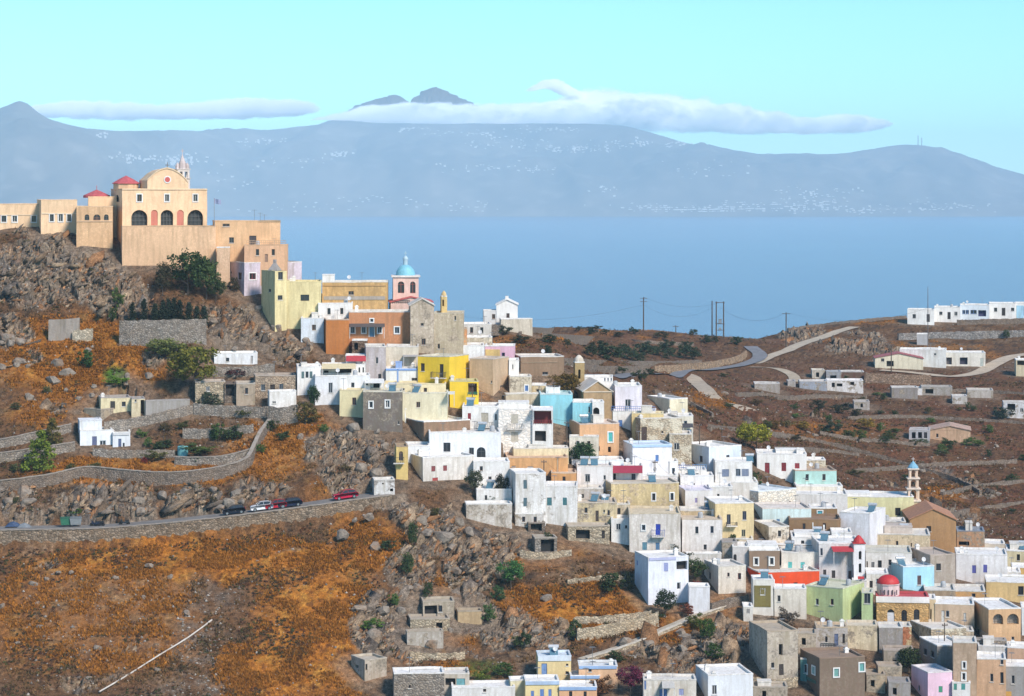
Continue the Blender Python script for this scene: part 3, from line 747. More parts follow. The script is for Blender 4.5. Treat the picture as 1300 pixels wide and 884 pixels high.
    cellv = np.full(len(X), .5); cellv[ri] = c2*.6+c3*.4; crack = np.zeros(len(X)); crack[ri] = np.maximum(1-sstep(0, .16, g2-g1), .7*(1-sstep(0, .2, e2-e1)))
    town = np.zeros(len(X))
    zcap = np.full(len(X), 1e9)
    for C, ax, ay, xr, yr, zc in PADS:
        r = 40; idx = np.nonzero((np.abs(X-C.x) < r) & (np.abs(Y-C.y) < r))[0]
        u = (X[idx]-C.x)*ax.x+(Y[idx]-C.y)*ax.y; v = (X[idx]-C.x)*ay.x+(Y[idx]-C.y)*ay.y
        dd = np.hypot(np.maximum(np.maximum(xr[0]-u, u-xr[1]), 0), np.maximum(np.maximum(yr[0]-v, v-yr[1]), 0))
        town[idx] = np.maximum(town[idx], 1-sstep(1.0, 4.5, dd))
        ins = idx[dd < .35]; zcap[ins] = np.minimum(zcap[ins], zc)
    disp *= (1-.85*town)*(1-clear)
    V = P.copy(); V[:, 2] = Z; V += n*disp[:, None]; V[:, 2] = np.minimum(V[:, 2], zcap)
    # colours of soil, dry grass, scrub and stone
    n1 = fbm(P*.12, 5, 51, .6); n2 = fbm(P*.5, 4, 52, .6); n3 = fbm(P*1.6, 3, 53, .6); n4 = vnoise(P*2.6, 54)
    def mixv(a, b, t): return a*(1-t[:, None])+b*t[:, None]
    c = np.tile(np.array([.135, .070, .033]), (len(X), 1))
    c = mixv(c, np.array([.062, .042, .028]), sstep(-.05, .45, n2+n3*.5))
    c = mixv(c, np.array([.20, .13, .078]), sstep(.05, .5, n1-n3*.6))
    c = mixv(c, np.array([.145, .054, .024]), rb*.85*sstep(-.35, .25, n2*.7+n1))
    c = mixv(c, np.array([.055, .032, .018]), rb*sstep(.05, .40, n3+n2*.4)*.85)
    og = mixv(mixv(np.tile(np.array([.34, .125, .018]), (len(X), 1)), np.array([.43, .20, .036]), sstep(-.1, .5, n2+n4*.3)), np.array([.135, .048, .014]), sstep(0, .5, n3-n1*.5))
    c = mixv(c, og, orange*sstep(-.55, .05, n1*.6+n2*.6+orange*.7-.45+.25)*(1-rock*.8))
    c = mixv(c, np.array([.16, .112, .078])[None]*(1+n4[:, None]*.35), grav*sstep(-.3, .2, n2))
    c = mixv(c, np.array([.055, .12, .012]), green)
    rk = mixv(np.tile(np.array([.20, .148, .104]), (len(X), 1)), np.array([.30, .24, .175]), sstep(.3, .8, cellv))
    rk = mixv(rk, np.array([.135, .122, .115]), sstep(.1, .5, n1+n2*.3)*.7); rk = mixv(rk, np.array([.27, .145, .075]), sstep(.0, .5, -n1+n3*.4)*.6)
    rk = mixv(rk, np.array([.26, .11, .04]), sstep(.25, .6, n2)*.5)
    rk = mixv(rk, np.array([.06, .05, .042]), crack*.55)
    c = mixv(c, rk, sstep(.18, .6, rock))
    c = mixv(c, np.array([.20, .148, .104])[None]*(1+.45*n4[:, None]), town*.6)
    c = c*.86
    a = np.arange(len(cols)-1)[:, None]*nr+np.arange(nr-1)[None]; q = np.stack([a, a+nr, a+nr+1, a+1], -1).reshape(-1, 4)
    me = np_mesh('ground', V, q, vcol_mat('ground_cover'), c, smooth=True)
    fl = np.ones(len(q), bool); fl[(rock[q].mean(1) > .3)] = False; me.polygons.foreach_set('use_smooth', fl)
    o = link(bpy.data.objects.new('ground', me)); tag(o, kind='structure')
    return dict(V=V, n=n, rock=rock, orange=orange*(1-rock), rb=rb, town=town, clear=clear, px=px, py=HY-F*V[:, 2]/V[:, 1], c=c, green=green, grav=grav)

# ---------------------------------------------------------------- plants
def leaves(centers, radii, per, size, squash=.8, seed=0, up=.3):
    g = np.random.default_rng(seed); n = len(centers)*per
    c = np.repeat(centers, per, 0); r = np.repeat(radii, per)
    d = g.normal(size=(n, 3)); d /= np.linalg.norm(d, axis=1, keepdims=True); rad = r*(g.random(n)**.45)
    p = c+d*rad[:, None]*np.array([1, 1, squash])
    a = g.normal(size=(n, 3)); a[:, 2] *= .7; a /= np.linalg.norm(a, axis=1, keepdims=True); b = np.cross(a, d+g.normal(size=(n, 3))*.6); b /= np.linalg.norm(b, axis=1, keepdims=True)
    s = size*(.6+.8*g.random(n))[:, None]
    V = np.stack([p-a*s*.5, p+b*s*.33, p+a*s*.5, p-b*s*.33], 1).reshape(-1, 3)
    return V, np.arange(n*4).reshape(-1, 4)
CROWN = {}
def crown_mesh(kind, var, rgb):
    key = (kind, var, rgb)
    if key in CROWN: return CROWN[key]
    g = np.random.default_rng(hash(kind) % 1000+var if False else sum(map(ord, kind))+var*13)
    if kind == 'cypress':
        t = g.random(46); rr = .19*np.sin(np.clip(t*.93+.07, 0, 1)*math.pi)**.6*(1.05-t*.55); an = g.random(46)*6.28
        c = np.stack([rr*np.cos(an)*.6, rr*np.sin(an)*.6, .08+t*.9], 1); V, Fq = leaves(c, .05+rr*.55, 26, .075, 1.5, var)
    elif kind == 'conifer':
        t = g.random(60)**1.2; rr = (.40*(1-t)**.75+.03)*np.sqrt(g.random(60)); an = g.random(60)*6.28
        c = np.stack([rr*np.cos(an), rr*np.sin(an), .13+t*.82], 1); V, Fq = leaves(c, .075+.05*(1-t), 36, .06, .6, var)
    elif kind == 'pine':
        n = 54; an = g.random(n)*6.28; rr = np.sqrt(g.random(n))*.42; z = .58+.30*np.sqrt(np.clip(1-(rr/.46)**2, 0, 1))*(.35+.65*g.random(n)); 
        c = np.stack([rr*np.cos(an), rr*np.sin(an), z], 1); V, Fq = leaves(c, .06+.05*g.random(n), 52, .045, .6, var)
    else:                      # bush and broadleaf: clumps through a lumpy dome
        n = {'bush': 26, 'tree': 44, 'olive': 30}[kind]; d = g.normal(size=(n, 3)); d /= np.linalg.norm(d, axis=1, keepdims=True); rad = .36*g.random(n)**.4
        zc, sq = {'bush': (.46, 1.05), 'tree': (.60, .85), 'olive': (.62, .75)}[kind]
        c = d*rad[:, None]*np.array([1.15, 1.15, sq])+np.array([0, 0, zc]); c[:, 2] = np.maximum(c[:, 2], .14 if kind == 'bush' else .3)
        V, Fq = leaves(c, .09+.07*g.random(n), {'bush': 44, 'tree': 52, 'olive': 44}[kind], .07 if kind != 'tree' else .055, .85, var)
    me = np_mesh('crown', V, Fq, leafmat(rgb)); CROWN[key] = me; return me
TRUNK = {}
def trunk_mesh(kind, var):
    if (kind, var) in TRUNK: return TRUNK[(kind, var)]
    g = random.Random(var+5); m = MB(); hh = {'cypress': .9, 'conifer': .9, 'pine': .62, 'tree': .5, 'olive': .5, 'bush': .4}[kind]; r = {'bush': .018, 'olive': .035}.get(kind, .026)
    p = Vector((0, 0, -.06)); pts = [p]
    for i in range(4): p = p+Vector((g.uniform(-.02, .02), g.uniform(-.02, .02), (hh+.06)/4)); pts.append(p)
    for i in range(4): m.tube(pts[i], pts[i+1], r*(1-i*.2), r*(1-(i+1)*.2), 6)
    for i in range(6 if kind not in ('cypress',) else 2):
        a = pts[2+i % 3]; t = g.uniform(0, 6.28); l = g.uniform(.12, .3) if kind != 'conifer' else .2
        b = a+Vector((math.cos(t)*l, math.sin(t)*l, l*.6)); m.tube(a, b, r*.5, r*.2, 5); 
    me = bpy.data.meshes.new('trunk'); me.from_pydata(m.v, [], m.f); me.materials.append(paint((.09,.07,.055), .95)); TRUNK[(kind, var)] = me; return me
VQ = []
def plant(name, label, px, py, h, wd, kind='bush', rgb=(.05,.075,.02), group=None, D=None, var=None):
    """height h and width wd in metres, rooted on the ground at a photo pixel"""
    VQ.append((name, label, px, py, h, wd, kind, rgb, group, D, random.randrange(3) if var is None else var))
def build_plants():
    for name, label, px, py, h, wd, kind, rgb, group, D, var in VQ:
        g = G(px, py, D); o = empty(name, g, random.uniform(0, 6.28)); tag(o, label, 'tree' if name.endswith('tree') else ('shrub' if 'shrub' in name or 'bush' in name else 'plant'), group)
        k = {'cypress': .42, 'conifer': .85, 'pine': .95, 'tree': .95, 'olive': .95, 'bush': .92}[kind]
        for nm, me in (('crown', crown_mesh(kind, var, rgb)), ('trunk', trunk_mesh(kind, var))):
            c = bpy.data.objects.new(nm, me); c.scale = (wd/k, wd/k, h); link(c, o)

def rocks_mesh(seed, pts=13):
    """an angular block: the hull of a few random corners"""
    import bmesh
    g = np.random.default_rng(seed); P = g.normal(size=(pts, 3)); P /= np.linalg.norm(P, axis=1, keepdims=True); P = np.sign(P)*np.abs(P)**.75; P *= g.uniform(.75, 1.05, (pts, 1))
    bm = bmesh.new(); vs = [bm.verts.new(p) for p in P]; r = bmesh.ops.convex_hull(bm, input=vs)
    bmesh.ops.delete(bm, geom=[v for v in bm.verts if not v.link_faces], context='VERTS')
    bmesh.ops.triangulate(bm, faces=bm.faces[:]); bmesh.ops.recalc_face_normals(bm, faces=bm.faces[:])
    me = bpy.data.meshes.new('boulder'); bm.to_mesh(me); bm.free(); return me
def stone_mat():
    m, t, p, o = new_mat('weathered_rock'); v = coords(t); n1 = noise(t, v, 1.4, 7, .7); n2 = noise(t, v, .5, 4)
    c = ramp(t, n1, [(.3, (.09,.075,.06)), (.5, (.23,.19,.15)), (.72, (.36,.31,.25))]); c = mixc(t, ramp(t, n2, [(.5, 0.0), (.68, .6)]), c, (.27,.15,.075))
    t.links.new(c, p.inputs['Base Color']); p.inputs['Roughness'].default_value = .95; bump(t, p, n1, .8, .3); return m
def scatter_stuff(T):
    """grass tufts, low scrub and loose stones: nobody could count them"""
    V, px, py = T['V'], T['px'], T['py']; vis = (px > -120) & (px < 1420) & (py > 280) & (py < 960) & (V[:, 1] > 330) & (V[:, 1] < 830)
    free = vis & (T['town'] < .35) & (T['clear'] < .2)
    dens = 1.0/np.clip(V[:, 1]/400, .8, 3)**2; P = V
    lump = sstep(-.25, .35, fbm(P*.35, 3, 71))
    # tufts of dry grass
    wt = np.where(free, (T['orange']*1.0+.10)*(1-T['rock']*.85)*lump, 0)*np.where(V[:, 1] < 560, 1, .35); wt /= wt.sum()
    n = 60000; idx = rng.choice(len(V), n, p=wt); base = V[idx]+np.c_[rng.normal(0, .25, (n, 2)), np.full(n, -.03)]
    nb = 5; B = np.repeat(base, nb, 0); m = n*nb; an = rng.random(m)*6.28; ln = .22+.30*rng.random(m); wd = .05+.06*rng.random(m)
    lean = (.2+.6*rng.random(m))*ln; dx, dy = np.cos(an), np.sin(an)
    off = np.c_[dx*.1, dy*.1, np.zeros(m)]
    tri = np.stack([B+off+np.c_[-dy*wd, dx*wd, np.zeros(m)], B+off+np.c_[dy*wd, -dx*wd, np.zeros(m)], B+off+np.c_[dx*lean, dy*lean, ln]], 1).reshape(-1, 3)
    cc = np.where((T['orange'][idx] > .3)[:, None], np.array([.37,.15,.024]), np.array([.16,.095,.04]))*(.45+.9*rng.random((n, 1))); cc = np.repeat(cc, nb*3, 0)
    me = np_mesh('dry_grass', tri, np.arange(m*3).reshape(-1, 3), vcol_mat('dry_grass_blades', False), cc)
    tag(link(bpy.data.objects.new('dry_grass', me)), 'tufts of rust coloured dry grass over the slopes', 'grass', kind='stuff')
    # low thorny scrub
    lump2 = sstep(.0, .4, fbm(P*.18+9, 4, 77))
    wt = np.where(free, (.35+T['rb']*.7+T['rock']*.4+.55*T['orange'])*lump2*dens**.3, 0); wt /= wt.sum()
    n = 15000; idx = rng.choice(len(V), n, p=wt); per = 18; r = .18+.38*rng.random(n)**2.5
    c = V[idx]+np.c_[np.zeros((n, 2)), r*.35]
    d = rng.normal(size=(n*per, 3)); d /= np.linalg.norm(d, axis=1, keepdims=True); d[:, 2] = np.abs(d[:, 2])*.75
    p = np.repeat(c, per, 0)+d*np.repeat(r, per)[:, None]*(rng.random(n*per)**.4)[:, None]
    a = rng.normal(size=(n*per, 3)); a /= np.linalg.norm(a, axis=1, keepdims=True); b = np.cross(a, d+.3*rng.normal(size=d.shape)); b /= np.linalg.norm(b, axis=1, keepdims=True)+1e-6
    s = (.12+.14*rng.random(n*per))[:, None]
    tri = np.stack([p-a*s*.5, p+a*s*.5, p+b*s*.7], 1).reshape(-1, 3)
    pal = np.array([[.085,.052,.030],[.065,.040,.026],[.11,.07,.035],[.055,.055,.022],[.12,.05,.025],[.075,.075,.026]]); pk = pal[rng.integers(0, 6, n)]*(.7+.6*rng.random((n, 1)))
    cc = np.repeat(pk, per*3, 0)*(.6+.7*np.repeat(rng.random((n*per, 1)), 3, 0))
    me = np_mesh('thorn_scrub', tri, np.arange(n*per*3).reshape(-1, 3), vcol_mat('scrub_twigs', False), cc)
    tag(link(bpy.data.objects.new('thorn_scrub', me)), 'low brown thorn scrub scattered over the slopes', 'scrub', kind='stuff')
    # broken rock of the crags: angular blocks bedded in the cliff
    icos = []
    for s_ in range(10):
        me_ = rocks_mesh(40+s_, 7 if s_ < 6 else 9); k_ = np.empty(len(me_.vertices)*3); me_.vertices.foreach_get('co', k_); t_ = np.empty(len(me_.polygons)*3, np.int32); me_.polygons.foreach_get('vertices', t_); icos.append((k_.reshape(-1, 3), t_.reshape(-1, 3))); bpy.data.meshes.remove(me_)
    rk = vis & (T['town'] < .6) & (T['clear'] < .3) & (T['rock'] > .25); wt = np.where(rk, T['rock']**1.5*dens**.3, 0); wt /= wt.sum(); n = 12500; idx = rng.choice(len(V), n, p=wt)
    vs, fs, cs, k = [], [], [], 0
    for q, i in enumerate(idx):
        big = q < 900; P0, F0 = icos[int(rng.integers(6, 10)) if big else int(rng.integers(0, 6))]; r = (.8+1.3*rng.random()**2) if big else (.2+.6*rng.random()**2); th = rng.normal(.5, .5)
        S = P0*np.array([1.5, .85, .55])*r*1.2*(.65+.7*rng.random(3)); dip = rng.normal(.75, .3); S = np.stack([S[:, 0]*math.cos(dip)-S[:, 2]*math.sin(dip), S[:, 1], S[:, 0]*math.sin(dip)+S[:, 2]*math.cos(dip)], 1)
        S = np.stack([S[:, 0]*math.cos(th)-S[:, 1]*math.sin(th), S[:, 0]*math.sin(th)+S[:, 1]*math.cos(th), S[:, 2]], 1)+V[i]-T['n'][i]*r*.45
        vs.append(S); fs.append(F0+k); k += len(S); base_ = np.array([[.22,.155,.10],[.28,.205,.135],[.17,.135,.105],[.26,.135,.065],[.12,.098,.08]])[int(rng.integers(0, 5))]*(.7+.5*rng.random()); cs.append(np.repeat(base_[None], len(S), 0))
    me = np_mesh('rock_outcrops', np.concatenate(vs), np.concatenate(fs), vcol_mat('crag_rock'), np.concatenate(cs)); tag(link(bpy.data.objects.new('rock_outcrops', me)), 'broken grey and rusty rock of the crags', 'rock', kind='stuff')
    # loose stones
    wt = np.where(free, (.10+T['rock']*.5+T['grav']*.9+T['rb']*.25)*dens**.3, 0); wt /= wt.sum(); n = 9000; idx = rng.choice(len(V), n, p=wt)
    ic = [[0,0,1],[.9,0,.1],[.28,.85,0],[-.72,.53,.1],[-.72,-.53,0],[.28,-.85,.1],[0,0,-.6]]; ico = np.array(ic)
    fc = np.array([[0,1,2],[0,2,3],[0,3,4],[0,4,5],[0,5,1],[6,2,1],[6,3,2],[6,4,3],[6,5,4],[6,1,5]])
    r = .10+.30*rng.random(n)**3; th = rng.random(n)*6.28; S = ico[None]*(r[:, None, None])*(.65+.7*rng.random((n, 7, 1)))
    S = np.stack([S[..., 0]*np.cos(th)[:, None]-S[..., 1]*np.sin(th)[:, None]*.8, S[..., 0]*np.sin(th)[:, None]+S[..., 1]*np.cos(th)[:, None]*.8, S[..., 2]*.7], -1)
    S = S+V[idx][:, None]; cc = np.repeat(np.array([.27,.24,.205])*(.5+1.0*rng.random((n, 1))), 7, 0)
    me = np_mesh('loose_stones', S.reshape(-1, 3), (fc[None]+7*np.arange(n)[:, None, None]).reshape(-1, 3), vcol_mat('loose_stone', False), cc)
    tag(link(bpy.data.objects.new('loose_stones', me)), 'loose grey stones strewn over the slopes', 'stones', kind='stuff')

# ---------------------------------------------------------------- sea, far island, clouds, haze
def make_sea():
    m, t, p, o = new_mat('sea_water'); tc = N(t, 'ShaderNodeTexCoord'); v = tc.outputs['Object']
    mp = N(t, 'ShaderNodeMapping'); mp.inputs['Scale'].default_value = (1, .35, 1); t.links.new(v, mp.inputs[0])
    n1 = noise(t, mp.outputs[0], .02, 6, .7); n2 = noise(t, mp.outputs[0], .0016, 4, .6)
    c = mixc(t, ramp(t, n2, [(.35, 0.0), (.65, 1.0)]), (.065, .095, .17), (.085, .12, .19)); t.links.new(c, p.inputs['Base Color'])
    p.inputs['Roughness'].default_value = .26; p.inputs['Specular IOR Level'].default_value = .5; bump(t, p, n1, .22, 4.0)
    b = MB(); n = 24
    xs = np.linspace(-13000, 13000, n); ys = np.linspace(-2000, 23500, n)
    for x in xs:
        for y in ys: b.v.append((x, y, SEA))
    for i in range(n-1):
        for j in range(n-1): b.f.append((i*n+j, (i+1)*n+j, (i+1)*n+j+1, i*n+j+1))
    tag(b.build('sea', m), kind='structure')
RIDGE = [(-500,214),(-350,196),(-200,178),(-90,154),(-40,143),(0,137),(13,132),(24,128),(36,132),(48,143),(62,151),(85,158),(110,164),(150,166),(200,167),(300,167),(340,166),(380,161),(420,158),(470,157),(560,157),(700,157),(770,158),(800,161),(830,170),(865,181),(910,191),(960,196),(1030,197),(1080,194),(1115,188),(1140,185),(1165,184),(1195,188),(1230,200),(1265,212),(1300,223),(1400,238),(1550,255),(1700,268)]
def make_island():
    ra = np.array(RIDGE, float); cols = np.arange(-460, 1680, 5.0); nr = 90
    yr = np.interp(cols, ra[:, 0], ra[:, 1])+fbm(np.stack([cols*.035, cols*0, cols*0], 1), 4, 5)*1.1
    dr = 15000+5000*sstep(60, 300, cols); ds = 13200+4300*sstep(110, 262, cols)
    K = (cols-CX)/F; t = np.linspace(-.02, 1.0, nr)[None]
    D = ds[:, None]+(dr-ds)[:, None]*t; X = K[:, None]*D; zr = (HY-yr)/F*dr
    prof = np.sign(t)*np.abs(t)**.82
    Z = SEA-4+(zr[:, None]-SEA+4)*prof
    P = np.stack([X.ravel(), D.ravel(), Z.ravel()*0], 1)
    gul = fbm(P*np.array([.0016, .0006, 1]), 5, 61, .55)+.6*(1-2*np.abs(fbm(P*np.array([.0011, .0004, 1]), 4, 66)))
    e = (np.sin(np.clip(t, 0, 1)*math.pi)**.8)*np.ones_like(X); Z = Z+gul.reshape(X.shape)*190*e*np.clip((zr[:, None]-SEA)/500, .3, 1)
    back = np.stack([X[:, -1]*1.06, D[:, -1]*1.06, np.full(len(cols), SEA-5)], 1)
    V = np.concatenate([np.stack([X, D, Z], -1), back[:, None]], 1).reshape(-1, 3); q = nr+1
    a = np.arange(len(cols)-1)[:, None]*q+np.arange(nr)[None]; Fq = np.stack([a, a+q, a+q+1, a+1], -1).reshape(-1, 4)
    n1 = fbm(V*np.array([.0022, .0012, .004]), 5, 81, .6); n2 = fbm(V*.009, 4, 82)
    c = np.array([.12, .10, .08])*(1+.8*n1[:, None])+np.array([.05, .045, .04])*sstep(.1, .5, n2)[:, None]; c = np.clip(c, .02, .4)
    me = np_mesh('far_island', V, Fq, vcol_mat('far_hillside', False), c, smooth=True); tag(link(bpy.data.objects.new('island_mountains', me)), kind='structure')
    # villages: white specks too far to count
    vs, fs = [], []
    def at(px, py):
        i = int(np.clip((px+460)/5, 0, len(cols)-1)); pyc = HY-F*Z[i]/D[i]; j = int(np.argmin(np.abs(pyc-py))); return X[i, j]+(px-cols[i])/F*D[i, j], D[i, j], Z[i, j]
    for px, py, sx, sy, n in [(220,203,26,5,70),(165,200,20,4,26),(130,172,8,3,8),(330,180,40,5,26),(370,205,40,6,24),(430,195,22,5,26),(520,164,16,2,20),(560,168,20,4,18),(610,170,24,4,26),(700,165,36,3,46),(655,182,60,7,50),(720,190,34,4,60),(745,188,24,3,60),(790,182,40,6,44),(860,184,20,5,18),
                              (620,212,50,5,24),(690,214,30,5,20),(770,240,30,6,16),(900,215,60,10,26),(1030,245,50,8,36),(590,262,50,5,24),(480,255,60,8,26),(840,264,60,4,60),(900,266,60,3,90),(980,262,60,5,60),(1080,266,90,4,70),(1200,262,60,6,40),(1040,258,30,6,40),(380,262,60,6,20),(300,230,60,14,16)]:
        for _ in range(n):
            x, y, z = at(px+random.gauss(0, sx*.6), py+random.gauss(0, sy*.6)); s = random.uniform(3, 11); h = random.uniform(2.0, 5.5); k = len(vs)
            for dz in (-8, h):
                for ex, ey in ((-1,-1),(1,-1),(1,1),(-1,1)): vs.append((x+ex*s, y+ey*s*.6, z+dz))
            fs += [(k,k+1,k+5,k+4),(k+1,k+2,k+6,k+5),(k+2,k+3,k+7,k+6),(k+3,k,k+4,k+7),(k+4,k+5,k+6,k+7)]
    me = bpy.data.meshes.new('far_villages'); me.from_pydata(vs, [], fs); me.materials.append(plaster((.55,.55,.54), .1)); tag(link(bpy.data.objects.new('far_villages', me)), 'white villages dotted over the distant island slopes', 'village', kind='stuff')
    for i, (px, h) in enumerate(((1165.5, 75), (1170, 62))):
        x, y, z = at(px, 180); m = MB(); m.tube((0, 0, -30), (0, 0, h), 4.5, 2.5, 5)
        for k in range(3): m.tube((-6, 0, h*(.5+.18*k)), (6, 0, h*(.5+.18*k)), 2, n=4)
        tag(m.build('radio_mast', paint((.16,.16,.18)), None, loc=(x, y, z)), ['taller radio mast on the rounded summit of the distant island', 'shorter radio mast on the rounded summit of the distant island'][i], 'mast', 'masts on the far summit')
    # summits that stand out above the cloud
    for name, lab, prof in (('mountain_peak', 'jagged ridge of the distant island rising out of the cloud', [(375,172),(400,160),(420,153),(432,148),(440,143),(452,135),(466,129),(480,125),(492,123),(500,120),(507,121),(512,124),(520,132),(535,172)]),
                            ('mountain_peak', 'pointed summit of the distant island above the cloud', [(500,172),(515,140),(527,123),(535,117),(545,113),(553,111),(562,114),(574,120),(586,125),(598,130),(612,138),(640,172)])):
        D0 = 24300.0; b = MB(); cs = np.linspace(prof[0][0], prof[-1][0], 46); yy = np.interp(cs, [p[0] for p in prof], [p[1] for p in prof])
        V = []
        for i, (cx_, cy_) in enumerate(zip(cs, yy)):
            zt = max((HY-cy_+random.uniform(-.5, .5))/F*D0, 602)
            for s_ in np.linspace(0, 1, 9):
                up = math.sin(s_*math.pi)**.8; V.append(((cx_-CX)/F*D0+random.uniform(-25, 25)*(0 < s_ < 1), D0+(s_-.5)*1400+random.uniform(-30, 30), 600+(zt-600)*up+random.uniform(-14, 10)*up*(1-up)*4))
        n = 9
        b.v = V; b.f = [(i*n+j, (i+1)*n+j, (i+1)*n+j+1, i*n+j+1) for i in range(len(cs)-1) for j in range(n-1)]
        o = b.build(name, plaster((.085,.072,.062), .5)); tag(o, kind='structure')
def cloud(name, label, pts, D0, D1, hy, dens, seed):
    """pts: (column, top row, bottom row) along the cloud, which drifts from D0 to D1 metres away"""
    xs = [p[0] for p in pts]; n = len(pts)
    def D(px): return D0+(D1-D0)*(px-xs[0])/(xs[-1]-xs[0])
    A = [((p[0]-CX)/F*D(p[0]), D(p[0]), (HY-p[1])/F*D(p[0]), (HY-p[2])/F*D(p[0])) for p in pts]
    a0, a1 = Vector((A[0][0], A[0][1], 0)), Vector((A[-1][0], A[-1][1], 0)); L = (a1-a0).length; zmid = (min(a[3] for a in A)+max(a[2] for a in A))/2
    hz = (max(a[2] for a in A)-min(a[3] for a in A))/2+12
    b = MB(); b.box(-L/2, L/2, -hy, hy, -hz, hz)
    m = bpy.data.materials.new('cloud_vapour'); m.use_nodes = True; t = m.node_tree; t.nodes.clear(); o = t.nodes.new('ShaderNodeOutputMaterial'); vol = t.nodes.new('ShaderNodeVolumePrincipled')
    t.links.new(vol.outputs[0], o.inputs['Volume']); vol.inputs['Color'].default_value = (1, 1, 1, 1); vol.inputs['Anisotropy'].default_value = -.4
    tc = N(t, 'ShaderNodeTexCoord'); sp = N(t, 'ShaderNodeSeparateXYZ'); t.links.new(tc.outputs['Object'], sp.inputs[0])
    def M(op, a, b_=None, clamp=False):
        nn = N(t, 'ShaderNodeMath', operation=op); nn.use_clamp = clamp
        for i, q in enumerate((a, b_)):
            if q is None: continue
            if isinstance(q, (int, float)): nn.inputs[i].default_value = q
            else: t.links.new(q, nn.inputs[i])
        return nn.outputs[0]
    fx = M('ADD', M('DIVIDE', sp.outputs[0], L), .5, True)
    def curve(vals):
        c = N(t, 'ShaderNodeFloatCurve'); cm = c.mapping; cv = cm.curves[0]
        for i, p in enumerate(pts):
            u = (p[0]-xs[0])/(xs[-1]-xs[0]); y = (vals[i]-zmid)/(2*hz)+.5
            if i == 0: cv.points[0].location = (0, y)
            elif i == n-1: cv.points[len(cv.points)-1].location = (1, y)
            else: cv.points.new(u, y)
        cm.update(); t.links.new(fx, c.inputs['Value'])
        return M('MULTIPLY', M('SUBTRACT', c.outputs[0], .5), 2*hz)
    zt, zbm = curve([a[2] for a in A]), curve([a[3] for a in A])
    mid = M('MULTIPLY', M('ADD', zt, zbm), .5); half = M('ADD', M('MULTIPLY', M('SUBTRACT', zt, zbm), .5), 2.0)
    rz = M('DIVIDE', M('SUBTRACT', sp.outputs[2], mid), half); ry = M('DIVIDE', sp.outputs[1], hy)
    r2 = M('ADD', M('POWER', M('ABSOLUTE', rz), 2.0), M('POWER', M('ABSOLUTE', ry), 2.0))
    mp = N(t, 'ShaderNodeMapping'); mp.inputs['Location'].default_value = (seed*311, seed*77, 0); mp.inputs['Scale'].default_value = (1, .5, 1.5); t.links.new(tc.outputs['Object'], mp.inputs[0])
    ns = noise(t, mp.outputs[0], .0055, 6, .62)
    ns2 = noise(t, mp.outputs[0], .019, 5, .7)
    v = M('ADD', M('ADD', M('SUBTRACT', 1.0, r2), M('MULTIPLY', M('SUBTRACT', ns, .5), 2.8)), M('MULTIPLY', M('SUBTRACT', ns2, .5), 2.0))
    d = M('MULTIPLY', M('MULTIPLY', v, 3.5, True), dens); t.links.new(d, vol.inputs['Density'])
    ob = b.build(name, m); c = (a0+a1)/2; ob.location = (c.x, c.y, zmid); ob.rotation_euler = (0, 0, math.atan2(a1.y-a0.y, a1.x-a0.x)); tag(ob, label, 'cloud', kind='stuff'); return ob
def make_haze(density, colr):
    b = MB(); b.box(-14000, 14000, -2600, 24000, SEA-12, 592); m = bpy.data.materials.new('haze_air'); m.use_nodes = True; t = m.node_tree; t.nodes.clear()
    o = t.nodes.new('ShaderNodeOutputMaterial'); v = t.nodes.new('ShaderNodeVolumePrincipled'); t.links.new(v.outputs[0], o.inputs['Volume'])
    v.inputs['Density'].default_value = density; v.inputs['Color'].default_value = (*colr, 1); v.inputs['Anisotropy'].default_value = -.3
    tag(b.build('haze', m), 'pale blue haze in the air over the sea', 'haze', kind='stuff')

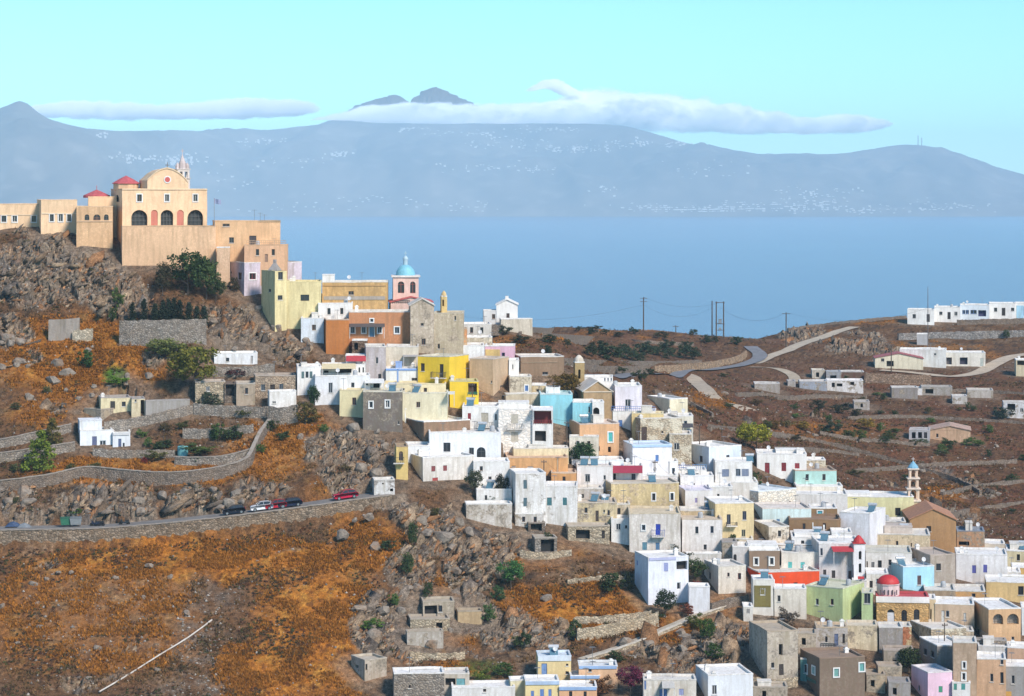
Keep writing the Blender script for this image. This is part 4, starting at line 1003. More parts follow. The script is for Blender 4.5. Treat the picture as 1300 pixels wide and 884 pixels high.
# ---------------------------------------------------------------- vehicles
def car(label, px, py, rz, paintc, L=3.7, D=None, dz=.12, glassy=True):
    g = G(px, py, D)+Vector((0, 0, dz)); r = empty('parked_car', g, rz); tag(r, label, 'car', 'cars parked along the hillside road')
    hw = .80; s = L/3.9
    prof = [(-1.95,.35),(-1.97,.62),(-1.90,.86),(-1.72,.93),(-1.0,.98),(-.45,1.02),(1.35,1.0),(1.80,.95),(1.92,.72),(1.92,.36),(1.62,.26),(-1.65,.26)]
    m = MB(); k = 0
    secs = [(-hw, .94), (-hw*.97, 1.0), (hw*.97, 1.0), (hw, .94)]
    for y, sc_ in secs: m.v += [(x*s*(1 if sc_ == 1.0 else .985), y, .26+(z-.26)*sc_) for x, z in prof]
    n = len(prof)
    for q in range(3):
        for i in range(n): j = (i+1) % n; m.f.append((q*n+i, q*n+j, (q+1)*n+j, (q+1)*n+i))
    m.f.append(tuple(range(n))); m.f.append(tuple(3*n+i for i in range(n))[::-1])
    body = m.build('body', paint(paintc, .25), r, True)
    cab = [(-.95,.97),(-.30,1.38),(-.05,1.44),(1.0,1.42),(1.35,1.34),(1.70,.97)]; m = MB(); k = len(cab)
    m.v += [(x*s, -hw*.93+max(0, z-.97)*.22, z) for x, z in cab]+[(x*s, hw*.93-max(0, z-.97)*.22, z) for x, z in cab]
    m.f.append(tuple(range(k))); m.f.append(tuple(range(k, 2*k))[::-1])
    for i in range(k): j = (i+1) % k; m.f.append((i, j, k+j, k+i))
    m.build('cabin', glass(), r)
    m = MB(); m.v += [(x*s, y*(-hw*.93+.1), z+.012) for y in (1, -1) for x, z in cab[1:5]]
    m.f += [(i, i+1, 4+i+1, 4+i) for i in range(3)]
    for y in (-1, 1):
        for x0, x1 in ((-.88, -.30), (.30, .34), (1.36, 1.64)): m.tube((x0*s, y*hw*.9, 1.0), ((x1 if x0 != .30 else .32)*s, y*(hw*.93-.09), 1.37), .035, n=4)
    m.build('roof', paint(paintc, .25), r)
    for x in (-1.22, 1.20):
        for y in (-1, 1):
            m = MB(); m.tube((x*s, y*(hw-.17), .30), (x*s, y*(hw+.02), .30), .30, n=16); wl = m.build('wheel', paint((.02,.02,.02), .9), r)
            m = MB(); m.tube((x*s, y*(hw+.02), .30), (x*s, y*(hw+.035), .30), .18, n=12); m.build('rim', paint((.45,.45,.46), .35, .8), wl)
    for y in (-1, 1):
        m = MB(); m.box(-1.96*s, -1.86*s, y*.62-.16, y*.62+.16, .64, .80); m.build('headlight', paint((.75,.75,.72), .15), r)
        m = MB(); m.box(1.86*s, 1.93*s, y*.64-.12, y*.64+.12, .66, .88); m.build('tail_light', paint((.45,.02,.02), .25), r)
        m = MB(); m.box(-.85*s, -.72*s, y*(hw+.09)-.09, y*(hw+.09)+.09, 1.0, 1.13); m.build('mirror', paint(paintc, .3), r)
    m = MB(); m.box(-1.985*s, -1.955*s, -.25, .25, .42, .53); m.build('number_plate', paint((.7,.7,.7)), r)
# ================================================================ the place: every house, wall and road, read off the photograph
ST1 = stone((.40,.34,.25), 2.0); ST2 = stone((.26,.235,.205), 2.2); ST3 = stone((.46,.40,.30), 1.8, .6, .35); STW = stone((.66,.63,.56), 1.7, .55, .22)
STO = stone((.48,.31,.14), 1.7, .65, .35); STG = stone((.20,.165,.135), 2.4, .5, .4); STP = stone((.42,.36,.27), 2.0, .5, .4, .5, (.58,.52,.40))
OLDW = plaster((.68,.65,.58), .6, .38); OLDY = plaster((.66,.55,.34), .6, .45); OLDC = plaster((.62,.55,.42), .7, .6); OLDG = plaster((.42,.40,.37), .6, .35, (.25,.22,.19)); WWORN = plaster((.78,.77,.74), .5, .12, (.40,.37,.33))
MON = (.82,.58,.36); MONw = plaster(MON, .25)
mg = 'monastery buildings on the crag'
# ---- monastery
def church_post(h):
    r = h.root; d = h.C.y; a = h.along
    def z(py): return (HY-py)/F*d-h.zb
    poly = [(a(187), z(240.5)), (a(187), z(229)), (a(191), z(225.5)), (a(197), z(220)), (a(204), z(216)), (a(212), z(214)), (a(220), z(216)), (a(228), z(220.5)), (a(234), z(226)), (a(239), z(232)), (a(239), z(240.5))]
    m = MB(); m.prism(poly, 0.0, 9.0); m.build('gable', h.wall, r)
    m = MB()
    for i in range(1, len(poly)-2):
        (xa, za), (xb, zb) = poly[i], poly[i+1]; m.face([(xa, -.15, za), (xb, -.15, zb), (xb, -.15, zb+.25), (xa, -.15, za+.25)]); m.face([(xa, -.15, za+.25), (xb, -.15, zb+.25), (xb, .5, zb+.25), (xa, .5, za+.25)])
    m.build('gable_coping', plaster((.74,.56,.36), .2), r)
    m = MB(); m.box(a(155), a(263), -.14, -.004, z(241.2), z(239.6)); m.build('cornice', plaster((.76,.58,.38), .2), r)
    cx, cz = a(212.5), z(228); m = MB(); m.prism([(cx+.72*math.cos(t), cz+.72*math.sin(t)) for t in [i*.3142 for i in range(20)]], -.10, -.002); ro = m.build('rosette_ring', plaster(WHF, .2), r)
    m = MB(); m.prism([(cx+.5*math.cos(t), cz+.5*math.sin(t)) for t in [i*.3142 for i in range(20)]], -.14, -.102); m.build('rosette', plaster((.55,.12,.10), .2), ro)
    m = MB(); m.box(cx-.06, cx+.06, 0.1, .22, z(214), z(206)); m.box(cx-.4, cx+.4, .1, .22, z(210), z(209.2)); m.build('cross', paint((.2,.17,.15)), r)
    cx = a(169); cy = 8.0; q = d+8; zz = lambda py: (HY-py)/F*q-h.zb
    m = MB(); m.lathe([(2.5, zz(242)), (2.5, zz(233.5))], (cx, cy, 0), 8); dr = m.build('drum', plaster((.70,.48,.30), .3), r)
    m = MB(); m.lathe([(2.75, zz(233.5)), (2.75, zz(232.8)), (1.4, zz(227.5)), (0, zz(223))], (cx, cy, 0), 8); m.build('drum_roof', tiles((.58,.12,.13)), dr)
    cx = a(239); cy = 6.0; m = MB(); m.box(cx-1.25, cx+1.25, cy-1.2, cy+1.2, zz(242), zz(227)); m.box(cx-1.45, cx+1.45, cy-1.4, cy+1.4, zz(226.9), zz(226))
    for sx in (-1, 0, 1):
        for sy in (-1, 1): m.box(cx+sx*1.0-.2, cx+sx*1.0+.2, cy+sy*1.0-.2, cy+sy*1.0+.2, zz(226), zz(216))
    for sy in (-1, 1): m.box(cx-1.2, cx+1.2, cy+sy*1.0-.22, cy+sy*1.0+.22, zz(218), zz(215.5))
    m.box(cx-1.4, cx+1.4, cy-1.35, cy+1.35, zz(215.4), zz(214.4)); tw = m.build('bell_tower', plaster((.66,.62,.58), .3), r)
    m = MB()
    for sx in (-1, 1): m.lathe([(.45, zz(214.4)), (.42, zz(210)), (.1, zz(207)), (0, zz(206))], (cx+sx*.95, cy, 0), 6)
    m.lathe([(.75, zz(214.4)), (.7, zz(207)), (.45, zz(203)), (.2, zz(199)), (0, zz(194))], (cx, cy, 0), 8); m.box(cx-.06, cx+.06, cy-.06, cy+.06, zz(194.5), zz(189)); m.box(cx-.35, cx+.35, cy-.06, cy+.06, zz(192), zz(191.3)); m.build('spire', plaster((.58,.50,.48), .3), tw)
    m = MB(); m.lathe([(.4, zz(224)), (.34, zz(221.5)), (.2, zz(220)), (0, zz(219.6))], (cx, cy, 0), 10); m.build('bell', paint((.12,.09,.05), .4, .8), tw)
ch = H('peach church with curved gable, arcade and white belfry on the crag', 141, 155, 263, 240, 287, MONw, [
    ('wf',177,251.5,6,9),('wf',212,251.5,5.5,9),('wf',248,251.5,5.5,9),('arch',149,252,5,9),
    ('oarch',177,277,20.5,20.5,(.06,.07,.07)),('oarch',212,277,16,20.5,(.06,.07,.07)),('oarch',248,277,20,20.5,(.06,.07,.07)),('niche',196,277,8.5,20.5,(.60,.22,.16)),('niche',229,277,8.5,20.5,(.60,.22,.16))],
    roof=MON, L=13, D=484, name='church', cat='church', group=mg); ch.post = church_post
H('long peach terrace wall holding up the church forecourt', 153, 155, 274, 287.4, 338, plaster((.76,.50,.30), .35), [], roof=(.66,.45,.27), L=8, D=477, name='terrace_wall', cat='wall', group=mg, found=5)
H('low peach monastery wing with three square windows at its far end', -70, -70, 52, 259, 291, MONw, [('wf',5,278,6,8),('wf',18.7,278,6,8),('wf',43,278,6,8),('wf',-15,278,6,8),('wf',-40,278,6,8),('band',-5,273,110,1.2,(.76,.60,.42))], roof=MON, L=10, D=487, group=mg, name='monastery_wing', cat='monastery')
H('peach monastery wing with three tall adjoining windows', 47, 52, 98, 254, 299, MONw, [('wf',65.7,276.7,5,9),('wf',77,276.7,5.5,9.5),('wf',87.7,276.7,5,9),('band',76,271.2,46,1.1,(.78,.64,.46))], roof=MON, L=11, D=485, group=mg, name='monastery_wing', cat='monastery')
H('peach monastery wing with three small arched windows', 97, 97, 143, 262, 316, plaster((.74,.48,.27), .45), [('arch',110.5,276,6,7.5),('arch',123,276,9,7.5,(.3,.12,.06)),('arch',135,276,6,7.5),('band',120,281,46,1.2,(.72,.5,.32))], roof=MON, L=9, D=483, group=mg, name='monastery_wing', cat='monastery')
def small_dome(h):
    cx = h.along(123); m = MB(); zt = h.H; m.lathe([(2.6, zt-.2), (2.6, zt+.25), (1.3, zt+.85), (.15, zt+1.35), (0, zt+1.4)], (cx, 4.5, 0), 10); m.box(cx-.05, cx+.05, 4.45, 4.55, zt+1.3, zt+2.2); m.build('dome', tiles((.58,.12,.13)), h.root)
h_ = H('tall peach block with small red cone roof beside the church', 112, 112, 148, 250, 290, MONw, [], roof=MON, L=8, D=489, group=mg, name='monastery_wing', cat='monastery'); h_.post = small_dome
H('peach house with roof terrace and wide slit window east of the church', 270, 273, 356, 280.5, 312, plaster((.74,.47,.26), .3), [('w',287,286,9,3.5),('w',294,305,6,7),('d',321,305.6,9,12,(.06,.05,.05)),('rail',342,281.5,28,3,(.5,.36,.22))], roof=(.72,.48,.28), L=9, D=481, group=mg, extras=(('aerial',.62,.4,2.4),('aerial',.72,.6,1.8)))
H('peach lower house with railed terrace below the church', 309, 310, 365, 311, 336, plaster((.74,.45,.27), .3), [('rail',338,308,50,5,(.5,.33,.2)),('d',338,328,4,10,(.35,.22,.15))], roof=(.70,.46,.28), L=6, D=476.5, group=mg)
H('pale peach stair wall sloping down from the church terrace', 274, 275, 292, 314, 336, plaster((.74,.50,.32), .5), [], L=4, D=476, group=mg, name='stair_wall', cat='wall')
H('lilac house with two dark windows under the peach houses', 285, 310, 383, 333.5, 372, plaster((.66,.58,.64), .5), [('w',304.6,350.7,4,9,WOOD),('wf',320.5,351,8,8,MARO),('w',293,346,2,3)], roof=(.72,.68,.66), L=9, D=475, extras=(('chimney',.3,.5,1.2),))
def pyr(h):
    m = MB(); x = h.along(355); m.lathe([(1.3, h.H), (1.3, h.H+.2), (.35, h.H+1.4), (.35, h.H+2.1), (0, h.H+2.1)], (x, 2.5, 0), 4); m.build('chimney', plaster((.35,.33,.31), .5), h.root)
h_ = H('cream yellow house with stair tower perched on the rocks', 332, 349, 364, 344.5, 412, plaster(YC, .35), [('w',342.7,368.8,3,4),('w',356,350,6,10),('w',355.7,378,6,6)], roof=YC, L=7, D=466, found=6); h_.post = pyr
H('cream yellow house with one wide dark window on the rocks', 364, 364, 408, 357.5, 408, plaster(YC, .35), [('win',387,378,11,8,(.06,.04,.03)),('w',395.7,401,4,5)], roof=YC, L=8, D=467.5, found=6, extras=(('chimney',.2,.6,.9),))
H('weathered orange tan block with one small window and parapet', 409, 409, 492, 358, 392, plaster((.62,.40,.17), .6), [('w',445.7,372,7,5),('band',450,363,80,1.0,(.45,.28,.13)),('panel',450,378.5,78,4.5,(.40,.36,.31))], roof=OW, L=9, D=472, extras=(('hut',.0,.18,.1,.5,1.5,W),('aerial',.6,.4,2)))
H('white flat house with rooftop tank beside the orange houses', 404, 404, 448, 385, 412, plaster(W, .4), [], L=6, D=467, extras=(('tank',.8,.5),('dish',.9,.3)))
H('small bluish white house on rocks under the cream house', 381, 382, 411, 404, 427, plaster(WB, .4), [('w',398.7,416,5,7)], L=5, D=463)
H('burnt orange windowless block', 410, 414, 443, 406, 447, plaster(OR, .3), [], roof=(.55,.42,.32), L=8, D=460)
H('salmon orange house with porch and white framed windows', 443, 443, 521, 396, 440, plaster(SAL, .45), [('wf',447.8,419,5,8,GB),('wf',461.8,419,5,8,GB),('df',472,421,6,14,(.16,.30,.42)),('wf',482,419,5,8,GB),('wf',504,419.4,6,8,GB),('wf',472,407,4,4,GB),('awn',466,413,45,3.5,(.10,.085,.08),1.8)], roof=OW, L=9, D=463)
H('low brown stone outhouse under the salmon orange house', 446, 447, 466, 432, 447, stone((.20,.14,.10)), [('open',452,440,5,9)], L=4, D=458.5, name='outhouse', cat='shed')
# ---- church with the blue dome
def dome_church(h):
    r = h.root; cx = (h.xr[0]+h.xr[1])/2; cy = h.W/2; z = h.H; m = MB(); m.box(h.xr[0]-.3, h.xr[1]+.3, -.3, h.W+.3, z+.06, z+.36); m.build('cornice', plaster((.74,.68,.62), .2), r)
    m = MB(); R_ = h.W*.38; m.lathe([(R_*math.cos(t), z+.36+R_*1.1*math.sin(t)) for t in [i*math.pi/2/8 for i in range(9)]], (cx, cy, 0), 18); dm = m.build('dome', paint((.22,.52,.62), .6), r, True)
    m = MB(); zt = z+.36+R_*1.1; m.lathe([(.42, zt-.1), (.42, zt+.9), (.55, zt+.95), (.5, zt+1.2), (.25, zt+1.6), (0, zt+1.7)], (cx, cy, 0), 8); m.box(cx-.05, cx+.05, cy-.05, cy+.05, zt+1.7, zt+2.6); m.box(cx-.3, cx+.3, cy-.05, cy+.05, zt+2.1, zt+2.22); m.build('lantern', paint((.45,.60,.66)), dm)
h_ = H('pink church tower with sky blue dome and twin arched windows', 497, 499, 531.5, 352.5, 388, plaster((.74,.54,.46), .25), [('arch',509,365,8,15,(.3,.08,.06)),('arch',524,365,7,15,(.3,.08,.06)),('arch',498,365,5,15)], L=5.2, D=478, name='church', cat='church', yaw=4); h_.post = dome_church
H('low red tiled church nave around the blue domed tower', 494, 496, 549, 384, 396, plaster((.70,.50,.42), .3), [('rail',508,383.5,24,4,(.08,.07,.06))], roofm=tiles((.58,.13,.12)), gable=.9, L=8, D=474.5, name='church_nave', cat='church')
H('old stone chapel front with white pediment beside the salmon house', 519, 521, 551, 388, 440, plaster((.56,.48,.37), .7, .35), [('w',537.7,434,5,8,WOOD),('w',536,412,4,4)], roof=(.7,.66,.58), gable=1.15, L=8, D=461, name='chapel', cat='chapel')
H('worn cream stone house with blank patchy wall', 551, 551, 588, 397.5, 446, plaster((.60,.51,.36), .7, .4, (.42,.34,.25)), [('w',578,404,2,5),('w',557,440,3,6)], roof=(.62,.55,.42), L=8, D=461.5)
def wallbell(h):
    x = (h.xr[0]+h.xr[1])/2; m = MB(); m.lathe([(h.W*.5, h.H), (h.W*.42, h.H+.5), (.15, h.H+.9), (0, h.H+1.0)], (x, .4, 0), 10); m.build('cap', plaster((.70,.52,.26), .5), h.root)
h_ = H('narrow ochre bell wall standing above the worn stone house', 559, 560.5, 567.5, 376, 398, plaster((.66,.50,.22), .5), [('open',562.5,385,2.2,8)], L=1.2, D=468, name='bell_wall', cat='bell tower', par=.05); h_.post = wallbell
H('white flat house behind the worn stone house', 586, 588, 624, 411.5, 432, plaster(OW, .3), [], L=7, D=478)
H('orange patched ruined wall under the worn cream house', 570, 570, 593, 417, 440, plaster((.58,.42,.26), .7, .5, (.55,.26,.12)), [], roof=(.5,.4,.3), L=3, D=465, name='ruined_wall', cat='wall')
H('long white flat house with tank above the yellow house', 570, 571, 615, 438.5, 458, plaster(W, .3), [('w',583,445,2,4)], L=7, D=462, extras=(('tank',.2,.5),))
H('stone parapet house between white roofs', 590, 592, 625, 428, 442, plaster((.62,.55,.42), .6, .3), [('open',630,433,3,4)], L=5, D=470)
H('pink house with yellow front panel and one violet window', 615, 615.5, 653, 439, 464, plaster(PK, .25), [('panel',625.5,449.5,18.5,11.5,(.70,.50,.20)),('w',639,451,4,6,PURP)], L=7, D=464)
H('saturated yellow house with iron balcony', 530.5, 570.5, 595, 453, 492, plaster(YE, .15), [('w',536.6,466.3,5,10,(.08,.06,.04)),('w',560.5,471,5,17,(.08,.06,.04)),('bal',558,476,17,7)], roof=(.66,.62,.5), side='R', L=8, D=446.5, found=5, extras=(('aerial',.5,.5,1.5),))
H('yellow annexe with green gate below the yellow house', 569, 571, 607.5, 484, 513, plaster(YE, .15), [('open',600,494,11,15,(.09,.05,.035)),('rail',600,500,12,4,GRN)], roof=(.6,.55,.3), L=6, D=443)
H('tall lilac grey tower house with two narrow windows', 463, 464.5, 490, 440, 486, plaster((.50,.46,.46), .5), [('w',478.5,458,3,8),('w',482,478.5,4,7)], roof=OW, L=8, D=455)
H('cream windowless house behind the blue trimmed terrace', 490, 490, 531, 440, 472, plaster((.72,.65,.52), .4), [('awn',521,451.5,18,1.5,(.42,.40,.38),2.0)], L=7, D=458, roof=OW)
H('white terrace with blue stripes and blue corner', 489, 490, 531, 468, 488, plaster((.76,.77,.75), .3), [('band',510,469.3,41,2.4,(.22,.36,.66)),('band',505,478,1.8,19,(.22,.36,.66)),('w',526,482,7,4)], L=5, D=451, name='terrace_house', extras=(('hut',.3,.5,.3,.8,1.2,(.30,.45,.75)),))
H('white house with green shuttered triple window and roof terrace', 377, 377.5, 408, 465.5, 500, plaster(W, .3), [('s',384.5,476,3.5,9,(.12,.20,.20)),('win',389.7,476,4.5,9,W),('s',395,476,3.5,9,(.12,.20,.20))], L=7, D=443)
H('white house under a cream canvas awning', 409, 409, 464, 463, 482, plaster(W, .3), [('open',436,471,20,10,(.03,.03,.035)),('open',414,473,6,5),('w',456,470,2,7),('w',461,470,2,7),('awn',430,464.5,43,5,(.72,.60,.36),3.0)], L=5, D=446, extras=(('chimney',.25,.5,1.0),))
H('small house with red awning behind the white terrace house', 438, 439, 465, 451, 466, plaster(W, .3), [('awn',452,455,25,6,(.50,.05,.06),2.0)], L=4, D=450)
H('white lower block with tall narrow window over the crag', 399, 400, 470, 477, 516, plaster((.78,.79,.80), .3), [('w',419.5,492.5,5,13,(.3,.33,.36)),('w',448,489,4,6),('w',466,486,3,6)], L=6, D=439.5, found=6)
H('cream cube with single dark window over the crag', 430, 431, 461, 495.5, 523, plaster((.74,.66,.40), .3), [('w',449.7,509.7,5,9,WOOD)], roof=CR, L=4, D=436, found=6)
H('white pergola house with slatted canopy between cream roofs', 461, 462, 487, 483.5, 497, plaster(W, .3), [('open',467,491,6,9),('open',478,491,8,9),('awn',475,483.5,25,4,(.74,.73,.70),2.2)], L=4, D=441)
H('dark grey rendered stone house with white framed windows', 460, 461, 511, 497.5, 548, plaster((.19,.17,.145), .6, .35, (.26,.22,.17)), [('wf',471,514,4.5,8,WHF),('wf',492,513,5,9,WHF),('w',506,537,2,4)], roof=(.66,.62,.5), L=8, D=436, found=6)
H('wide cream flat roofed house', 486, 487, 566, 487.5, 512, plaster(CR, .3), [], roof=CR, L=7, D=442.5, extras=(('chimney',.85,.3,1.0),('aerial',.9,.3,2.0)))
H('cream house with stair and canopy beside the yellow house', 510, 511, 568, 499, 538, plaster((.74,.68,.48), .3), [('w',531,514,5,7),('awn',573,498.5,9,2.5,(.7,.68,.6),2.0)], roof=(.74,.70,.55), L=7, D=439.5, extras=(('aerial',.2,.5,1.4),))
H('small white house with triple french doors', 512, 514, 556, 519, 537, plaster((.78,.80,.80), .25), [('w',526.5,527,4,8,(.15,.2,.25)),('win',538,528.5,4,12,(.72,.74,.74)),('win',543.5,528.5,4,12,(.72,.74,.74)),('win',549,528.5,4,12,(.72,.74,.74))], L=3.5, D=436.5)
H('grey brown wall house with small white arched windows', 511, 538, 597, 535.5, 568, plaster((.30,.20,.13), .6), [('arch',516,549,2.5,7,WHF),('arch',524,550.5,2.5,5,WHF),('arch',528.5,553,2.8,8,WHF)], roof=W, L=9, D=433, found=6)
# ---- white houses over the gully
H('big white house with arched balcony door', 543, 545, 636, 549, 588, plaster((.78,.80,.81), .3), [('w',567.4,568,9,12,(.08,.08,.09)),('w',598.8,572.8,6,9,(.08,.08,.09)),('arch',611,575,11,15,(.06,.06,.06)),('bal',613,583,19,4)], L=9, D=426.5, extras=(('aerial',.2,.4,1.6),('chimney',.5,.3,.5),('tank',.9,.5)))
H('white low wing left of the big white house', 515, 517, 546, 565.5, 590, plaster((.78,.80,.82), .3), [], L=6, D=425, roof=W)
H('beige white house with red shutters over the gully', 519, 537, 602, 581, 617, plaster((.74,.70,.64), .4), [('s',550,595,5,7,(.28,.07,.07)),('s',565,595,5,7,(.28,.07,.07)),('s',552.5,610.6,7,8,(.45,.07,.06))], L=7, D=421, found=6)
H('white stepped house with three tiny windows', 599, 601, 647, 586, 622, plaster(W, .35), [('w',611,595,4,6),('w',622,608.7,4,7),('w',618,628,3,6)], L=6, D=421.5, found=6)
H('narrow ochre house end with dark balcony over the crag', 501, 503, 518, 566.5, 610, plaster((.70,.52,.20), .4), [('arch',509,579,5,12),('bal',506,584,13,7,(.03,.03,.03))], roof=(.4,.3,.2), L=5, D=424, found=6)
H('small crumbling white hut on the cliff path', 473, 475, 501, 609, 632, plaster((.70,.69,.66), .6, .45, (.30,.27,.24)), [('open',497,622,4,4),('open',486,614,2,2)], roof=OW, L=3.5, D=414, name='hut', cat='hut')
H('white terrace wall with stained rubble below', 590, 592, 650, 640, 668, plaster((.66,.62,.55), .7, .55, (.36,.31,.25)), [], roof=W, L=4, D=414.5, name='terrace_wall', cat='wall', found=4)
H('white house with two stacked slate shutters', 647, 654.5, 693, 601, 668, WWORN, [('s',666.7,615,4.5,11,(.10,.17,.20)),('s',666.7,637.5,4.5,11,(.10,.17,.20))], L=7, D=415.5)
H('white lower house with pair of teal shutters side by side', 692, 692.5, 733, 617, 668, WWORN, [('s',697.5,637,6,10,(.07,.20,.22)),('s',717,636.6,5.5,10,(.07,.20,.22))], L=7, D=415)
H('orange plaster long house with walled roof terrace', 641, 644, 721, 581, 604, plaster((.68,.38,.17), .35), [('w',652,592,5,1.5),('w',673,593,7,1.5),('band',708,592,1.5,22,(.74,.55,.35))], roof=(.66,.46,.32), L=8, D=427)
H('orange lower house with rooftop pergola', 699, 700, 732, 600, 622, plaster((.68,.36,.15), .35), [('rail',708,612,18,2,(.12,.07,.05))], roof=(.66,.5,.36), L=6, D=423)
H('narrow cream parapet house with worn yellow wall', 650, 652, 722, 569, 584, plaster((.74,.64,.42), .4), [], L=4, D=434, roof=OW)
H('white house with beige shuttered balcony door', 586, 587, 633, 516, 552, plaster(W, .3), [('s',595.8,529,4,9,MARO),('s',615.5,530,9,11,(.52,.46,.36)),('bal',616,539,20,6),('w',629.6,529.7,2.5,8)], L=8, D=437, extras=(('aerial',.3,.5,1.6),))
H('spotted white house with two stacked beige shutters and balcony', 632, 633, 676, 519, 566, stone((.74,.72,.68), 1.2, .75, .15), [('s',653.5,532,9,12,(.58,.52,.42)),('bal',654,541,20,6),('s',653.5,555,9,12,(.58,.52,.42))], roof=W, L=8, D=435.5, extras=(('hut',.0,.9,.4,.95,1.0,W),))
H('white porch house with dark red railing over an open garage', 675, 676, 702, 520, 566, plaster((.76,.75,.72), .3), [('open',689,530,22,17,(.18,.03,.03)),('rail',689,536,23,5,(.25,.03,.03)),('open',686,554,14,13),('awn',689,519,26,3,(.74,.73,.72),1.6)], L=7, D=434)
H('turquoise house with plain walls', 684, 686, 727, 500.5, 538, plaster(TQ, .2), [], roof=(.55,.74,.76), L=8, D=446.5)
H('turquoise lower wing with white roof edge', 726, 727, 753, 510.5, 536, plaster(TQ, .25), [('w',748,520,2,7)], roof=W, L=7, D=445)
H('white block with one open arch and balcony', 750, 752, 767, 510.5, 537, plaster((.76,.74,.70), .3), [('oarch',757,522,8,9),('bal',757,530,12,4,W)], L=5, D=444)
H('sandstone brown chapel with blind pediment front', 731, 741, 777, 497, 534, plaster((.42,.29,.16), .4), [('band',759,497.5,40,1.4,(.60,.50,.38))], roof=(.72,.66,.58), gable=1.7, L=10, D=452, name='chapel', cat='chapel')
H('white house with row of tiny blue windows behind the chapel', 741, 742, 778, 479, 496, plaster(W, .2), [('w',768,482,1.5,4,BLU),('w',772,482,1.5,4,BLU),('w',776,482,1.5,4,BLU)], L=6, D=463)
H('pale lilac house with glazed door onto blue terrace', 777, 781, 815, 490, 522, plaster((.72,.69,.74), .25), [('win',797,513.5,7,13,(.6,.6,.6))], roof=W, L=8, D=457, extras=(('tank',.05,.4),('chimney',.7,.4,.9)))
H('white house with blue railed terrace and blue window', 777, 778, 832, 522, 548, plaster(W, .25), [('rail',804,519,55,6,(.10,.20,.48)),('s',787.5,538,5,9,BLU)], L=6, D=452.5)
H('cream angled house with bare parapet above the field', 822, 850, 873, 506.5, 530, plaster((.74,.68,.50), .3), [('awn',850,517,1,1,CR,.2)], roof=W, L=8, D=461, extras=(('tank',.2,.6),))
H('ochre cream parapet house beside the blue terrace', 801, 802, 842, 524.5, 540, plaster((.72,.56,.28), .3), [], L=4, D=449, roof=CR)
H('cream house end with dark awning at the field edge', 845, 847, 880, 528, 556, plaster((.76,.72,.60), .3), [('awn',873,540,13,4,(.06,.06,.07),1.5),('d',875,549,6,7,(.16,.3,.5))], L=6, D=455)
H('rubble stone house with tall dark door', 797, 813, 866, 531.5, 568, STP, [('d',817.8,551.6,7,18,(.07,.04,.03)),('w',841,549,2.5,3),('w',858,571,7,9)], roof=OW, L=8, D=446, extras=(('chimney',.1,.3,.5),))
H('stone lower wall house under the rubble stone house', 848, 850, 878, 551, 592, STP, [('w',859,567,7,9)], roof=OW, L=6, D=447)
p_ = H('peach house with turquoise shutter and rooftop solar heater', 723, 736, 786, 538, 576, plaster((.70,.42,.23), .35), [('sf',775,555,5.5,12,(.10,.50,.48)),('d',760,570,3,6),('open',774,571,4,7)], roof=(.62,.52,.45), L=8, D=438.5); PEACH = p_
H('cream garden wall house beside the peach house', 722, 723, 760, 554, 580, plaster((.76,.70,.58), .4), [], L=3, D=436, roof=OW)
H('white house with sky blue roof band and blue window', 791, 803, 853, 565, 614, plaster((.76,.75,.76), .25), [('s',834,582,4,8,BLU),('s',796,585,6,6,BLU),('band',828,566.5,50,2.6,(.40,.56,.78))], roof=(.60,.70,.80), L=7, D=435)
H('white rounded stair house beside the blue banded house', 848, 850, 861, 586, 618, plaster(W, .3), [('oarch',846,606,4,9)], L=5, D=436)
H('white courtyard house with long bluish parapet', 724, 726, 792, 584, 600, plaster(WB, .3), [], L=6, D=435.5)
H('white house with maroon porch awning', 731, 732.5, 778, 591.5, 622, plaster((.76,.74,.72), .3), [('w',746,607,6,10,(.2,.22,.22)),('w',767.6,606.5,3,6)], L=8, D=431, roof=(.76,.70,.64))
H('white porch wing under the maroon awning', 777, 778, 816, 592, 622, plaster((.76,.74,.74), .3), [('open',779.5,607,5,11),('w',804,606,5,9,(.1,.12,.2)),('awn',796,595.5,39,8,(.33,.03,.06),1.6)], L=6, D=431)
H('yellow ochre stone house with two framed windows', 763, 776, 862, 614, 655, plaster((.66,.53,.29), .6, .35, (.46,.36,.24)), [('wf',829.8,631,4,9,WOOD),('wf',853,630.5,4,9,WOOD)], roof=(.6,.54,.44), L=9, D=421.5)
H('patchy old yellow cottage with three dark openings', 729, 731, 783, 638, 674, OLDY, [('w',744,648,4,7),('d',758,655,4,14,(.07,.05,.04)),('w',767,649,2,4),('w',772.7,651,3,7)], roof=(.58,.5,.4), L=7, D=414.5)
H('white kiosk house with bright flat roof', 775, 776, 800, 659, 682, plaster(W, .4), [('w',785,669,6,8),('w',795,669,3,4)], L=5, D=411.5)
H('tall off white house with cobalt blue balcony door', 797, 799, 864, 651.5, 706, plaster((.74,.69,.62), .55), [('wf',817,670,4.5,7,GB),('d',835.4,672.5,6,14,(.02,.05,.40)),('bal',835.5,676.5,16,8,(.10,.14,.40)),('s',818.5,693.5,6,10,(.14,.30,.38)),('s',835,694,5,9,(.12,.24,.40)),('s',853,696,6,10,(.6,.58,.52))], roof=(.66,.56,.40), L=9, D=410.5)
H('off white house with three plain dark windows', 862, 866, 917, 659, 704, plaster((.75,.71,.67), .4), [('w',884.7,673,4,9,(.1,.1,.1)),('w',904,672.5,4,9,(.1,.12,.2)),('w',895,695,4,7,(.4,.38,.36))], roof=(.62,.52,.40), L=8, D=411)
H('brown stone parapet behind the off white houses', 862, 864, 922, 648, 662, plaster((.60,.48,.30), .6, .4), [], roof=OW, L=5, D=418)
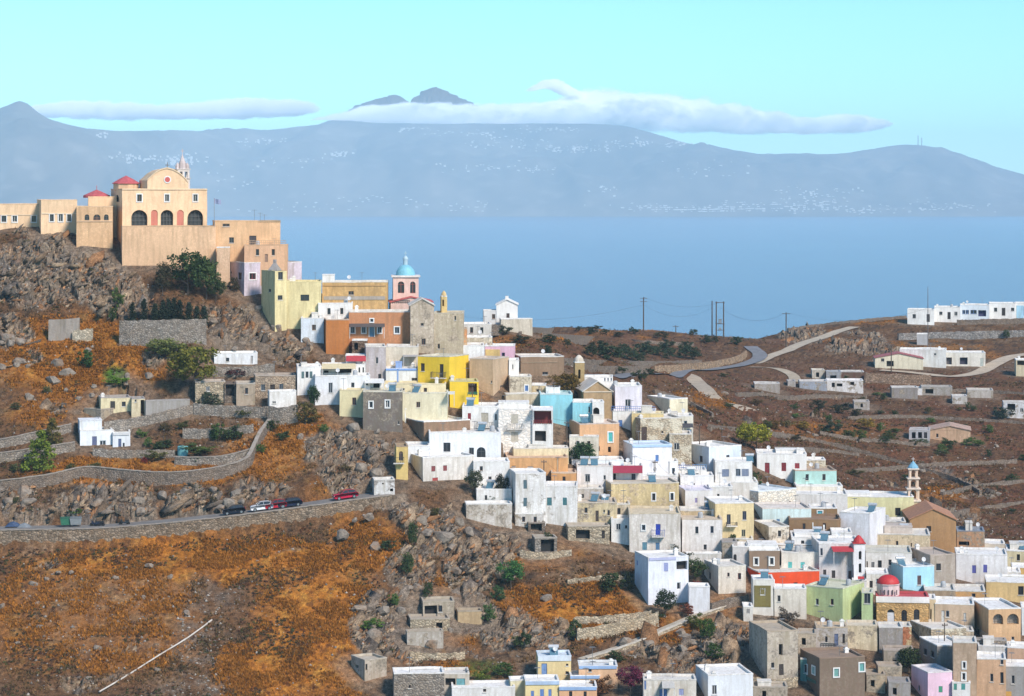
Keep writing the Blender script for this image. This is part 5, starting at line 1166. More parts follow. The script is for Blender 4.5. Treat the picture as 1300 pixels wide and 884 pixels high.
H('cream yellow tall house with small iron balcony', 894, 908, 957, 639, 690, plaster((.74,.60,.34), .4), [('w',925,659.6,5,13,(.1,.1,.14)),('bal',928,665,13,4),('w',945,654.7,5,11,(.1,.11,.17)),('w',944,677,5,9,(.3,.3,.2))], roof=W, L=9, D=416.5)
H('small white house with lilac door slit', 861, 870, 905, 622.5, 650, plaster((.78,.76,.74), .3), [('s',884,635.5,3,6,(.40,.34,.6)),('w',862.5,634,2,5)], roof=(.68,.66,.74), L=7, D=427)
H('bluish white house with two windows over blue railing', 864, 900, 941, 567.5, 602, plaster((.66,.73,.80), .25), [('w',876,581.7,5,9,(.1,.1,.12)),('w',890,582.8,4,8,(.1,.1,.12)),('w',924,581.7,4,8,(.1,.1,.12)),('w',912,585,5,2)], roof=W, L=9, D=445, extras=(('chimney',.3,.4,.5),))
H('white terrace with blue railing and plank screen', 858, 860, 897, 597, 616, plaster(W, .3), [('rail',868,593.5,16,6,(.12,.20,.45)),('rail',888,593,18,6,(.15,.30,.52))], L=6, D=441)
H('white block with grey blue shutters', 905, 908, 955, 586, 615, plaster((.78,.77,.74), .35), [('s',921,600.6,9,9.5,(.22,.26,.36)),('win',937,600,6,9.5,GB),('s',946,600,9,9.5,(.24,.28,.38))], L=7, D=440)
H('white house with three dark red shutters and door', 959, 961, 1024, 576, 608, plaster(W, .25), [('d',974,595.4,6,16,(.25,.03,.035)),('s',995,593,6,11,(.25,.03,.035)),('s',1012,591.5,6,7,(.35,.05,.06)),('open',993,611,8,6)], L=8, D=459, extras=(('chimney',.1,.3,.3),('hut',.4,.98,.5,.95,.5,W)))
H('low stone outbuilding with white chimney behind the mint house', 1022, 1024, 1048, 584, 602, STP, [], roof=W, L=5, D=464, extras=(('chimney',.4,.5,1.0),), name='outbuilding', cat='shed')
H('mint green flat house', 1000, 1009, 1062, 597.5, 620, plaster(MINT, .3), [('d',1003,610,3,12,DK)], roof=(.45,.36,.28), L=8, D=456, rim=None)
H('cream ledge house under the mint house', 1008, 1011, 1070, 617, 634, plaster((.74,.69,.58), .4), [('w',1062,624,6,2)], L=6, D=451)
H('white speckled stone house with long grey side', 905, 963, 1011, 624.5, 650, stone((.72,.68,.60), 1.4, .6, .22), [('w',930,632.5,5,3),('w',1003,639,2,6)], roof=WB, L=12, D=437)
H('white wide flat house with bare parapet', 1009, 1011, 1076, 627, 648, plaster((.77,.75,.71), .35), [], L=8, D=444)
H('white flat terrace house beside grey shutters', 905, 908, 962, 612, 632, plaster((.77,.74,.68), .4), [], L=8, D=441, extras=(('tank',.1,.3),))
H('pale aqua flat house with small blue window', 957, 968, 1030, 645.5, 670, plaster((.62,.76,.76), .3), [('s',988,662,4,6,(.12,.28,.5)),('w',958.5,662,2,6)], roof=(.72,.66,.6), L=8, D=428)
H('brown house with turquoise window in white frame', 1026, 1029, 1063, 645, 664, plaster((.28,.18,.09), .3), [('sf',1041,652.7,6,8,(.12,.52,.60))], roof=W, L=6, D=431)
H('dark brown long wall house with white pipes', 1000, 1002, 1067, 659, 684, plaster((.27,.17,.09), .4), [('band',1032,670,1.2,13,WHF),('band',1046,672,2,11,WHF)], roof=(.3,.2,.13), L=7, D=424)
H('big blank white house with grey shaded side', 1066, 1104, 1124, 652.5, 698, plaster((.76,.75,.77), .3), [], side='R', L=9, D=429)
H('low cream stone house with bluish side', 957, 976, 1002, 668.5, 692, plaster((.72,.64,.52), .5, .3), [('d',965,682,3,8,(.2,.2,.22))], roof=OW, L=8, D=419)
H('white roofed house in the middle of the town', 1003, 1005, 1050, 682, 704, plaster(W, .3), [], L=8, D=420, extras=(('hut',.1,.8,.3,.9,.5,W),))
H('greyish white house with two dark doors by the pole', 1030, 1040, 1096, 690, 741, plaster((.68,.66,.64), .5), [('w',1043,701,3,9,(.1,.12,.2)),('d',1047,728,4,10,(.06,.05,.05)),('d',1058,729,4.5,10,(.06,.05,.05)),('d',1079,731.5,4,14,(.14,.05,.05)),('awn',1068,696,26,4,(.5,.04,.05),2.5)], L=9, D=411)
H('brown walled house with white framed windows', 948, 951, 990, 698.5, 730, plaster((.27,.19,.13), .2), [('wf',960,713,5,9,WHF),('wf',979.6,712.7,5,9,WHF)], roof=W, L=8, D=408.5, extras=(('hut',.0,.95,.3,.95,.7,W),))
H('brown rooftop storey with white parapet', 982, 984, 1034, 691, 706, plaster((.30,.21,.13), .3), [], roof=W, L=6, D=414)
H('off white house with two turquoise shutters', 989, 992, 1040, 701, 731, plaster((.73,.68,.60), .3), [('s',1003,718,5,9,(.14,.55,.52)),('s',1019,718,5.5,9,(.14,.55,.52))], L=7, D=408, roof=OW, extras=(('tank',.45,.4),('tank',.55,.45)))
H('vivid red orange lower storey wall', 949, 963, 1040, 726.5, 752, plaster((.78,.09,.025), .2), [('wf',980,740,4,6,GRY),('w',1010,742,5,4)], roof=OW, L=6, D=404, name='lower_storey')
s_ = H('small white house with olive front panel and window', 953, 956, 982, 735.5, 781, plaster((.76,.73,.66), .3), [('panel',968,757,21,27,(.20,.17,.055)),('wf',968,751.5,5,6.5,WHF)], L=6, D=399.5); OLIVE = s_
H('beige house with sloping roof line beside the lime house', 980, 983, 1024, 747, 785, plaster((.72,.66,.56), .4), [('w',989,760,4,8,GRY),('d',988,789,5,10,(.18,.32,.5))], L=7, D=399)
l_ = H('lime green house with two faces', 1023, 1070, 1097, 747, 792, plaster(LIME, .3), [], roof=(.62,.62,.48), side='R', L=8, D=397); LIMEH = l_
H('lime green back wing stepping down', 1093, 1094, 1108, 752, 794, plaster((.50,.62,.32), .3), [('w',1101,760,8,13,(.2,.2,.2))], roof=(.6,.6,.5), L=6, D=400)
# ---- tall white belfry with red cap
def red_cap(h):
    x = (h.xr[0]+h.xr[1])/2; m = MB(); z = h.H+.05; m.box(h.xr[0]-.15, h.xr[1]+.15, -.15, h.L+.15, z, z+.15); m.lathe([(h.W*.52, z+.15), (h.W*.45, z+.55), (.3, z+1.15), (0, z+1.3)], (x, h.L/2, 0), 12); m.build('cap', paint((.50,.03,.03), .6), h.root)
h_ = H('slim white bell tower with red cap and stacked arches', 1082, 1084, 1098, 691, 738, plaster((.78,.76,.76), .2), [('oarch',1092,705.5,3.6,11),('oarch',1092,721.6,3.6,12)], L=2.0, D=404, name='bell_tower', cat='bell tower', par=.05, found=5); h_.post = red_cap
H('white belfry base with small red roof', 1081, 1082, 1100, 737, 752, plaster((.77,.75,.74), .2), [('awn',1093,733.5,8,2.5,(.5,.04,.04),.5)], L=3, D=401.5, name='church_annexe', cat='church')
H('long white house with row of dark doors behind the belfry', 1097, 1099, 1158, 700.5, 730, plaster((.74,.72,.68), .4), [('w',1100,717,3,9),('d',1108,719.5,4,12,(.2,.2,.2)),('w',1117,716.8,5,11,(.08,.07,.07)),('w',1130,714,4,7,(.08,.07,.07))], roof=(.62,.60,.52), L=8, D=413)
H('cream stone house with narrow window and rooftop unit', 1107, 1109, 1181, 678, 706, plaster((.70,.57,.38), .5, .3, (.56,.44,.30)), [('w',1139,691.6,3,9,WOOD),('w',1157,692,1.5,5)], roof=OW, L=8, D=427, extras=(('hut',.2,.7,.4,.95,1.1,(.55,.48,.42)),))
H('pale lime church hall with three dark windows', 1073, 1076, 1160, 630, 668, plaster((.70,.67,.38), .25), [('win',1098.5,646,8,6,DK),('win',1119.5,647.5,7,7,DK),('win',1140,650,7,10,DK),('win',1140,662,11,5,DK)], roof=W, L=8, D=450, name='church_hall', cat='church', extras=(('hut',.0,.35,.2,.8,.5,W),))
def pink_tower(h):
    r = h.root; x = (h.xr[0]+h.xr[1])/2; y = h.L/2; D = h.C.y; m = MB()
    def z(py): return (HY-py)/F*D-h.zb
    tiers = [(635, 621.5, .98), (620, 608.5, .86), (607, 596.5, .74)]
    for lo, hi, k in tiers:
        hw = h.W*.5*k
        for sx in (-1, 1):
            for sy in (-1, 1): m.box(x+sx*hw-(.34 if sx > 0 else 0), x+sx*hw+(.34 if sx < 0 else 0), y+sy*hw-(.34 if sy > 0 else 0), y+sy*hw+(.34 if sy < 0 else 0), z(lo), z(hi))
        for sy in (-1, 1):
            for i in range(6):
                t0, t1 = i*math.pi/6, (i+1)*math.pi/6; w_ = hw-.34; zc = z(hi)-w_-.1
                m.face([(x+w_*math.cos(t0), y+sy*(hw-.02), zc+w_*math.sin(t0)), (x+w_*math.cos(t1), y+sy*(hw-.02), zc+w_*math.sin(t1)), (x+w_*math.cos(t1), y+sy*(hw-.02), z(hi)), (x+w_*math.cos(t0), y+sy*(hw-.02), z(hi))])
    m.build('belfry_tier', plaster((.76,.58,.44), .2), r)
    for zlo, zhi, hw in [(z(hi), z(hi-1.4), h.W*.5*k+.25) for lo, hi, k in tiers]+[(z(637), z(635), h.W*.62)]: m = MB(); m.box(x-hw, x+hw, y-hw, y+hw, zlo, zhi); m.build('cornice', plaster((.78,.66,.55), .2), r)
    m = MB(); m.lathe([(.95, z(595.1)), (.9, z(593)), (.45, z(589.5)), (.1, z(586.5)), (0, z(586))], (x, y, 0), 10); cp = m.build('cap', paint((.20,.42,.55), .6), r)
    m = MB(); m.box(x-.05, x+.05, y-.05, y+.05, z(586.6), z(581.5)); m.box(x-.3, x+.3, y-.05, y+.05, z(584), z(583.3)); m.build('cross', paint((.6,.6,.58)), cp)
    m = MB(); m.lathe([(.36, 0), (.3, .35), (.15, .6), (0, .66)], (x, y, z(617)), 10); m.lathe([(.36, 0), (.3, .35), (.15, .6), (0, .66)], (x, y, z(630)), 10); m.build('bell', paint((.10,.07,.04), .4, .8), r)
h_ = H('pink three tiered bell tower with blue cap and cross', 1151, 1153, 1167.5, 637, 662, plaster((.70,.58,.40), .3), [('w',1157,645,2.4,9)], L=2.2, D=452, name='bell_tower', cat='bell tower', par=.05); h_.post = pink_tower
H('ochre brown church with tiled gable roof', 1146, 1155, 1214, 659.5, 708, plaster((.43,.25,.115), .35), [('w',1179,671.6,6,7,DK)], roofm=tiles((.50,.24,.13)), gable=1.75, L=12, D=440, name='church', cat='church')
H('ruined peach house under grey sheet roof', 1213, 1215, 1250, 674, 704, plaster((.56,.34,.20), .7, .5), [('open',1224,690,13,5)], roofm=paint((.26,.28,.32), .6), L=6, D=447)
H('low white flat roof behind the ruined peach house', 1248, 1250, 1276, 690, 705, plaster((.72,.66,.55), .4), [], L=6, D=452)
H('grey beige house with one dark window beside the ochre church', 1155, 1181, 1213, 705, 752, plaster((.42,.36,.30), .5), [('w',1191.5,720,6,9,DK)], roof=(.5,.42,.35), L=9, D=420)
H('white house with two violet shutters', 1212, 1214, 1279, 703.5, 742, plaster((.77,.75,.74), .35), [('s',1236.5,722.8,5,10,(.13,.13,.42)),('s',1250.7,722,5,10,(.13,.13,.42))], roof=W, L=8, D=422, extras=(('dish',.8,.2),('chimney',.2,.2,.4)))
H('sky blue house with narrow dark window', 1126, 1146.5, 1186, 719.5, 752, plaster((.40,.68,.80), .2), [('w',1167,737,5,12,(.35,.2,.2))], roof=(.74,.78,.78), L=8, D=408)
H('cream ochre house at the far corner with yellow wall', 1276, 1278, 1330, 699, 722, plaster((.70,.62,.40), .4), [], L=8, D=450)
H('small ochre shed beside the violet shuttered house', 1283, 1285, 1312, 720, 738, plaster((.62,.40,.14), .3), [], L=5, D=432, name='shed', cat='shed')
def red_dome(h):
    d = h.C.y; x = h.along(1128)+.1; y = 3.2
    def z(py): return (HY-py)/F*(d+3)-h.zb
    m = MB(); m.lathe([(1.75, z(757)), (1.75, z(741.5)), (1.9, z(741.3)), (1.9, z(740.2))], (x, y, 0), 12); dr = m.build('drum', plaster((.76,.62,.60), .3), h.root)
    m = MB(); m.lathe([(1.72*math.cos(t), z(740.2)+1.3*math.sin(t)) for t in [i*math.pi/16 for i in range(9)]], (x, y, 0), 18); m.build('dome', paint((.55,.03,.03), .6), dr, True)
    m = MB(); 
    for i in range(-2, 3): m.box(x+i*.62-.08, x+i*.62+.08, y-1.85, y-1.6, z(753), z(747))
    m.build('slit_window', paint((.1,.08,.08)), dr)
    m = MB(); m.box(h.xr[0]-.12, h.xr[1]+.12, -.12, -.003, h.H-.95, h.H+.0); m.build('band', plaster((.77,.72,.68), .2), h.root)
h_ = H('ochre stone chapel with red dome and arched windows', 1110, 1113, 1179, 757, 794, STO, [('adoor',1131,782,9,17,(.72,.70,.70)),('arch',1148,781.6,7,15,DK),('arch',1163.5,781,7,15,DK)], roofm=plaster((.52,.09,.10), .3), L=8, D=394, name='chapel', cat='chapel'); h_.post = red_dome
H('narrow passage house with dark doorway right of the red domed chapel', 1178, 1180, 1188, 760, 798, plaster((.66,.52,.33), .4), [('open',1181,784,3.5,20)], L=6, D=395.5)
H('tan house with two tall pale doors and wide white roof', 1185, 1187, 1237, 766, 802, plaster((.56,.42,.29), .4), [('d',1197,783,4,15,(.62,.60,.56)),('d',1225,784,3.5,12,(.62,.60,.56))], roof=W, L=11, D=393.5)
H('peach house with two big open arches', 1231, 1255, 1296, 773, 824, plaster((.66,.42,.23), .35), [('oarch',1267,786,13,13,(.55,.48,.4)),('oarch',1286,786,15,13,(.5,.44,.36)),('w',1286,812,4,8),('w',1243,804,6,9,DK),('panel',1250,808,12,10,(.70,.60,.42))], roof=W, L=10, D=391)
H('ochre house with high blank wall at the back', 1250, 1252, 1330, 738.5, 764, plaster((.70,.51,.24), .35), [('w',1296,750,7,11,DK)], L=8, D=412)
H('orange patched low house behind the white roof', 1210, 1212, 1251, 750, 770, plaster((.64,.38,.16), .5, .3), [('w',1236,756,5,5,GRY)], roof=OW, L=7, D=404)
H('brown stone parapet house beside the red domed chapel', 1172, 1174, 1213, 749, 768, plaster((.45,.34,.22), .6, .4), [], roof=OW, L=7, D=406)
H('white building edge with blue canopy at the right', 1294, 1297, 1340, 771, 810, plaster(WB, .3), [], L=8, D=396)
H('grey stone house with rough blank corner', 1156, 1182, 1227, 798.5, 828, STP, [], roof=OW, L=8, D=388)
H('grey rendered house with three tiny windows', 1167, 1190, 1227, 820, 866, plaster((.30,.285,.27), .5, .3), [('w',1175,827.6,4,8,DK),('w',1184,830.5,4,8,DK),('w',1215,830,4,4,DK)], roof=W, L=8, D=380)
H('rough stone yard wall under the peach arches', 1236, 1238, 1278, 812, 832, ST2, [], L=2, D=387, name='yard_wall', cat='wall', roof=GRY)
H('tan house with two white framed windows one above the other', 1208, 1210, 1240, 815, 890, plaster((.50,.37,.26), .5), [('wf',1224,844.6,3.5,8,WHF),('wf',1223.6,859,4,9,WHF)], roof=OW, L=8, D=377)
H('salmon house with three narrow windows and white roof', 1238, 1240, 1277, 836, 892, plaster((.64,.40,.24), .4), [('w',1259,860.7,4,10,GRY),('w',1272,860.7,4,14,DK),('w',1272,840,4,8)], roof=W, L=9, D=375)
H('salmon house with white roof and blank front beside the grey house', 1277, 1279, 1340, 822, 850, plaster((.64,.42,.28), .4), [], roof=W, L=8, D=384)
H('grey house with pale roof edge and ochre base', 1272, 1275, 1330, 845, 892, plaster((.36,.35,.33), .4), [('w',1286,863,4,11),('panel',1280,882,8,8,(.60,.36,.10))], roof=W, L=8, D=370)
H('pink house with green shutters', 1157, 1178, 1209, 854, 894, plaster((.74,.52,.62), .2), [('s',1194,875,5,8,(.08,.36,.22)),('w',1167,873.6,2.5,7,GRY)], roof=(.74,.70,.70), L=6, D=368)
H('white wing with green shutters beside the pink house', 1207, 1209, 1232, 866, 894, plaster(W, .3), [('s',1213,872,4,8,(.10,.34,.26)),('s',1223,872,5,8,(.12,.40,.36))], L=6, D=370.5)
# ---- ruins and old houses at the bottom
H('ruined grey house with broken white roof edge', 1113, 1116, 1146, 796, 830, plaster((.33,.31,.285), .6, .3), [('w',1117,812,2,8)], roof=OW, L=5, D=387, name='ruined_house')
H('ochre gable stub of the ruined grey house', 1143, 1145, 1157, 795, 826, plaster((.64,.52,.30), .6, .4, (.36,.14,.07)), [], roof=OW, L=4, D=386.5, name='ruined_wall', cat='wall')
H('derelict stone house with two dark doorways', 951, 974, 1013, 801.5, 868, plaster((.56,.50,.40), .7, .55, (.36,.31,.25)), [('open',991.4,825,5,14),('w',981,844.6,4,7),('d',992,850.5,6,14,(.06,.045,.04))], roof=(.48,.40,.30), L=9, D=379, name='derelict_house')
H('derelict stone house with one high square window', 1012, 1013, 1036, 804, 850, plaster((.54,.46,.34), .7, .6, (.38,.32,.25)), [('open',1020.5,815,5,9)], roof=(.44,.38,.3), L=7, D=381, name='derelict_house')
H('old grey house with blue door and railed landing', 1033, 1036, 1076, 796, 838, plaster((.50,.46,.42), .6, .4), [('d',1061.7,813,5,17,(.14,.17,.28)),('d',1071,811,3,12,DK),('w',1049,811.5,3,8,DK),('rail',1052,819,20,4,(.1,.1,.1))], roof=(.56,.45,.32), L=7, D=384)
H('cream ruined wall beside the old house with blue door', 1073, 1075, 1114, 793.5, 824, plaster((.68,.58,.40), .6, .35), [], roof=(.66,.58,.45), L=6, D=388, name='ruined_wall', cat='wall')
H('dark brown house with teal side and framed teal windows', 1016, 1040.5, 1098, 836, 890, plaster((.22,.17,.125), .5), [('sf',1061.7,854,6,10,(.20,.42,.38)),('sf',1094,847,6,10,(.18,.44,.42)),('sf',1023,849,4,11,(.30,.50,.45)),('sf',1033,851,3.5,9,(.30,.50,.45)),('rail',1025,861,22,4,(.08,.25,.2))], roof=(.30,.22,.16), L=8, D=371)
H('teal verandah wall of the dark brown house', 1015.5, 1016, 1040, 836.6, 866, plaster((.13,.27,.24), .3), [('w',1023,849,5,11,(.5,.6,.55)),('w',1033,851,4,9,(.5,.6,.55))], roof=OW, L=.6, D=370, name='verandah_wall', cat='wall')
H('collapsed cream shed among the rubble', 1112, 1115, 1145, 846, 872, plaster((.60,.50,.36), .7, .5), [], roof=(.45,.38,.3), L=4, D=374, name='ruined_shed', cat='shed')
H('small pale block with shutter below the olive panelled house', 942, 944, 956, 770, 790, plaster((.70,.67,.60), .5), [('s',950,776,4,6,GRY)], L=4, D=397)
H('white cube house at the foot of the slope', 883, 899, 956, 857, 895, plaster((.74,.77,.80), .25), [('w',907,876,6,12,(.5,.5,.5))], roof=W, L=8, D=366, extras=(('chimney',.15,.1,.4),))
H('low cream house with blue door and canvas porch', 814, 817, 884, 863, 895, plaster((.72,.68,.60), .5), [('s',818,870,5,11,(.16,.26,.52)),('s',865,879,6,8,(.34,.38,.6)),('d',842,880,10,10,(.14,.22,.46)),('awn',848,868,16,6,(.5,.48,.44),1.8)], roof=OW, L=7, D=366)
B_ = (.30,.44,.66)
y_ = H('yellow upper storey with blue door and solar panel', 680, 683, 725, 833, 868, plaster((.74,.58,.30), .25), [('d',691,850.5,7,16,(.20,.32,.58)),('band',704,836,42,6.5,(.62,.68,.74)),('w',720,844,3,3,DK),('w',720,854,4,4,DK)], roof=(.6,.68,.74), L=6, D=370); YELB = y_
H('yellow house with three blue shutters and blue band', 664, 667, 710, 864.5, 898, plaster((.76,.62,.32), .2), [('s',676,881,4,8,(.16,.28,.58)),('s',688,880,5,10,(.16,.28,.58)),('s',698,880,4,9,(.16,.28,.58)),('band',688,867.2,44,4.5,(.42,.54,.70))], roof=W, L=6, D=365)
H('peach terraced wing with blue edged roofs', 708, 710, 758, 872, 898, plaster((.72,.42,.24), .25), [('band',733,874.3,49,4,B_)], roof=W, L=6, D=365.5)
H('peach upper wing with blue edge and little windows', 733, 735, 784, 845.5, 876, plaster((.72,.46,.28), .25), [('band',758,847.5,50,3.6,B_),('w',749,851,4,4,DK),('w',736,850,2,4,DK)], roof=(.7,.72,.72), L=6, D=370)
H('peach middle terrace with blue edge', 722, 724, 762, 858, 878, plaster((.74,.52,.32), .25), [('band',742,860,38,3.4,B_),('w',745,862,6,2,GRY)], roof=W, L=4, D=368)
H('low white roofed house at the very foot of the slope', 571, 574, 654, 873, 898, plaster((.74,.73,.70), .35), [('w',615,877,4,4)], roof=W, L=8, D=364)
H('cream wall piece beside the yellow house with blue bands', 646, 648, 666, 864, 890, plaster((.72,.66,.44), .4), [], L=3, D=366, name='garden_wall', cat='wall')
H('low stone farmhouse with white roof slab', 498, 500, 564, 855, 892, ST2, [('w',520,872,3,4)], roof=W, L=7, D=366)
H('porch end of the low stone farmhouse with teal door', 562, 564, 596, 855, 886, plaster((.55,.50,.42), .6), [('open',572,866,13,10),('d',585,866,11,10,(.12,.30,.32))], roof=OW, L=5, D=366.5)
H('roofless upper hut among the terraces', 534, 537, 577, 764, 785, plaster((.46,.40,.31), .6, .4), [('open',547,776,16,14),('w',559,773,5,8,DK)], roof=(.46,.40,.31), L=5, D=389, name='ruined_hut', cat='hut')
H('long low ruin below the roofless hut', 518, 521, 571, 786, 802, ST1, [('open',558,795,8,9)], roof=(.44,.38,.30), L=4, D=385, name='ruined_hut', cat='hut')
H('plain grey terrace wall below the ruined huts', 515, 517, 563, 802, 825, plaster((.46,.42,.36), .6, .2), [], roof=(.4,.35,.28), L=2, D=380, name='terrace_wall', cat='wall')
H('short tan wall beside the ruined huts', 579, 581, 612, 776, 792, plaster((.48,.35,.20), .5), [], roof=(.40,.33,.24), L=3, D=388, name='yard_wall', cat='wall')
H('little stone hut with two square holes alone on the slope', 446, 463, 491, 838, 866, plaster((.52,.45,.36), .6, .4), [('open',453,846,4,4),('open',465,847,2.5,8)], roof=(.5,.44,.35), L=4.5, D=371, name='hut', cat='hut')
H('white two storey house with lilac shutters and blue roof edge', 806, 823, 874, 708, 770, plaster((.76,.78,.84), .25), [('s',845.6,720,5.5,11,(.36,.40,.66)),('win',861.6,744,5,9,W),('s',857,744,3.5,9,(.40,.46,.70)),('s',866,744,3.5,9,(.40,.46,.70)),('open',866,718,14,11),('s',809,715,2,6,(.36,.4,.66)),('band',841,709.5,34,3.6,(.46,.48,.66))], roof=W, L=7, D=396.5)
H('white garden steps wall beside the lilac shuttered house', 873, 875, 901, 745, 778, plaster((.76,.76,.78), .3), [], L=4, D=395.5, name='garden_wall', cat='wall')
H('small cream house with curved drain pipe', 894, 912, 947, 719, 756, plaster((.72,.66,.56), .45), [('w',925,730,3,5,(.2,.08,.06)),('w',939,732,4,8,(.25,.06,.05)),('d',901,731,2.5,9,DK)], roof=OW, L=7, D=403)
H('grey boulder stump house beside the cream yellow house', 915, 917, 936, 688, 716, plaster((.42,.40,.37), .7, .5), [('open',933,705,3,10)], roof=GRY, L=4, D=409.5)
H('open black garage in ruined stone under the white house', 669, 671, 692, 664, 678, STG, [('open',681,670,14,9,(.02,.02,.02))], roof=(.3,.26,.22), L=3, D=411.5, name='outhouse', cat='shed')
H('stone shelter with black opening above the slope', 675, 679, 707, 683, 706, ST2, [('open',695,693,17,16,(.02,.02,.02))], roof=(.4,.36,.3), L=4, D=406.5, name='stone_shelter', cat='shed')
H('low stone sheds with flat roofs under the old yellow cottage', 718, 721, 774, 668, 690, ST1, [('open',740,679,18,12,(.03,.03,.03)),('d',766,679,4,10,DK)], roof=(.5,.44,.36), L=4, D=410.5, name='outhouse', cat='shed')
# ---- hillside on the left
lg = 'small houses on the terraced slope'
H('long low white house below the terrace cypresses', 270, 272, 327, 448.5, 464, plaster((.76,.77,.77), .35), [('w',289,456.5,4,5,DK),('d',319.5,457,3,10,(.45,.42,.40))], L=5, D=452, group=lg)
H('stone cottage with flat roof beside the big pine', 246, 248, 286, 485, 512, ST1, [('w',264,494,5,6)], roof=(.48,.42,.36), L=6, D=441, group=lg)
H('dark porch of the stone cottages', 283, 285, 300, 487, 510, STG, [('open',292,495,11,16,(.025,.025,.025))], roof=(.16,.13,.11), L=4, D=441.5, group=lg, name='porch', cat='porch')
H('stone cottage between the dark porch and the long stone house', 299, 300, 324, 487, 512, plaster((.48,.39,.29), .6, .5), [], roof=(.5,.45,.38), L=6, D=440.5, group=lg)
H('long stone house with shuttered windows above white walls', 322, 324, 376, 477, 506, stone((.36,.29,.22)), [('w',334,492,5,8,(.2,.24,.28)),('d',346,494,6,11,DK),('w',357,491,5,7,(.2,.24,.28))], roof=(.42,.36,.30), L=6, D=443, group=lg)
H('stepped white parapet yard on the stone terrace', 340, 342, 376, 497, 518, plaster(W, .4), [('w',348,511,5,3)], L=3, D=438, group=lg, name='yard_wall', cat='wall')
H('yellow cream cottage with dark door on the left slope', 125, 128, 166, 505, 521, plaster((.72,.63,.40), .4), [('d',143,514.5,6,10,(.04,.035,.03)),('w',157,513,5,6,DK)], roof=(.42,.38,.34), L=5, D=437.5, group=lg)
H('lean-to with dark doorway beside the yellow cream cottage', 165, 167, 184, 506, 530, plaster((.66,.57,.38), .5), [('open',181,519,5,22,(.03,.03,.03)),('w',172,509,2.5,3)], roof=GRY, L=4, D=437, group=lg, name='outhouse', cat='shed')
H('rubble base wall of the yellow cream cottage', 107, 128, 180, 520, 536, plaster((.44,.36,.25), .6, .6), [], roof=(.4,.34,.27), L=3, D=435.5, name='terrace_wall', cat='wall', group=lg)
H('grey rendered yard wall beside the yellow cottage', 183, 185, 241, 509, 532, plaster((.36,.345,.32), .4), [], roof=GRY, L=1.2, D=438, name='yard_wall', cat='wall', group=lg)
H('white cottage with two blue doors on the left terraces', 99, 101.5, 143, 546.5, 569, plaster((.79,.82,.85), .2), [('d',120,561,6,14,(.12,.14,.26)),('win',130.5,562.5,8,6,(.7,.72,.74))], L=5.5, D=430, group=lg, extras=(('hut',.0,.68,.15,.95,1.8,(.79,.82,.85)),))
H('white porch wing of the left terrace cottage', 142, 143, 165.5, 549, 569, plaster((.79,.82,.85), .2), [('d',152,563,4,11,(.10,.13,.24)),('w',157,565,2.5,5),('band',154,551.5,20,2.5,(.62,.62,.62))], L=5, D=430, group=lg)
# ---- far side: plateau and the opposite hillside
fg = 'houses on the far plateau'
for i, (x0, x1, yt, yb, ws, c, lab) in enumerate([
    (1152,1186,393,412,[('w',1160.6,401.7,4,5),('d',1178.3,404,4,10,DK)],W,'first block of the long white house row beside the mast on the plateau'),
    (1186,1219,390,409,[('w',1194.5,398,4,4),('d',1204.8,401,4,9,DK),('w',1213.4,398.6,4,5)],W,'second block of the long white house row on the plateau'),
    (1219,1256,387,407,[('w',1223.5,396.3,4,5,BLU),('w',1228,396.3,4,5,BLU),('w',1236,396.3,8,5,BLU),('open',1247,398,10,8,(.05,.05,.12))],WB,'bluish block with blue windows in the white house row'),
    (1256,1289,385,405,[('w',1264,393.3,4,5),('d',1274,396,4.5,10,DK),('w',1285.5,393,4,4)],W,'fourth block of the white house row beside the sky blue end'),
    (1289,1345,385,405,[('d',1297,395,6,12,(.2,.45,.7)),('panel',1295,396,9,16,(.40,.66,.82))],W,'white block with sky blue end wall in the house row')]):
    H(lab, x0-(.5 if i == 0 else 0), x0, x1, yt, yb, plaster(c, .2), ws, L=9, D=800, group=fg, found=3)
def chapel_far(h):
    m = MB(); x = (h.xr[0]+h.xr[1])/2; m.box(x-.35, x+.35, -.03, .4, h.H+1.1, h.H+1.9); m.build('bell_cote', plaster(W, .2), h.root)
h_ = H('white gabled chapel alone on the ridge above the sea', 629, 630, 657, 387, 410, plaster(W, .15), [('d',645,403,4,10,(.08,.05,.04))], gable=1.1, roof=W, L=7, D=546, name='chapel', cat='chapel', group=fg); h_.post = chapel_far
H('flat white wing of the ridge chapel', 613, 614, 630, 394.5, 410, plaster((.74,.73,.70), .2), [('w',626.7,402,4,6)], roof=W, L=5, D=547, group=fg, name='chapel_wing', cat='chapel')
H('low cream forecourt wall of the ridge chapel', 634, 636, 676, 405, 416, plaster((.68,.62,.50), .5), [], roof=W, L=3, D=542, group=fg, name='yard_wall', cat='wall')
H('farmhouse with faded red roof on the far hillside', 1109, 1111, 1172, 455, 468, plaster((.72,.66,.50), .3), [('w',1120.5,457.5,4,4),('open',1130,462,9,7)], roofm=tiles((.42,.13,.13)), gable=1.3, L=8, D=680, group=fg)
H('white farm block behind the red roofed farmhouse', 1141, 1142, 1201, 443.5, 465, plaster((.72,.73,.70), .3), [('w',1187,450,3,3)], roof=W, L=8, D=690, group=fg)
H('white farm garage with two wide dark openings', 1196, 1198, 1251, 447.5, 465, plaster((.73,.70,.62), .3), [('open',1203,458.5,11,9,(.1,.09,.1)),('open',1223.5,458.5,10,9,(.05,.05,.08)),('d',1246.5,460,4,10,(.5,.55,.5))], roof=W, L=8, D=682, group=fg)
H('grey concrete box shed under the plateau', 1163, 1164, 1178, 424, 438, plaster((.48,.48,.48), .3), [], L=4, D=750, group=fg, name='shed', cat='shed')
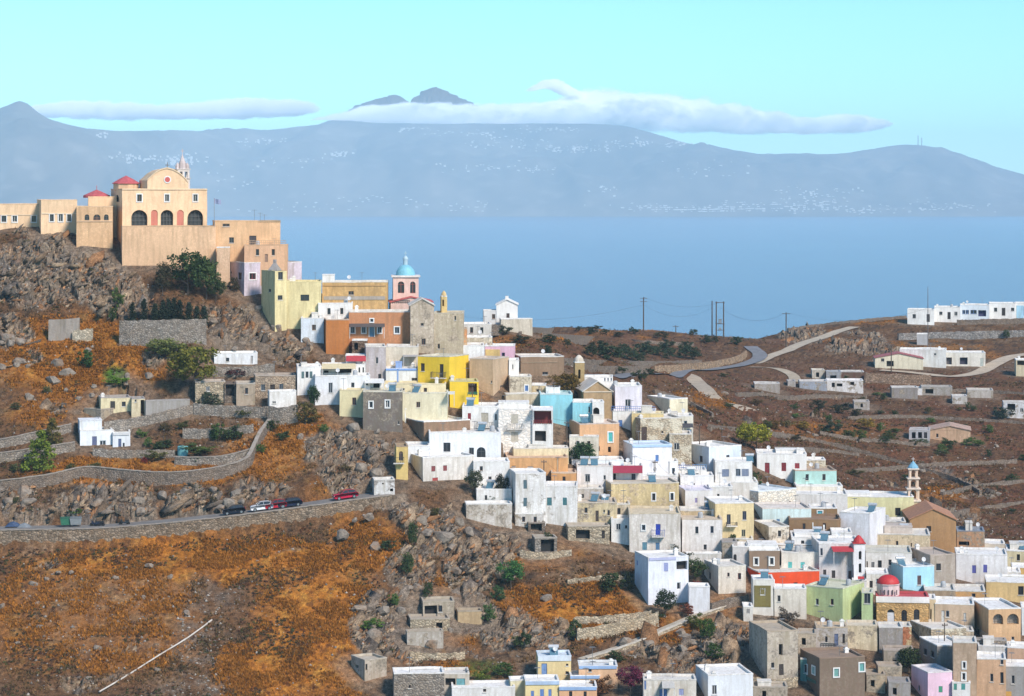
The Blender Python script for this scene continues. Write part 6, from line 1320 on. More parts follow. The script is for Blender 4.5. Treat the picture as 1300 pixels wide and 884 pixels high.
H('cream half built house at the edge of the far track', 1288, 1290, 1330, 457, 478, plaster((.68,.60,.42), .4), [('open',1296,461,9,6)], L=7, D=690, group=fg)
H('brown chapel sized windowless house behind the pink house', 652, 661, 716, 453, 480, plaster((.29,.20,.13), .4), [('w',692,474,7,4),('band',685,460,45,.8,(.4,.3,.2))], roof=OW, L=8, D=474)
def stone_bell(h):
    x = (h.xr[0]+h.xr[1])/2; m = MB(); m.lathe([(h.W*.5, h.H), (h.W*.5, h.H+.2), (h.W*.44, h.H+.7), (.3, h.H+1.2), (0, h.H+1.3)], (x, h.L/2, 0), 12); m.build('dome', plaster((.66,.60,.50), .4), h.root, True)
h_ = H('old stone bell tower with rounded cap behind the yellow tree', 728, 730, 742, 460, 492, plaster((.42,.31,.15), .5), [('oarch',735.5,475,3,12)], L=1.9, D=468, name='bell_tower', cat='bell tower', par=.05); h_.post = stone_bell
H('tan house with red brick balcony box', 596, 626, 646, 456, 500, plaster((.58,.42,.27), .35), [('w',637,493,4,7,GRY),('w',624,485,2,3)], side='R', roof=(.6,.52,.44), L=8, D=455)
H('white curved house beside the brick balcony house', 645, 646, 659, 457, 480, plaster(W, .2), [('w',651,466,1.5,6)], L=5, D=457)
H('low stone and white house with blue framed window', 645, 647, 675, 478, 498, plaster((.66,.58,.44), .5, .3), [('sf',668.5,493,4,7,BLU)], roof=OW, L=6, D=453)
H('small ochre house beside the yellow tree', 674, 675, 693, 489, 500, plaster((.68,.54,.32), .5, .3), [('w',683,496,4,3)], roof=W, L=5, D=454)
H('white toothed parapet house above the turquoise house', 692, 693, 711, 492, 506, plaster(W, .3), [], L=4, D=452)
H('long cream terrace wall above the spotted white house', 640, 642, 692, 500, 516, plaster((.64,.55,.40), .5), [], roof=OW, L=2, D=449, name='terrace_wall', cat='wall')
# ---- sheds and ruins of the far valley
rg = 'sheds and ruins in the far valley'
for i, (lab, x0, x1, yt, yb, D, c, ws) in enumerate([
    ('grey concrete shell above the white ruin in the valley', 1049, 1068, 472, 484, 648, (.34,.36,.38), [('open',1058,479,8,5)]),
    ('dark roofless shed beside the concrete shell', 1068, 1097, 472, 484, 650, (.14,.085,.06), []),
    ('white ruined farm with black openings in the valley', 1050, 1096, 483, 498, 640, (.72,.70,.68), [('open',1058,489,4,6),('open',1066,489,7,4),('open',1082,487,5,4)]),
    ('low blue grey sheet shed left of the white ruin', 1015, 1050, 484, 495, 638, (.36,.40,.46), []),
    ('small cream ruin by the valley track', 1031, 1047, 470, 481, 652, (.58,.54,.46), [('open',1038,476,4,6)]),
    ('grey stone ruin in the middle of the valley', 1132, 1165, 492, 506, 628, (.30,.28,.26), []),
    ('flat topped pillar shed in the valley', 1170, 1209, 491, 502, 632, (.38,.36,.33), [('open',1180,497,10,6)]),
    ('white rubble shed among the valley junk', 1209, 1228, 503, 513, 620, (.62,.60,.57), []),
    ('long pale ruin wall in the valley', 1228, 1261, 495, 505, 634, (.52,.48,.43), []),
    ('small bright white hut among the valley junk', 1160, 1171, 493, 502, 627, (.74,.74,.74), []),
    ('tiny twin roofed sheds below the white ruin', 1084, 1104, 510, 520, 608, (.44,.41,.38), [('open',1094,515,3,5)]),
    ('white roofed farm shed at the right edge of the valley', 1274, 1320, 511, 531, 604, (.72,.72,.72), [('open',1284,517,10,8),('w',1297,521,4,5)]),
    ('little block shed in the upper valley', 1000, 1010, 484, 491, 640, (.44,.42,.40), []),
    ('pale rubble pen beside the valley track', 958, 990, 487, 497, 628, (.40,.37,.34), [])]):
    H(lab, x0-1.6, x0, x1, yt, yb, plaster(c, .6, .3), ws, L=6, D=D, group=rg, found=2.5, name='shed', cat='shed', roof=(.6,.58,.55) if i % 2 else tuple(v*1.1 for v in c))
H('shack with patched tin roof and glazed porch', 1153, 1154, 1180, 546, 560, plaster((.46,.46,.47), .5), [('open',1160,553,5,8),('open',1168,553,5,8),('w',1175,553,4,8)], roof=(.5,.48,.47), L=7, D=582, group=rg, name='shack', cat='shed')
H('peach shack with rusty pink sheet roof', 1179, 1180, 1232, 546, 560, plaster((.60,.40,.26), .5), [('w',1190,553,3,5)], roofm=plaster((.56,.38,.30), .6, .3), gable=1.0, L=9, D=584, group=rg, name='shack', cat='shed')

# ---- yards and small houses that close the gaps
H('pale grey house with arched doorway between the cream houses', 928, 930, 951, 694, 724, plaster((.60,.57,.54), .4), [('arch',933,710,4,12,DK)], L=6, D=409)
H('cream parapet yard behind the brown walled house', 930, 932, 956, 684, 700, plaster((.72,.62,.46), .4), [], L=5, D=415, roof=OW)
H('low white garden wall under the off white house', 870, 872, 916, 703, 716, plaster((.70,.68,.63), .5), [], L=2, D=407, name='garden_wall', cat='wall')
H('white yard with low parapet beside the stepped white house', 603, 605, 650, 621, 644, plaster((.76,.75,.72), .5), [('w',617,632,3,6,DK)], L=5, D=418)
H('stained white cellar block under the white shuttered houses', 652, 654, 690, 652, 672, plaster((.66,.63,.58), .7, .4), [], L=3, D=413)
H('grey stone yard between the awning house and the ochre house', 720, 722, 766, 620, 642, plaster((.50,.47,.43), .6, .3), [('w',740,630,3,5,DK)], L=5, D=423, roof=OW)
H('cream block behind the old yellow cottage', 756, 758, 800, 640, 664, plaster((.66,.58,.44), .6, .3), [], L=5, D=417, roof=OW)
H('white roof house between the lilac slit house and the cream house', 898, 900, 930, 618, 644, plaster((.76,.74,.70), .4), [('w',912,630,3,5,DK)], L=6, D=430)
H('white stepped house under the bluish white house', 862, 864, 906, 604, 630, plaster(W, .4), [('w',880,616,4,5,DK)], L=6, D=436)
H('pinkish white house beside the maroon awning', 812, 814, 860, 604, 628, plaster((.74,.70,.68), .4), [('w',826,615,3,5,DK),('w',842,616,3,6,DK)], L=6, D=430)
H('tan stone house left of the ochre church', 1118, 1120, 1150, 662, 684, plaster((.60,.46,.32), .5, .3), [('w',1134,671,3,5,DK)], L=6, D=437, roof=OW)
H('white cube beside the greyish white house', 1054, 1056, 1082, 676, 700, plaster(W, .4), [('w',1066,686,3,6,DK)], L=6, D=417)
H('grey stone barn behind the pink house', 1120, 1122, 1160, 826, 852, plaster((.40,.35,.29), .7, .5), [('open',1136,842,5,8)], L=5, D=378, roof=(.42,.36,.3), name='barn', cat='shed')
H('roofless ochre ruin below the brown house', 1098, 1100, 1124, 856, 880, plaster((.55,.44,.30), .7, .6), [('open',1108,868,5,9)], L=4, D=372, roof=(.42,.35,.27), name='ruined_house')
H('sand coloured low house under the tan house with pale doors', 1186, 1188, 1236, 800, 818, plaster((.58,.48,.35), .6, .4), [('w',1204,808,3,5,DK)], L=5, D=387, roof=OW)
H('white flat house between the salmon houses', 1240, 1242, 1282, 820, 842, plaster((.72,.70,.66), .4), [('w',1258,830,3,6,DK)], L=6, D=381)
H('cream stair house behind the red domed chapel', 1098, 1100, 1128, 728, 756, plaster((.74,.70,.62), .4), [('d',1106,742,4,9,DK)], L=6, D=403)
H('white flat house behind the violet shuttered house', 1256, 1258, 1296, 726, 744, plaster((.74,.72,.68), .4), [('w',1270,734,3,5,DK)], L=6, D=423)
H('grey concrete shell beside the roofless ochre ruin', 1126, 1128, 1156, 866, 892, plaster((.38,.36,.34), .6, .3), [('open',1136,878,5,9)], L=4, D=368, roof=GRY, name='ruined_house')
H('low bare stone house right of the white cube', 954, 956, 1000, 872, 894, plaster((.50,.43,.34), .7, .5), [('open',970,882,5,9)], L=4, D=366, roof=(.46,.4,.32))
# ---------------------------------------------------------------- roads and tracks
def dirt(rgb):
    m, t, p, o = new_mat('road_surface'); v = coords(t); n1 = noise(t, v, .5, 6, .7); n2 = noise(t, v, 4, 4)
    c = mixc(t, ramp(t, n1, [(.35, 0.0), (.65, 1.0)]), tuple(x*.75 for x in rgb), tuple(x*1.15 for x in rgb)); c = mixc(t, ramp(t, n2, [(.45, .35), (.6, 0.0)]), c, tuple(x*.55 for x in rgb))
    t.links.new(c, p.inputs['Base Color']); p.inputs['Roughness'].default_value = .95; return m
ROADQ = [road('hillside_road', [(-150,677),(-60,674),(0,671),(60,670.5),(110,670),(160,667),(200,664),(240,660),(280,655),(315,650.5),(350,646.5),(385,641.5),(420,636.5),(455,631),(488,626)], 2.3, dirt((.20,.185,.17)), .06),
 road('asphalt_road', [(953,439.5),(956,443),(962,448),(965,453),(958,459),(940,464.5),(915,468.5),(890,471),(865,473),(830,475.5),(790,478),(750,482)], 2.0, dirt((.19,.19,.20)), .22),
 road('dirt_track', [(868,474),(880,481),(888,489),(900,500),(915,509),(935,517),(952,526)], 1.9, dirt((.44,.35,.25)), .12),
 road('dirt_track', [(956,462),(975,454),(1000,445),(1030,433),(1062,422),(1085,415)], 1.9, dirt((.46,.38,.28)), .12),
 road('dirt_track', [(945,466),(975,467),(992,470),(1006,477),(1010,486)], 1.5, dirt((.42,.34,.24)), .12),
 road('dirt_track', [(1118,470),(1165,474),(1205,479),(1240,474),(1262,463),(1285,453),(1320,448)], 2.2, dirt((.50,.40,.29)), .12),
 road('footpath', [(738,842),(770,829),(800,818),(830,806),(860,793),(890,779),(917,768)], .9, dirt((.46,.40,.31)), .12)]

# ---------------------------------------------------------------- setting first: sea, island, land, air
make_sea(); make_island()
TER = make_terrain()
cloud('cloud', 'long white cloud bank lying over the island summits', [(425,150,152),(455,138,154),(500,131,159),(560,133,160),(640,131,161),(700,127,162),(715,117,162),(735,111,162),(760,117,163),(800,121,166),(850,125,168),(900,133,169),(950,141,169),(1000,149,169.5),(1030,150,170),(1060,145,169.5),(1085,147,169),(1096,151,167.5),(1101,156,164)], 21400, 24800, 420, .06, 1)
cloud('cloud', 'small curl of cloud above the long cloud bank', [(676,114,116),(690,103,113),(702,101,114),(716,108,122),(736,118,124)], 22700, 22900, 150, .03, 5)
cloud('cloud', 'faint pale cloud bank over the western ridge', [(20,140,148),(60,132,150),(120,129,152),(180,132,152),(230,131,151),(290,126,151),(340,125,149),(372,128,148),(386,133,146),(391,137,143)], 21600, 22600, 420, .014, 3)
make_haze(HAZE_D, HAZE_C)
for r_ in ROADQ: build_road(*r_)

# ---------------------------------------------------------------- houses
for h in HQ:
    h.build()
    if hasattr(h, 'post'): h.post(h)
solar_heater(PEACH, .25, .5, 'solar water heater on the peach house with the turquoise shutter')
solar_heater(OLIVE, .6, .4, 'solar water heater on the olive panelled house')
solar_heater(LIMEH, .25, .4, 'solar water heater on the lime green house')
solar_heater(YELB, .5, .4, 'solar water heater on the yellow upper storey with the blue door')
for key, fx, fy, lab in (('long white flat house with tank above', .1, .4, 'solar water heater above the saturated yellow house'), ('white block with grey blue', .95, .2, 'solar water heater beside the grey blue shutters'),
                         ('white house with maroon', .5, .4, 'solar water heater behind the maroon awning'), ('big blank white', .8, .5, 'solar water heater on the big blank white house'), ('sky blue house', .1, .3, 'solar water heater on the sky blue house')):
    for h in HQ:
        if h.label.startswith(key): solar_heater(h, fx, fy, lab)

rr_ = random.Random(21); cand = [h for h in HQ if h.cat == 'house' and not h.gable and h.W > 5 and h.L > 4 and 395 < h.D < 470 and h.C.x > -40 and len(h.label.split()) <= 11]
for h in rr_.sample(cand, 16): solar_heater(h, rr_.uniform(.2, .8), rr_.uniform(.35, .6), 'solar water heater on the '+h.label, rz=rr_.uniform(-.4, .1))
# ---------------------------------------------------------------- walls
rl = ROADQ[0][1]; CAPM = plaster((.36,.32,.27), .6)
def offs(line, d, dz=0): 
    o_ = []
    for i, p in enumerate(line):
        t = (line[min(len(line)-1, i+1)]-line[max(0, i-1)]).xy.normalized(); o_.append(p+Vector((t.y, -t.x, 0))*d+Vector((0, 0, dz)))
    return o_
stone_wall('long retaining wall with pale coping under the hillside road', offs(rl, 2.75, -1.3)[::2], 1.38, stone((.24,.19,.14), 1.9, .4, .6), .5, CAPM, 'retaining_wall')
stone_wall('high rubble retaining wall under the row of cypresses', [(152,438),(180,438),(220,437),(262,436)], 4.4, ST2, .7)
stone_wall('plain concrete retaining wall at the foot of the crag', [(62,432),(80,431),(101,429)], 3.6, plaster((.36,.32,.27), .5), .8)
stone_wall('pale limestone stub wall right of the concrete wall', [(92,433),(118,430)], 1.8, ST3, .6)
stone_wall('long curving terrace wall with pale top above the rock band', [(-60,630),(0,625),(60,617),(108,608),(150,611),(200,614),(240,613),(285,606),(312,596),(322,580),(330,563),(342,547)], 1.9, STG, .5, CAPM)
stone_wall('short terrace wall left of the conifers', [(-60,592),(0,587),(50,580),(95,573)], 1.5, ST2, .5, CAPM)
stone_wall('upper terrace wall left of the white cottage', [(-60,575),(0,568),(50,557),(90,548)], 1.3, ST2, .5, CAPM)
stone_wall('low terrace wall right of the white cottage', [(118,578),(150,580),(200,581),(222,580)], 1.2, ST2, .5)
stone_wall('garden terrace wall with pale top beside the water tank', [(222,590),(250,591),(285,589),(318,580)], 1.3, ST2, .5, CAPM)
stone_wall('garden wall under the dark round bush', [(232,556),(260,556),(300,553),(322,550)], 1.5, ST2, .5)
stone_wall('ramp wall climbing past the yellow cream cottage', [(132,548),(180,541),(215,533),(246,524)], 1.6, ST2, .5)
stone_wall('rubble wall under the stone cottages', [(246,526),(290,528),(340,530)], 1.8, ST2, .5)
stone_wall('rough stone base under the stepped white yard', [(341,538),(360,539),(378,536)], 3.0, ST2, .6)
stone_wall('ledge wall under the long low white house', [(270,478),(310,478),(348,474)], 1.7, ST2, .5)
stone_wall('upper grass terrace wall below the two storey white house', [(728,793),(760,791),(800,788),(826,785)], 1.1, ST1, .5)
stone_wall('lower grass terrace wall below the two storey white house', [(732,814),(770,809),(805,801),(835,792)], 1.9, ST1, .5)
stone_wall('stone wall under the diagonal footpath', offs(ROADQ[6][1], 1.1, -.9)[::2], 1.3, ST1, .4, plaster((.60,.55,.46), .4), 'retaining_wall')
stone_wall('dark field wall running down the far hillside', [(900,546),(950,550),(1010,558),(1070,570),(1120,583),(1170,598),(1215,612),(1245,628)], .9, STG, .6)
stone_wall('field wall below the shack', [(1040,552),(1090,560),(1130,563),(1180,567)], .8, STG, .6)
stone_wall('roadside wall at the bend of the asphalt road', [(830,472),(870,469.5),(905,465.5),(935,459),(947,452)], 1.4, stone((.30,.22,.15), 1.6), .6)
stone_wall('field wall along the lower plateau', [(640,466),(700,468),(760,472),(820,472)], 1.2, STG, .6)
stone_wall('middle field wall across the olive slope', [(690,428),(750,431),(820,436),(880,440)], .8, STG, .6)
stone_wall('crest wall on the plateau edge left of the poles', [(590,409),(640,410),(690,411),(760,414)], .7, STG, .6)
stone_wall('crest wall climbing to the white house row', [(1000,417),(1040,413),(1090,409),(1150,404)], .8, STG, .6)
stone_wall('retaining wall below the farm track', [(1098,486),(1140,488),(1182,489)], 2.6, stone((.26,.19,.14), 1.6), .6)
stone_wall('rough wall in front of the white house row', [(1215,413),(1260,412),(1320,411)], 1.6, STG, .6)
stone_wall('bank wall under the quarried hillside', [(1140,432),(1200,430),(1300,428)], 2.0, stone((.24,.23,.22), 1.4), .6)
stone_wall('field wall in the lower right field', [(1190,662),(1230,650),(1300,640)], .7, STG, .6)
stone_wall('field wall beside the lower dirt track', [(830,500),(870,512),(905,530)], .9, STG, .6)
stone_wall('rubble wall under the derelict stone house', [(955,872),(985,874),(1012,872)], 1.4, ST1, .5)
stone_wall('rubble wall on the bare slope under the stone farmhouse', [(520,836),(560,838),(590,836)], 1.0, ST1, .5)
stone_wall('tumbled wall below the stone shelter', [(660,706),(690,710),(725,706)], 1.0, ST1, .5)
stone_wall('dark rubble wall below the small cream house', [(902,778),(925,771),(950,768)], 1.4, STG, .5)
stone_wall('tumbled wall over the orange slope', [(720,742),(760,738),(802,736)], .8, ST1, .5)
for lab, pts in [('low terrace wall under the white valley ruin', [(985,508),(1040,505),(1100,507)]),('long terrace wall across the valley below the junk', [(1075,533),(1150,531),(1250,536),(1310,540)]),('terrace wall on the brown slope above the pink bell tower', [(1085,600),(1130,597),(1190,592),(1290,588)]),
        ('short terrace wall by the track end', [(935,503),(965,503),(1000,507)]),('terrace wall on the slope behind the red shuttered house', [(985,572),(1040,574),(1090,580)]),('terrace wall under the farm garage', [(1180,500),(1230,498),(1300,502)]),
        ('terrace wall on the lower brown field', [(1195,630),(1250,618),(1320,612)]),('terrace wall between the olive grove and the asphalt road', [(700,459),(760,462),(830,463),(890,461)]),('upper terrace wall beside the ridge chapel', [(660,426),(700,421),(760,422)])]:
    stone_wall(lab, pts, .8, STG, .6)
build_walls()
m = MB(); line = smooth_line([G(*p)+Vector((0, 0, .28)) for p in ((126,882),(160,862),(200,836),(240,811),(269,790))], 2.0); b0 = line[0].copy()
for a, b in zip(line[:-1], line[1:]): m.tube(a-b0, b-b0, .11, n=7)
tag(m.build('water_pipe', plaster((.60,.56,.50), .3), None, loc=b0), 'pale pipe running straight down the dry slope', 'pipe')

# ---------------------------------------------------------------- vehicles and odd things by the road
def along_road(px):
    return min(range(len(rl)), key=lambda i: abs(CX+F*rl[i].x/rl[i].y-px))
def on_road(label, px, c, flip=0, off=.6, L=3.7):
    i = along_road(px); p = rl[i]; t = (rl[min(len(rl)-1, i+1)]-rl[max(0, i-1)]); n = Vector((t.y, -t.x, 0)).normalized(); q = p+n*off
    car(label, 0, 0, 0, c, L); o = bpy.data.objects[[x.name for x in bpy.data.objects if x.name.startswith('parked_car')][-1]]
    o.location = (q.x, q.y, p.z+.07); o.rotation_euler = (0, -math.atan2(t.z, t.xy.length)*(1 if not flip else -1), math.atan2(t.y, t.x)+math.pi*flip)
on_road('black hatchback parked alone on the hillside road', 290, (.012,.014,.022))
on_road('white car parked at the end of the short row of cars', 326, (.72,.74,.76))
on_road('red car parked between the white and the dark blue car', 349, (.42,.015,.03), L=3.6)
on_road('dark blue car parked at the head of the row', 374, (.015,.02,.045), L=4.1)
on_road('red car parked by the cliff at the end of the road', 438, (.48,.015,.05), L=4.1)
def bin_(label, px, py, c):
    g = G(px, py); r = empty('waste_container', g, .2); tag(r, label, 'container'); m = MB(); m.v = [(-.8,-.5,.2),(.8,-.5,.2),(.8,.5,.2),(-.8,.5,.2),(-.95,-.62,1.25),(.95,-.62,1.25),(.95,.62,1.25),(-.95,.62,1.25)]
    m.f = [(0,1,2,3),(4,5,6,7),(0,1,5,4),(1,2,6,5),(2,3,7,6),(3,0,4,7)]; m.build('body', paint(c), r)
    m = MB(); m.prism([(-1.0, 1.26), (1.0, 1.26), (.85, 1.42), (-.85, 1.42)], -.66, .66); m.build('lid', paint(tuple(x*.7 for x in c)), r)
    for x in (-.7, .7):
        for y in (-.4, .4): m = MB(); m.tube((x-.05, y, .1), (x+.05, y, .1), .1, n=8); m.build('wheel', paint((.03,.03,.03)), r)
bin_('green waste container beside the hillside road', 84, 668, (.03,.16,.09)); bin_('grey waste container next to the green one', 96, 668, (.22,.24,.25))
def scooter(label, px, py, c):
    g = G(px, py); r = empty('parked_motorcycle', g, random.uniform(-.3, .3)); tag(r, label, 'motorcycle', 'motorcycles parked by the road')
    for x in (-.62, .62): m = MB(); m.tube((x, -.06, .3), (x, .06, .3), .3, n=14); m.build('wheel', paint((.02,.02,.02), .9), r)
    m = MB(); m.prism([(-.6, .45), (-.2, .35), (.35, .32), (.75, .5), (.7, .75), (.25, .72), (-.1, .5), (-.35, .7), (-.5, .95), (-.62, .9)], -.16, .16); m.build('body', paint(c, .3), r)
    m = MB(); m.prism([(-.02, .72), (.72, .76), (.75, .86), (.05, .84)], -.15, .15); m.build('seat', paint((.02,.02,.02), .8), r)
    m = MB(); m.tube((-.5, -.34, 1.03), (-.5, .34, 1.03), .02, n=6); m.tube((-.6, 0, .3), (-.48, 0, 1.05), .035, n=6); m.build('handlebar', paint((.1,.1,.1), .4, .6), r)
scooter('dark motorcycle parked beside the waste containers', 121, 668.5, (.02,.025,.05)); scooter('dark motorcycle parked further along under the rock face', 158, 667, (.03,.035,.04)); scooter('dark motorcycle leaning at the foot of the rock face', 126, 668.8, (.015,.015,.02))
def tarp(label, px, py, c, s):
    g = G(px, py); n = 9; b = MB(); k = np.random.default_rng(3)
    for i in range(n):
        for j in range(n):
            u, v = i/(n-1)*2-1, j/(n-1)*2-1; hz = max(0, 1-abs(u)**2.2)*max(0, 1-abs(v)**2.2); b.v.append((u*s*1.4, v*s*.8, -.2+(.9+.25*k.random())*s*.8*hz))
    b.f = [(i*n+j, (i+1)*n+j, (i+1)*n+j+1, i*n+j+1) for i in range(n-1) for j in range(n-1)]
    tag(b.build('tarpaulin', paint(c, .6), None, loc=g), label, 'tarpaulin')
tarp('blue tarpaulin covering a heap by the road', 17, 668, (.03,.06,.13), .9); tarp('grey tarpaulin heap beside the blue one', 31, 668, (.18,.20,.22), .8)
tarp('blue sheet on the terrace of the orange plaster house', 644, 585, (.05,.12,.42), .9)
g = G(232, 578); r = empty('garden_tank', g); tag(r, 'turquoise water tank in the terraced garden', 'tank'); m = MB(); m.lathe([(0, -.3), (.9, -.3), (.9, 1.4), (.8, 1.5), (0, 1.5)], (0, 0, 0), 16); m.build('body', paint((.16,.42,.44)), r); m = MB(); m.lathe([(.0, 1.62), (.3, 1.6), (.3, 1.502)], (0, 0, 0), 10); m.build('lid', paint((.1,.2,.2)), r)

# ---------------------------------------------------------------- poles and wires
pg = 'utility poles'
a1 = pole('tall wooden pole with crossarm on the plateau edge', 817, 420, 9.6, 2.0, arms=2, r=.2); a2 = pole('short wooden pole behind the plateau edge', 858, 421, 3.2, 1.8, D=742, r=.16)
a3 = pole('single pole beside the transformer frame', 904, 427, 10.2, 0, r=.2)
g = G(914, 429); o = empty('transformer_frame', g); tag(o, 'two legged pole frame carrying a transformer by the road bend', 'pole', pg)
for x in (-1.05, 1.05): m = MB(); m.tube((x, 0, -.6), (x, 0, 10.4), .2, .15, 8); m.build('shaft', paint((.10,.075,.055), .9), o)
for z in (10.1, 4.0, 2.2): m = MB(); m.box(-1.3, 1.3, -.28, -.17, z-.09, z+.09); m.build('crossbeam', paint((.12,.09,.07), .9), o)
m = MB(); m.box(-.45, .45, -.6, .1, 4.1, 5.3); m.box(-.5, .5, -.65, .15, 5.302, 5.4); m.build('transformer', paint((.22,.26,.30)), o); m = MB(); m.box(-.35, .35, -.5, .0, 2.3, 2.9); m.build('switch_box', paint((.25,.28,.30)), o)
a4 = g+Vector((0, 0, 10.1)); a5 = pole('wooden pole on the quarried slope above the track', 998, 440, 9.6, 2.2, r=.19)
a6 = pole('pole in front of the red roofed farmhouse', 1131.5, 473, 7.4, 1.4, r=.16); a7 = pole('very tall thin mast standing by the farm', 1178, 442, 17.5, 0, r=.12, wood=(.16,.15,.15))
wire('sagging wire from the town to the tall plateau pole', AT(560, 398, 700), a1-Vector((0, 0, 2.2)), 3.0); wire('sagging wire between the plateau pole and the transformer frame', a1-Vector((0, 0, 2.2)), a3-Vector((0, 0, 2.0)), 3.0)
wire('upper wire from the plateau pole to the transformer frame', a1, a4, 2.0); wire('wire from the transformer frame over the road', a4-Vector((0, 0, 1.5)), a5, 3.0); wire('wire from the quarry pole towards the farm', a5, a7-Vector((0, 0, 6)), 3.0)
tp = {}
for k, (px, py, h, D, lab) in enumerate([(719.7,560,5.6,436,'dark pole beside the turquoise house'),(831.5,616,5.0,432,'dark pole in front of the blue banded house'),(1061.6,740,5.2,406.5,'dark pole before the greyish white house'),(1199,858,6.2,378,'dark pole by the grey rendered house'),
        (599.6,514,6.0,441,'pole beside the yellow annexe'),(888,556,6.0,452,'pole at the field edge behind the cream house'),(916.5,572,4.5,458,'pole behind the bluish white house'),(690.5,605,5.2,422.5,'pole on the orange lower house')]):
    tp[k] = pole(lab, px, py, h, .9, D=D, r=.11)
wire('wire from the orange house pole to the awning house', tp[7], AT(760, 622, 428), 1.0, .016); wire('wire from the blue banded house pole down the town', tp[1], AT(880, 618, 428), .8, .016); wire('wire from the blue banded house to its pole', AT(800, 574, 434), tp[1], .5, .016)
wire('wire between the turquoise house pole and the yellow annexe pole', tp[0], tp[4], 1.2, .016); wire('wire from the greyish white house pole to the belfry', tp[2], AT(1083, 722, 404), .6, .016)
# flag on the church terrace
g = Vector(((272-CX)/F*476, 476, (HY-288)/F*476)); o = empty('flag_pole', g); tag(o, 'flag flying from a pole at the corner of the church terrace', 'flag'); m = MB(); m.tube((0, 0, 0), (0, 0, 5.4), .05, n=6); m.build('shaft', paint((.3,.3,.3)), o)
m = MB(); n = 8
for i in range(n+1):
    for z in (4.4, 5.3): m.v.append((i*.16, .10*math.sin(i*.9), z-.03*i))
m.f = [(2*i, 2*i+2, 2*i+3, 2*i+1) for i in range(n)]; m.build('flag', paint((.30,.34,.50)), o)

# ---------------------------------------------------------------- trees and shrubs
DKG = (.038,.062,.022); MDG = (.065,.115,.028); YG = (.13,.15,.022); OLV = (.055,.075,.042); RB = (.14,.05,.03); YO = (.17,.12,.02)
plant('pine_tree', 'big dark umbrella pine under the church terrace', 262, 376, 8.4, 6.6, 'tree', (.04,.068,.022), D=470); plant('pine_tree', 'dark umbrella pine leaning over the terrace wall', 238, 378, 8.8, 8.0, 'tree', (.04,.07,.022), D=470)
plant('pine_tree', 'thin brownish pine against the terrace wall', 207, 378, 6.6, 4.0, 'tree', (.055,.05,.025), D=469); plant('pine_tree', 'dark bushy pine below the umbrella pines', 274, 378, 5.0, 4.2, 'tree', DKG, D=470)
for i, (px, h) in enumerate([(168,4.6),(183,5.0),(197,3.9),(207,4.6),(214,5.0),(221,5.2),(228,4.8),(240,4.6),(250,4.0),(259,4.4)]):
    plant('cypress_tree', 'small dark cypress in the row on the high rubble wall', px, 405.5, h*.85, 1.7, 'cypress', (.018,.03,.018), 'row of small cypresses on the terrace', D=461.5)
plant('pine_tree', 'yellow green pine beside the stone cottage', 246, 505, 10.0, 9.6, 'tree', (.12,.12,.02)); plant('fig_tree', 'pale green tree above the yellow green pine', 210, 458, 4.2, 8.0, 'tree', (.10,.12,.035)); 
plant('conifer_tree', 'bright green conifer among the lower terraces', 52, 602, 7.4, 6.2, 'conifer', (.11,.15,.02)); plant('conifer_tree', 'olive brown conifer behind the bright one', 66, 570, 5.4, 3.6, 'conifer', (.10,.085,.02))
plant('shrub', 'green shrub clinging to the orange slope below the crag', 109, 468, 4.2, 3.6, 'bush', (.045,.095,.022)); plant('shrub', 'ivy like green shrub climbing the crag', 150, 402, 5.2, 2.6, 'bush', (.055,.09,.022), D=466); plant('shrub', 'green creeper at the foot of the crag', 144, 420, 3.4, 2.0, 'bush', (.05,.08,.02), D=463)
plant('shrub', 'low spreading bright green shrub on the orange slope', 147, 490, 2.2, 4.6, 'bush', (.075,.15,.012))
plant('shrub', 'grey green bush in front of the stone cottage', 266, 522, 4.0, 5.0, 'bush', (.05,.07,.045)); plant('shrub', 'dark round bush on the middle terrace', 292, 560, 3.2, 4.4, 'bush', DKG); plant('shrub', 'bright green bush beside the dark round bush', 276, 560, 3.8, 3.2, 'bush', MDG)
plant('shrub', 'hedge like green bush in the terraced garden', 205, 572, 2.2, 4.6, 'bush', DKG); plant('shrub', 'green bush by the white cottage', 188, 568, 2.2, 1.6, 'bush', MDG); plant('shrub', 'spreading green garden bush above the terrace wall', 250, 576, 2.0, 6.4, 'bush', (.06,.085,.02)); plant('shrub', 'garden bush with yellowing leaves', 196, 586, 2.4, 4.4, 'bush', (.10,.10,.03)); plant('shrub', 'red brown garden bush', 184, 589, 1.3, 1.4, 'bush', (.22,.03,.02))
plant('shrub', 'small dark bush on the lower garden terrace', 250, 590, 1.6, 1.6, 'bush', DKG); plant('shrub', 'small bush on the garden terrace by the ramp', 282, 586, 1.2, 1.2, 'bush', MDG); plant('tree', 'dark green tree beside the white house pergola', 398, 512, 4.8, 2.6, 'tree', (.03,.07,.025), D=437.5)
plant('shrub', 'olive and rust bush under the white lower block', 388, 540, 5.0, 5.2, 'bush', (.085,.07,.02)); plant('shrub', 'red leaved bush behind the stone cottage', 300, 478, 1.5, 4.5, 'bush', (.09,.03,.03)); plant('bougainvillea', 'dark climber beside the peach house stairs', 298, 334, 3.2, 2.6, 'bush', (.05,.045,.025), D=475.5)
plant('tree', 'yellow brown tree in front of the old stone bell tower', 716, 503, 5.0, 6.8, 'tree', (.10,.065,.012), D=456); plant('tree', 'dark green bush tree inside the cream garden wall', 742, 585, 4.2, 6.0, 'tree', (.025,.06,.022), D=433.5); plant('tree', 'dark bush on the corner of the yellow house', 597, 462, 1.6, 1.4, 'bush', DKG, D=452)
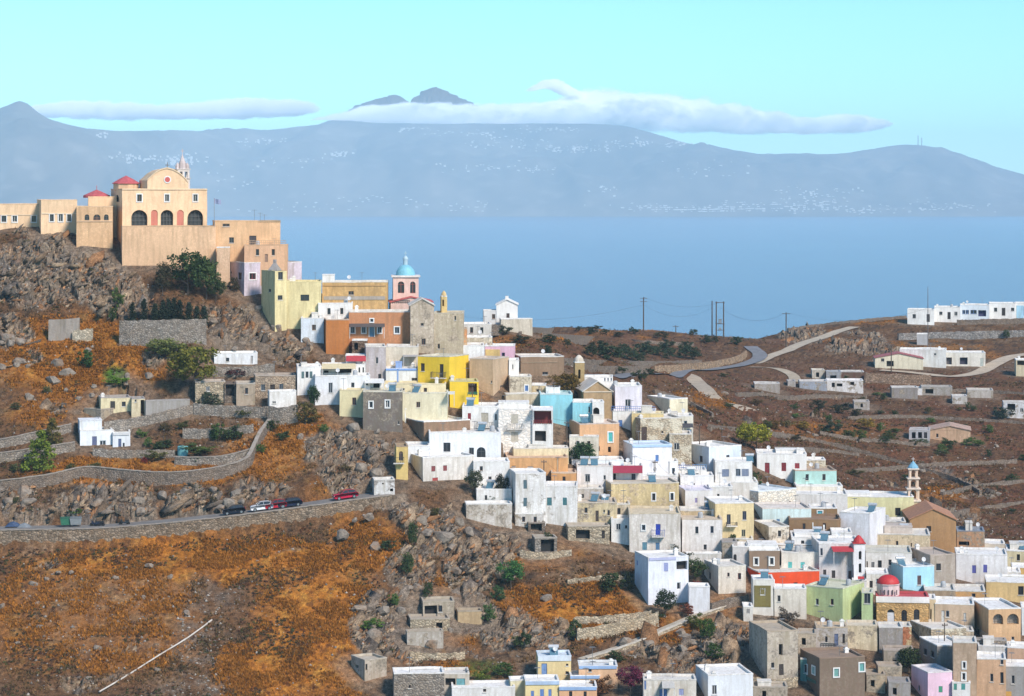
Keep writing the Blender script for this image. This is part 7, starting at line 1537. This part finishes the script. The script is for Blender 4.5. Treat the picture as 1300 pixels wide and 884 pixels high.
plant('tree', 'yellow green tree behind the white house with red shutters', 960, 590, 5.4, 6.2, 'tree', (.28,.27,.03), D=472); plant('tree', 'yellow green tree beside the bluish white house', 947, 590, 5.0, 4.6, 'tree', (.26,.26,.03), D=470); plant('tree', 'dark ivy tree between the white houses', 958, 612, 4.2, 2.6, 'bush', DKG, D=446)
plant('tree', 'grey green tree beside the beige house over the gully', 602, 640, 4.6, 3.4, 'tree', (.045,.055,.03), D=417); plant('shrub', 'dark bush in the white terraced yard', 622, 640, 1.6, 2.4, 'bush', DKG, D=416.5); plant('tree', 'black green creeper arbor in the white yard', 637, 645, 5.0, 2.8, 'tree', (.02,.025,.015), D=417)
for px, py, h, w, lab, c in [(524,705,5.5,1.8,'tall narrow dark green shrub in the gully',DKG),(517,738,4.6,2.4,'dark green shrub low in the gully',DKG),(492,700,2.0,3.2,'dark shrub on the edge of the meadow',DKG),(543,760,2.8,2.2,'dark shrub above the ruined huts',DKG),(500,770,2.4,2.2,'olive shrub left of the ruined huts',MDG),(474,800,2.0,4.0,'bright shrub low on the rocks',(.06,.11,.02)),
    (648,750,5.0,5.2,'bright green fig bush below the white houses',(.045,.12,.035)),(632,765,3.2,2.6,'pale green bush below the fig bush',(.06,.12,.045)),(620,792,3.4,2.8,'green bush right of the tan wall',(.05,.10,.03)),(662,826,3.6,3.2,'dark bush between the rocks',DKG),(730,812,3.4,2.6,'dark bush at the end of the grass terrace',DKG),(553,656,1.6,2.2,'olive tuft bush on the cliff edge',(.07,.07,.02)),
    (612,868,2.6,3.0,'yellow green weeds above the low white roof',(.09,.12,.02)),(640,860,2.4,3.4,'green weeds on the slope foot',(.05,.09,.02)),(522,888,3.2,2.0,'dark cypress like bush before the stone farmhouse',DKG),(776,742,3.4,4.6,'dark green bush left of the two storey white house',DKG),(797,742,4.0,2.6,'black green bush touching the two storey white house',(.02,.03,.015)),
    (845,785,4.6,4.0,'round dark tree before the two storey white house',(.03,.05,.025)),(872,782,2.2,3.0,'rusty leaved bush beside the round dark tree',RB),(833,790,1.8,2.4,'dark hedge by the footpath end',DKG),(884,732,4.2,4.2,'dark climber bush on the garden wall',DKG),(862,708,3.6,4.4,'grey bush between the off white houses',(.05,.06,.035)),
    (884,745,2.2,2.4,'red flowering bush on the garden wall',(.16,.03,.03)),(897,820,4.4,2.8,'green creeper on the rocky bank',(.05,.09,.02)),(906,838,3.2,3.2,'lower green creeper on the rocky bank',(.04,.08,.02)),(885,800,3.0,3.2,'yellow green creeper by the footpath',(.09,.10,.02)),(780,842,2.2,3.0,'dark bush under the footpath wall',DKG),
    (800,884,4.6,4.4,'deep purple bougainvillea beside the peach wing',(.10,.015,.04)),(765,884,3.4,3.6,'brown dry vine on the peach wing',(.12,.06,.025)),(1155,858,4.4,4.4,'dark green tree among the ruins',(.035,.055,.02)),(1046,800,2.4,2.2,'red brown bush by the lime green house',(.12,.05,.04)),(1000,795,3.4,3.6,'bare grey tree by the beige house',(.12,.10,.08)),
    (1252,880,2.4,2.4,'dark weeds before the salmon house',DKG),(695,688,1.8,2.0,'dark weeds beside the stone shelter',DKG),(930,692,3.2,2.0,'dark bush at the corner of the cream yellow house',DKG)]:
    plant('shrub', lab, px, py, h, w, 'tree' if h > 4 else 'bush', c, D=(dist(px, py)-2.5) if px > 700 and py < 760 and px not in (730,) else None)
for px, py, h, w in [(776,459,3.4,5.4),(762,452,3.6,4.6),(802,458,3.2,4.6),(822,454,3.4,4.4),(838,452,3.4,5.0),(850,456,3.0,4.0),(868,455,3.4,4.4),(880,456,3.2,5.0),(790,452,3.0,4.2),(896,436,2.6,3.4),(936,438,2.6,4.0),(818,448,3.2,5.0),(846,444,3.0,4.2),(872,446,3.0,4.4),(812,462,2.6,3.0)]:
    plant('olive_tree', 'round olive tree in the grove on the plateau slope', px, py, h*1.15, w*1.15, 'bush', (.032,.052,.026), 'olive grove on the plateau slope')
for px, py, h, w in [(752,425,2.4,3.6),(638,425,2.4,4.6),(660,436,2.2,4.4),(697,437,2.4,4.0),(694,450,2.4,3.2),(751,452,2.8,3.6),(805,424,2.4,3.4),(840,430,2.2,5.0),(880,426,2.0,3.6),(908,435,2.0,2.8),(768,424,1.8,2.8),(785,428,1.6,3.4),(825,478,2.2,3.0),(812,484,2.8,4.0),(758,414,1.4,3.2),(640,447,2.2,3.2),(720,440,1.8,2.4),(735,420,1.6,2.6),(790,474,1.8,2.6)]:
    plant('shrub', 'dark shrub dotted over the plateau slope behind the town', px, py, h, w, 'bush', (.035,.048,.022), 'shrubs on the plateau slope')
for px, py, h, w, c in [(1054,553,4.0,5.6,(.032,.05,.026)),(1092,560,3.2,4.6,(.06,.085,.02)),(1118,548,2.6,2.4,MDG),(1100,545,2.8,6.0,YO),(1018,545,2.2,4.8,YO),(1040,522,3.4,5.0,(.035,.04,.022)),(1068,525,3.2,5.6,(.035,.04,.022)),(1204,568,2.6,4.0,DKG),(1232,566,2.4,4.4,MDG),(1272,532,3.6,6.4,(.025,.04,.026)),(1255,550,2.4,3.4,MDG),(1196,575,2.2,2.6,MDG),
     (1285,612,2.2,3.6,DKG),(1278,430,3.0,2.8,DKG),(1088,530,2.6,3.4,(.05,.05,.025)),(1132,560,2.0,4.0,(.06,.07,.02)),(1085,604,1.6,4.0,(.07,.065,.02)),(1285,652,1.4,1.8,DKG),(1130,465,1.8,2.0,DKG),(985,545,2.4,4.0,(.13,.08,.02)),(1160,565,1.6,3.0,(.05,.055,.02)),(1010,560,1.8,3.0,(.06,.05,.02)),(1225,545,1.6,2.6,DKG),(960,515,2.0,3.2,(.09,.06,.02)),(870,535,3.2,3.0,(.08,.07,.05)),(1300,585,1.8,2.6,DKG),(1150,610,1.4,2.4,DKG),(1030,590,1.6,2.4,(.05,.05,.02))]:
    plant('shrub', 'shrub growing in the far valley below the farm', px, py, h, w, 'bush', c, 'shrubs in the far valley')
for k in range(46):
    px = random.uniform(900, 1295); lab, c = random.choice([('small bright green shrub in the brown fields of the far valley', MDG), ('small olive shrub in the brown fields of the far valley', (.06,.075,.025)), ('small dry yellowish shrub in the brown fields of the far valley', (.09,.08,.03)), ('small dark green shrub in the brown fields of the far valley', DKG)])
    plant('shrub', lab, px, random.uniform(478, 560)+max(0, px-1050)*.18, random.uniform(.9, 2.2), random.uniform(1.6, 3.8), 'bush', c, 'small shrubs in the valley fields')
for px, py, h, w in [(20,600,1.8,2.4),(90,598,1.6,2.2),(120,596,1.4,2.6),(300,560,2.2,2.6),(310,530,2.0,3.0),(232,545,1.8,2.6),(180,556,1.8,2.2),(345,548,2.4,3.0),(360,560,2.0,2.8),(330,575,1.6,2.4),(410,550,1.8,2.4),(20,520,1.4,2.2),(60,500,1.4,2.0),(180,520,1.6,2.2),(210,548,1.6,2.4),(60,560,1.8,2.4),(20,640,1.2,1.8),(96,655,1.4,2.4),(440,600,1.6,2.2),(270,640,1.4,2.0)]:
    plant('shrub', 'small shrub growing between the left hillside terraces', px, py, h, w, 'bush', random.choice([MDG, (.075,.085,.03), (.09,.07,.03), DKG]), 'shrubs between the left hillside terraces')
build_plants()

# ---------------------------------------------------------------- boulders one can count, then what nobody could
BM = [rocks_mesh(i+1, 28) for i in range(6)]; SM = stone_mat()
for b in BM: b.materials.append(SM)
brg = random.Random(11)
def boulders(lab, grp, n, box, r0, r1):
    x0, y0, x1, y1 = box
    for _ in range(n):
        px, py = brg.uniform(x0, x1), brg.uniform(y0, y1); g = G(px, py); r = brg.uniform(r0, r1)
        o = bpy.data.objects.new('boulder', brg.choice(BM)); o.location = g+Vector((0, 0, r*.1)); o.scale = (r*brg.uniform(.8, 1.5), r*brg.uniform(.7, 1.1), r*brg.uniform(.6, 1.0)); o.rotation_euler = (brg.uniform(-.3, .3), brg.uniform(-.3, .3), brg.uniform(0, 6.28)); link(o)
        tag(o, lab, 'boulder', grp)
boulders('grey boulder in the rusty grass below the church crag', 'boulders below the crag', 22, (0, 430, 190, 510), .5, 1.5)
boulders('pale boulder at the foot of the cliff above the hillside road', 'boulders above the road', 20, (0, 620, 330, 655), .5, 1.3)
boulders('boulder on the rocky spur under the white houses', 'boulders on the spur', 34, (430, 640, 720, 840), .5, 1.5)
boulders('small boulder lying on the dry slope under the road', 'boulders on the dry slope', 22, (0, 710, 240, 870), .25, .7)
boulders('boulder on the crag beneath the dark grey house', 'boulders on the crag', 14, (380, 540, 505, 620), .5, 1.3)
boulders('boulder on the bank below the footpath', 'boulders on the bank', 12, (790, 805, 940, 855), .5, 1.4)
boulders('boulder on the slope below the cream yellow houses', 'boulders under the cream houses', 16, (270, 385, 400, 445), .5, 1.4)
boulders('stone block lying in the brown field of the far valley', 'stones in the far valley', 30, (900, 490, 1290, 650), .3, .9)
scatter_stuff(TER)
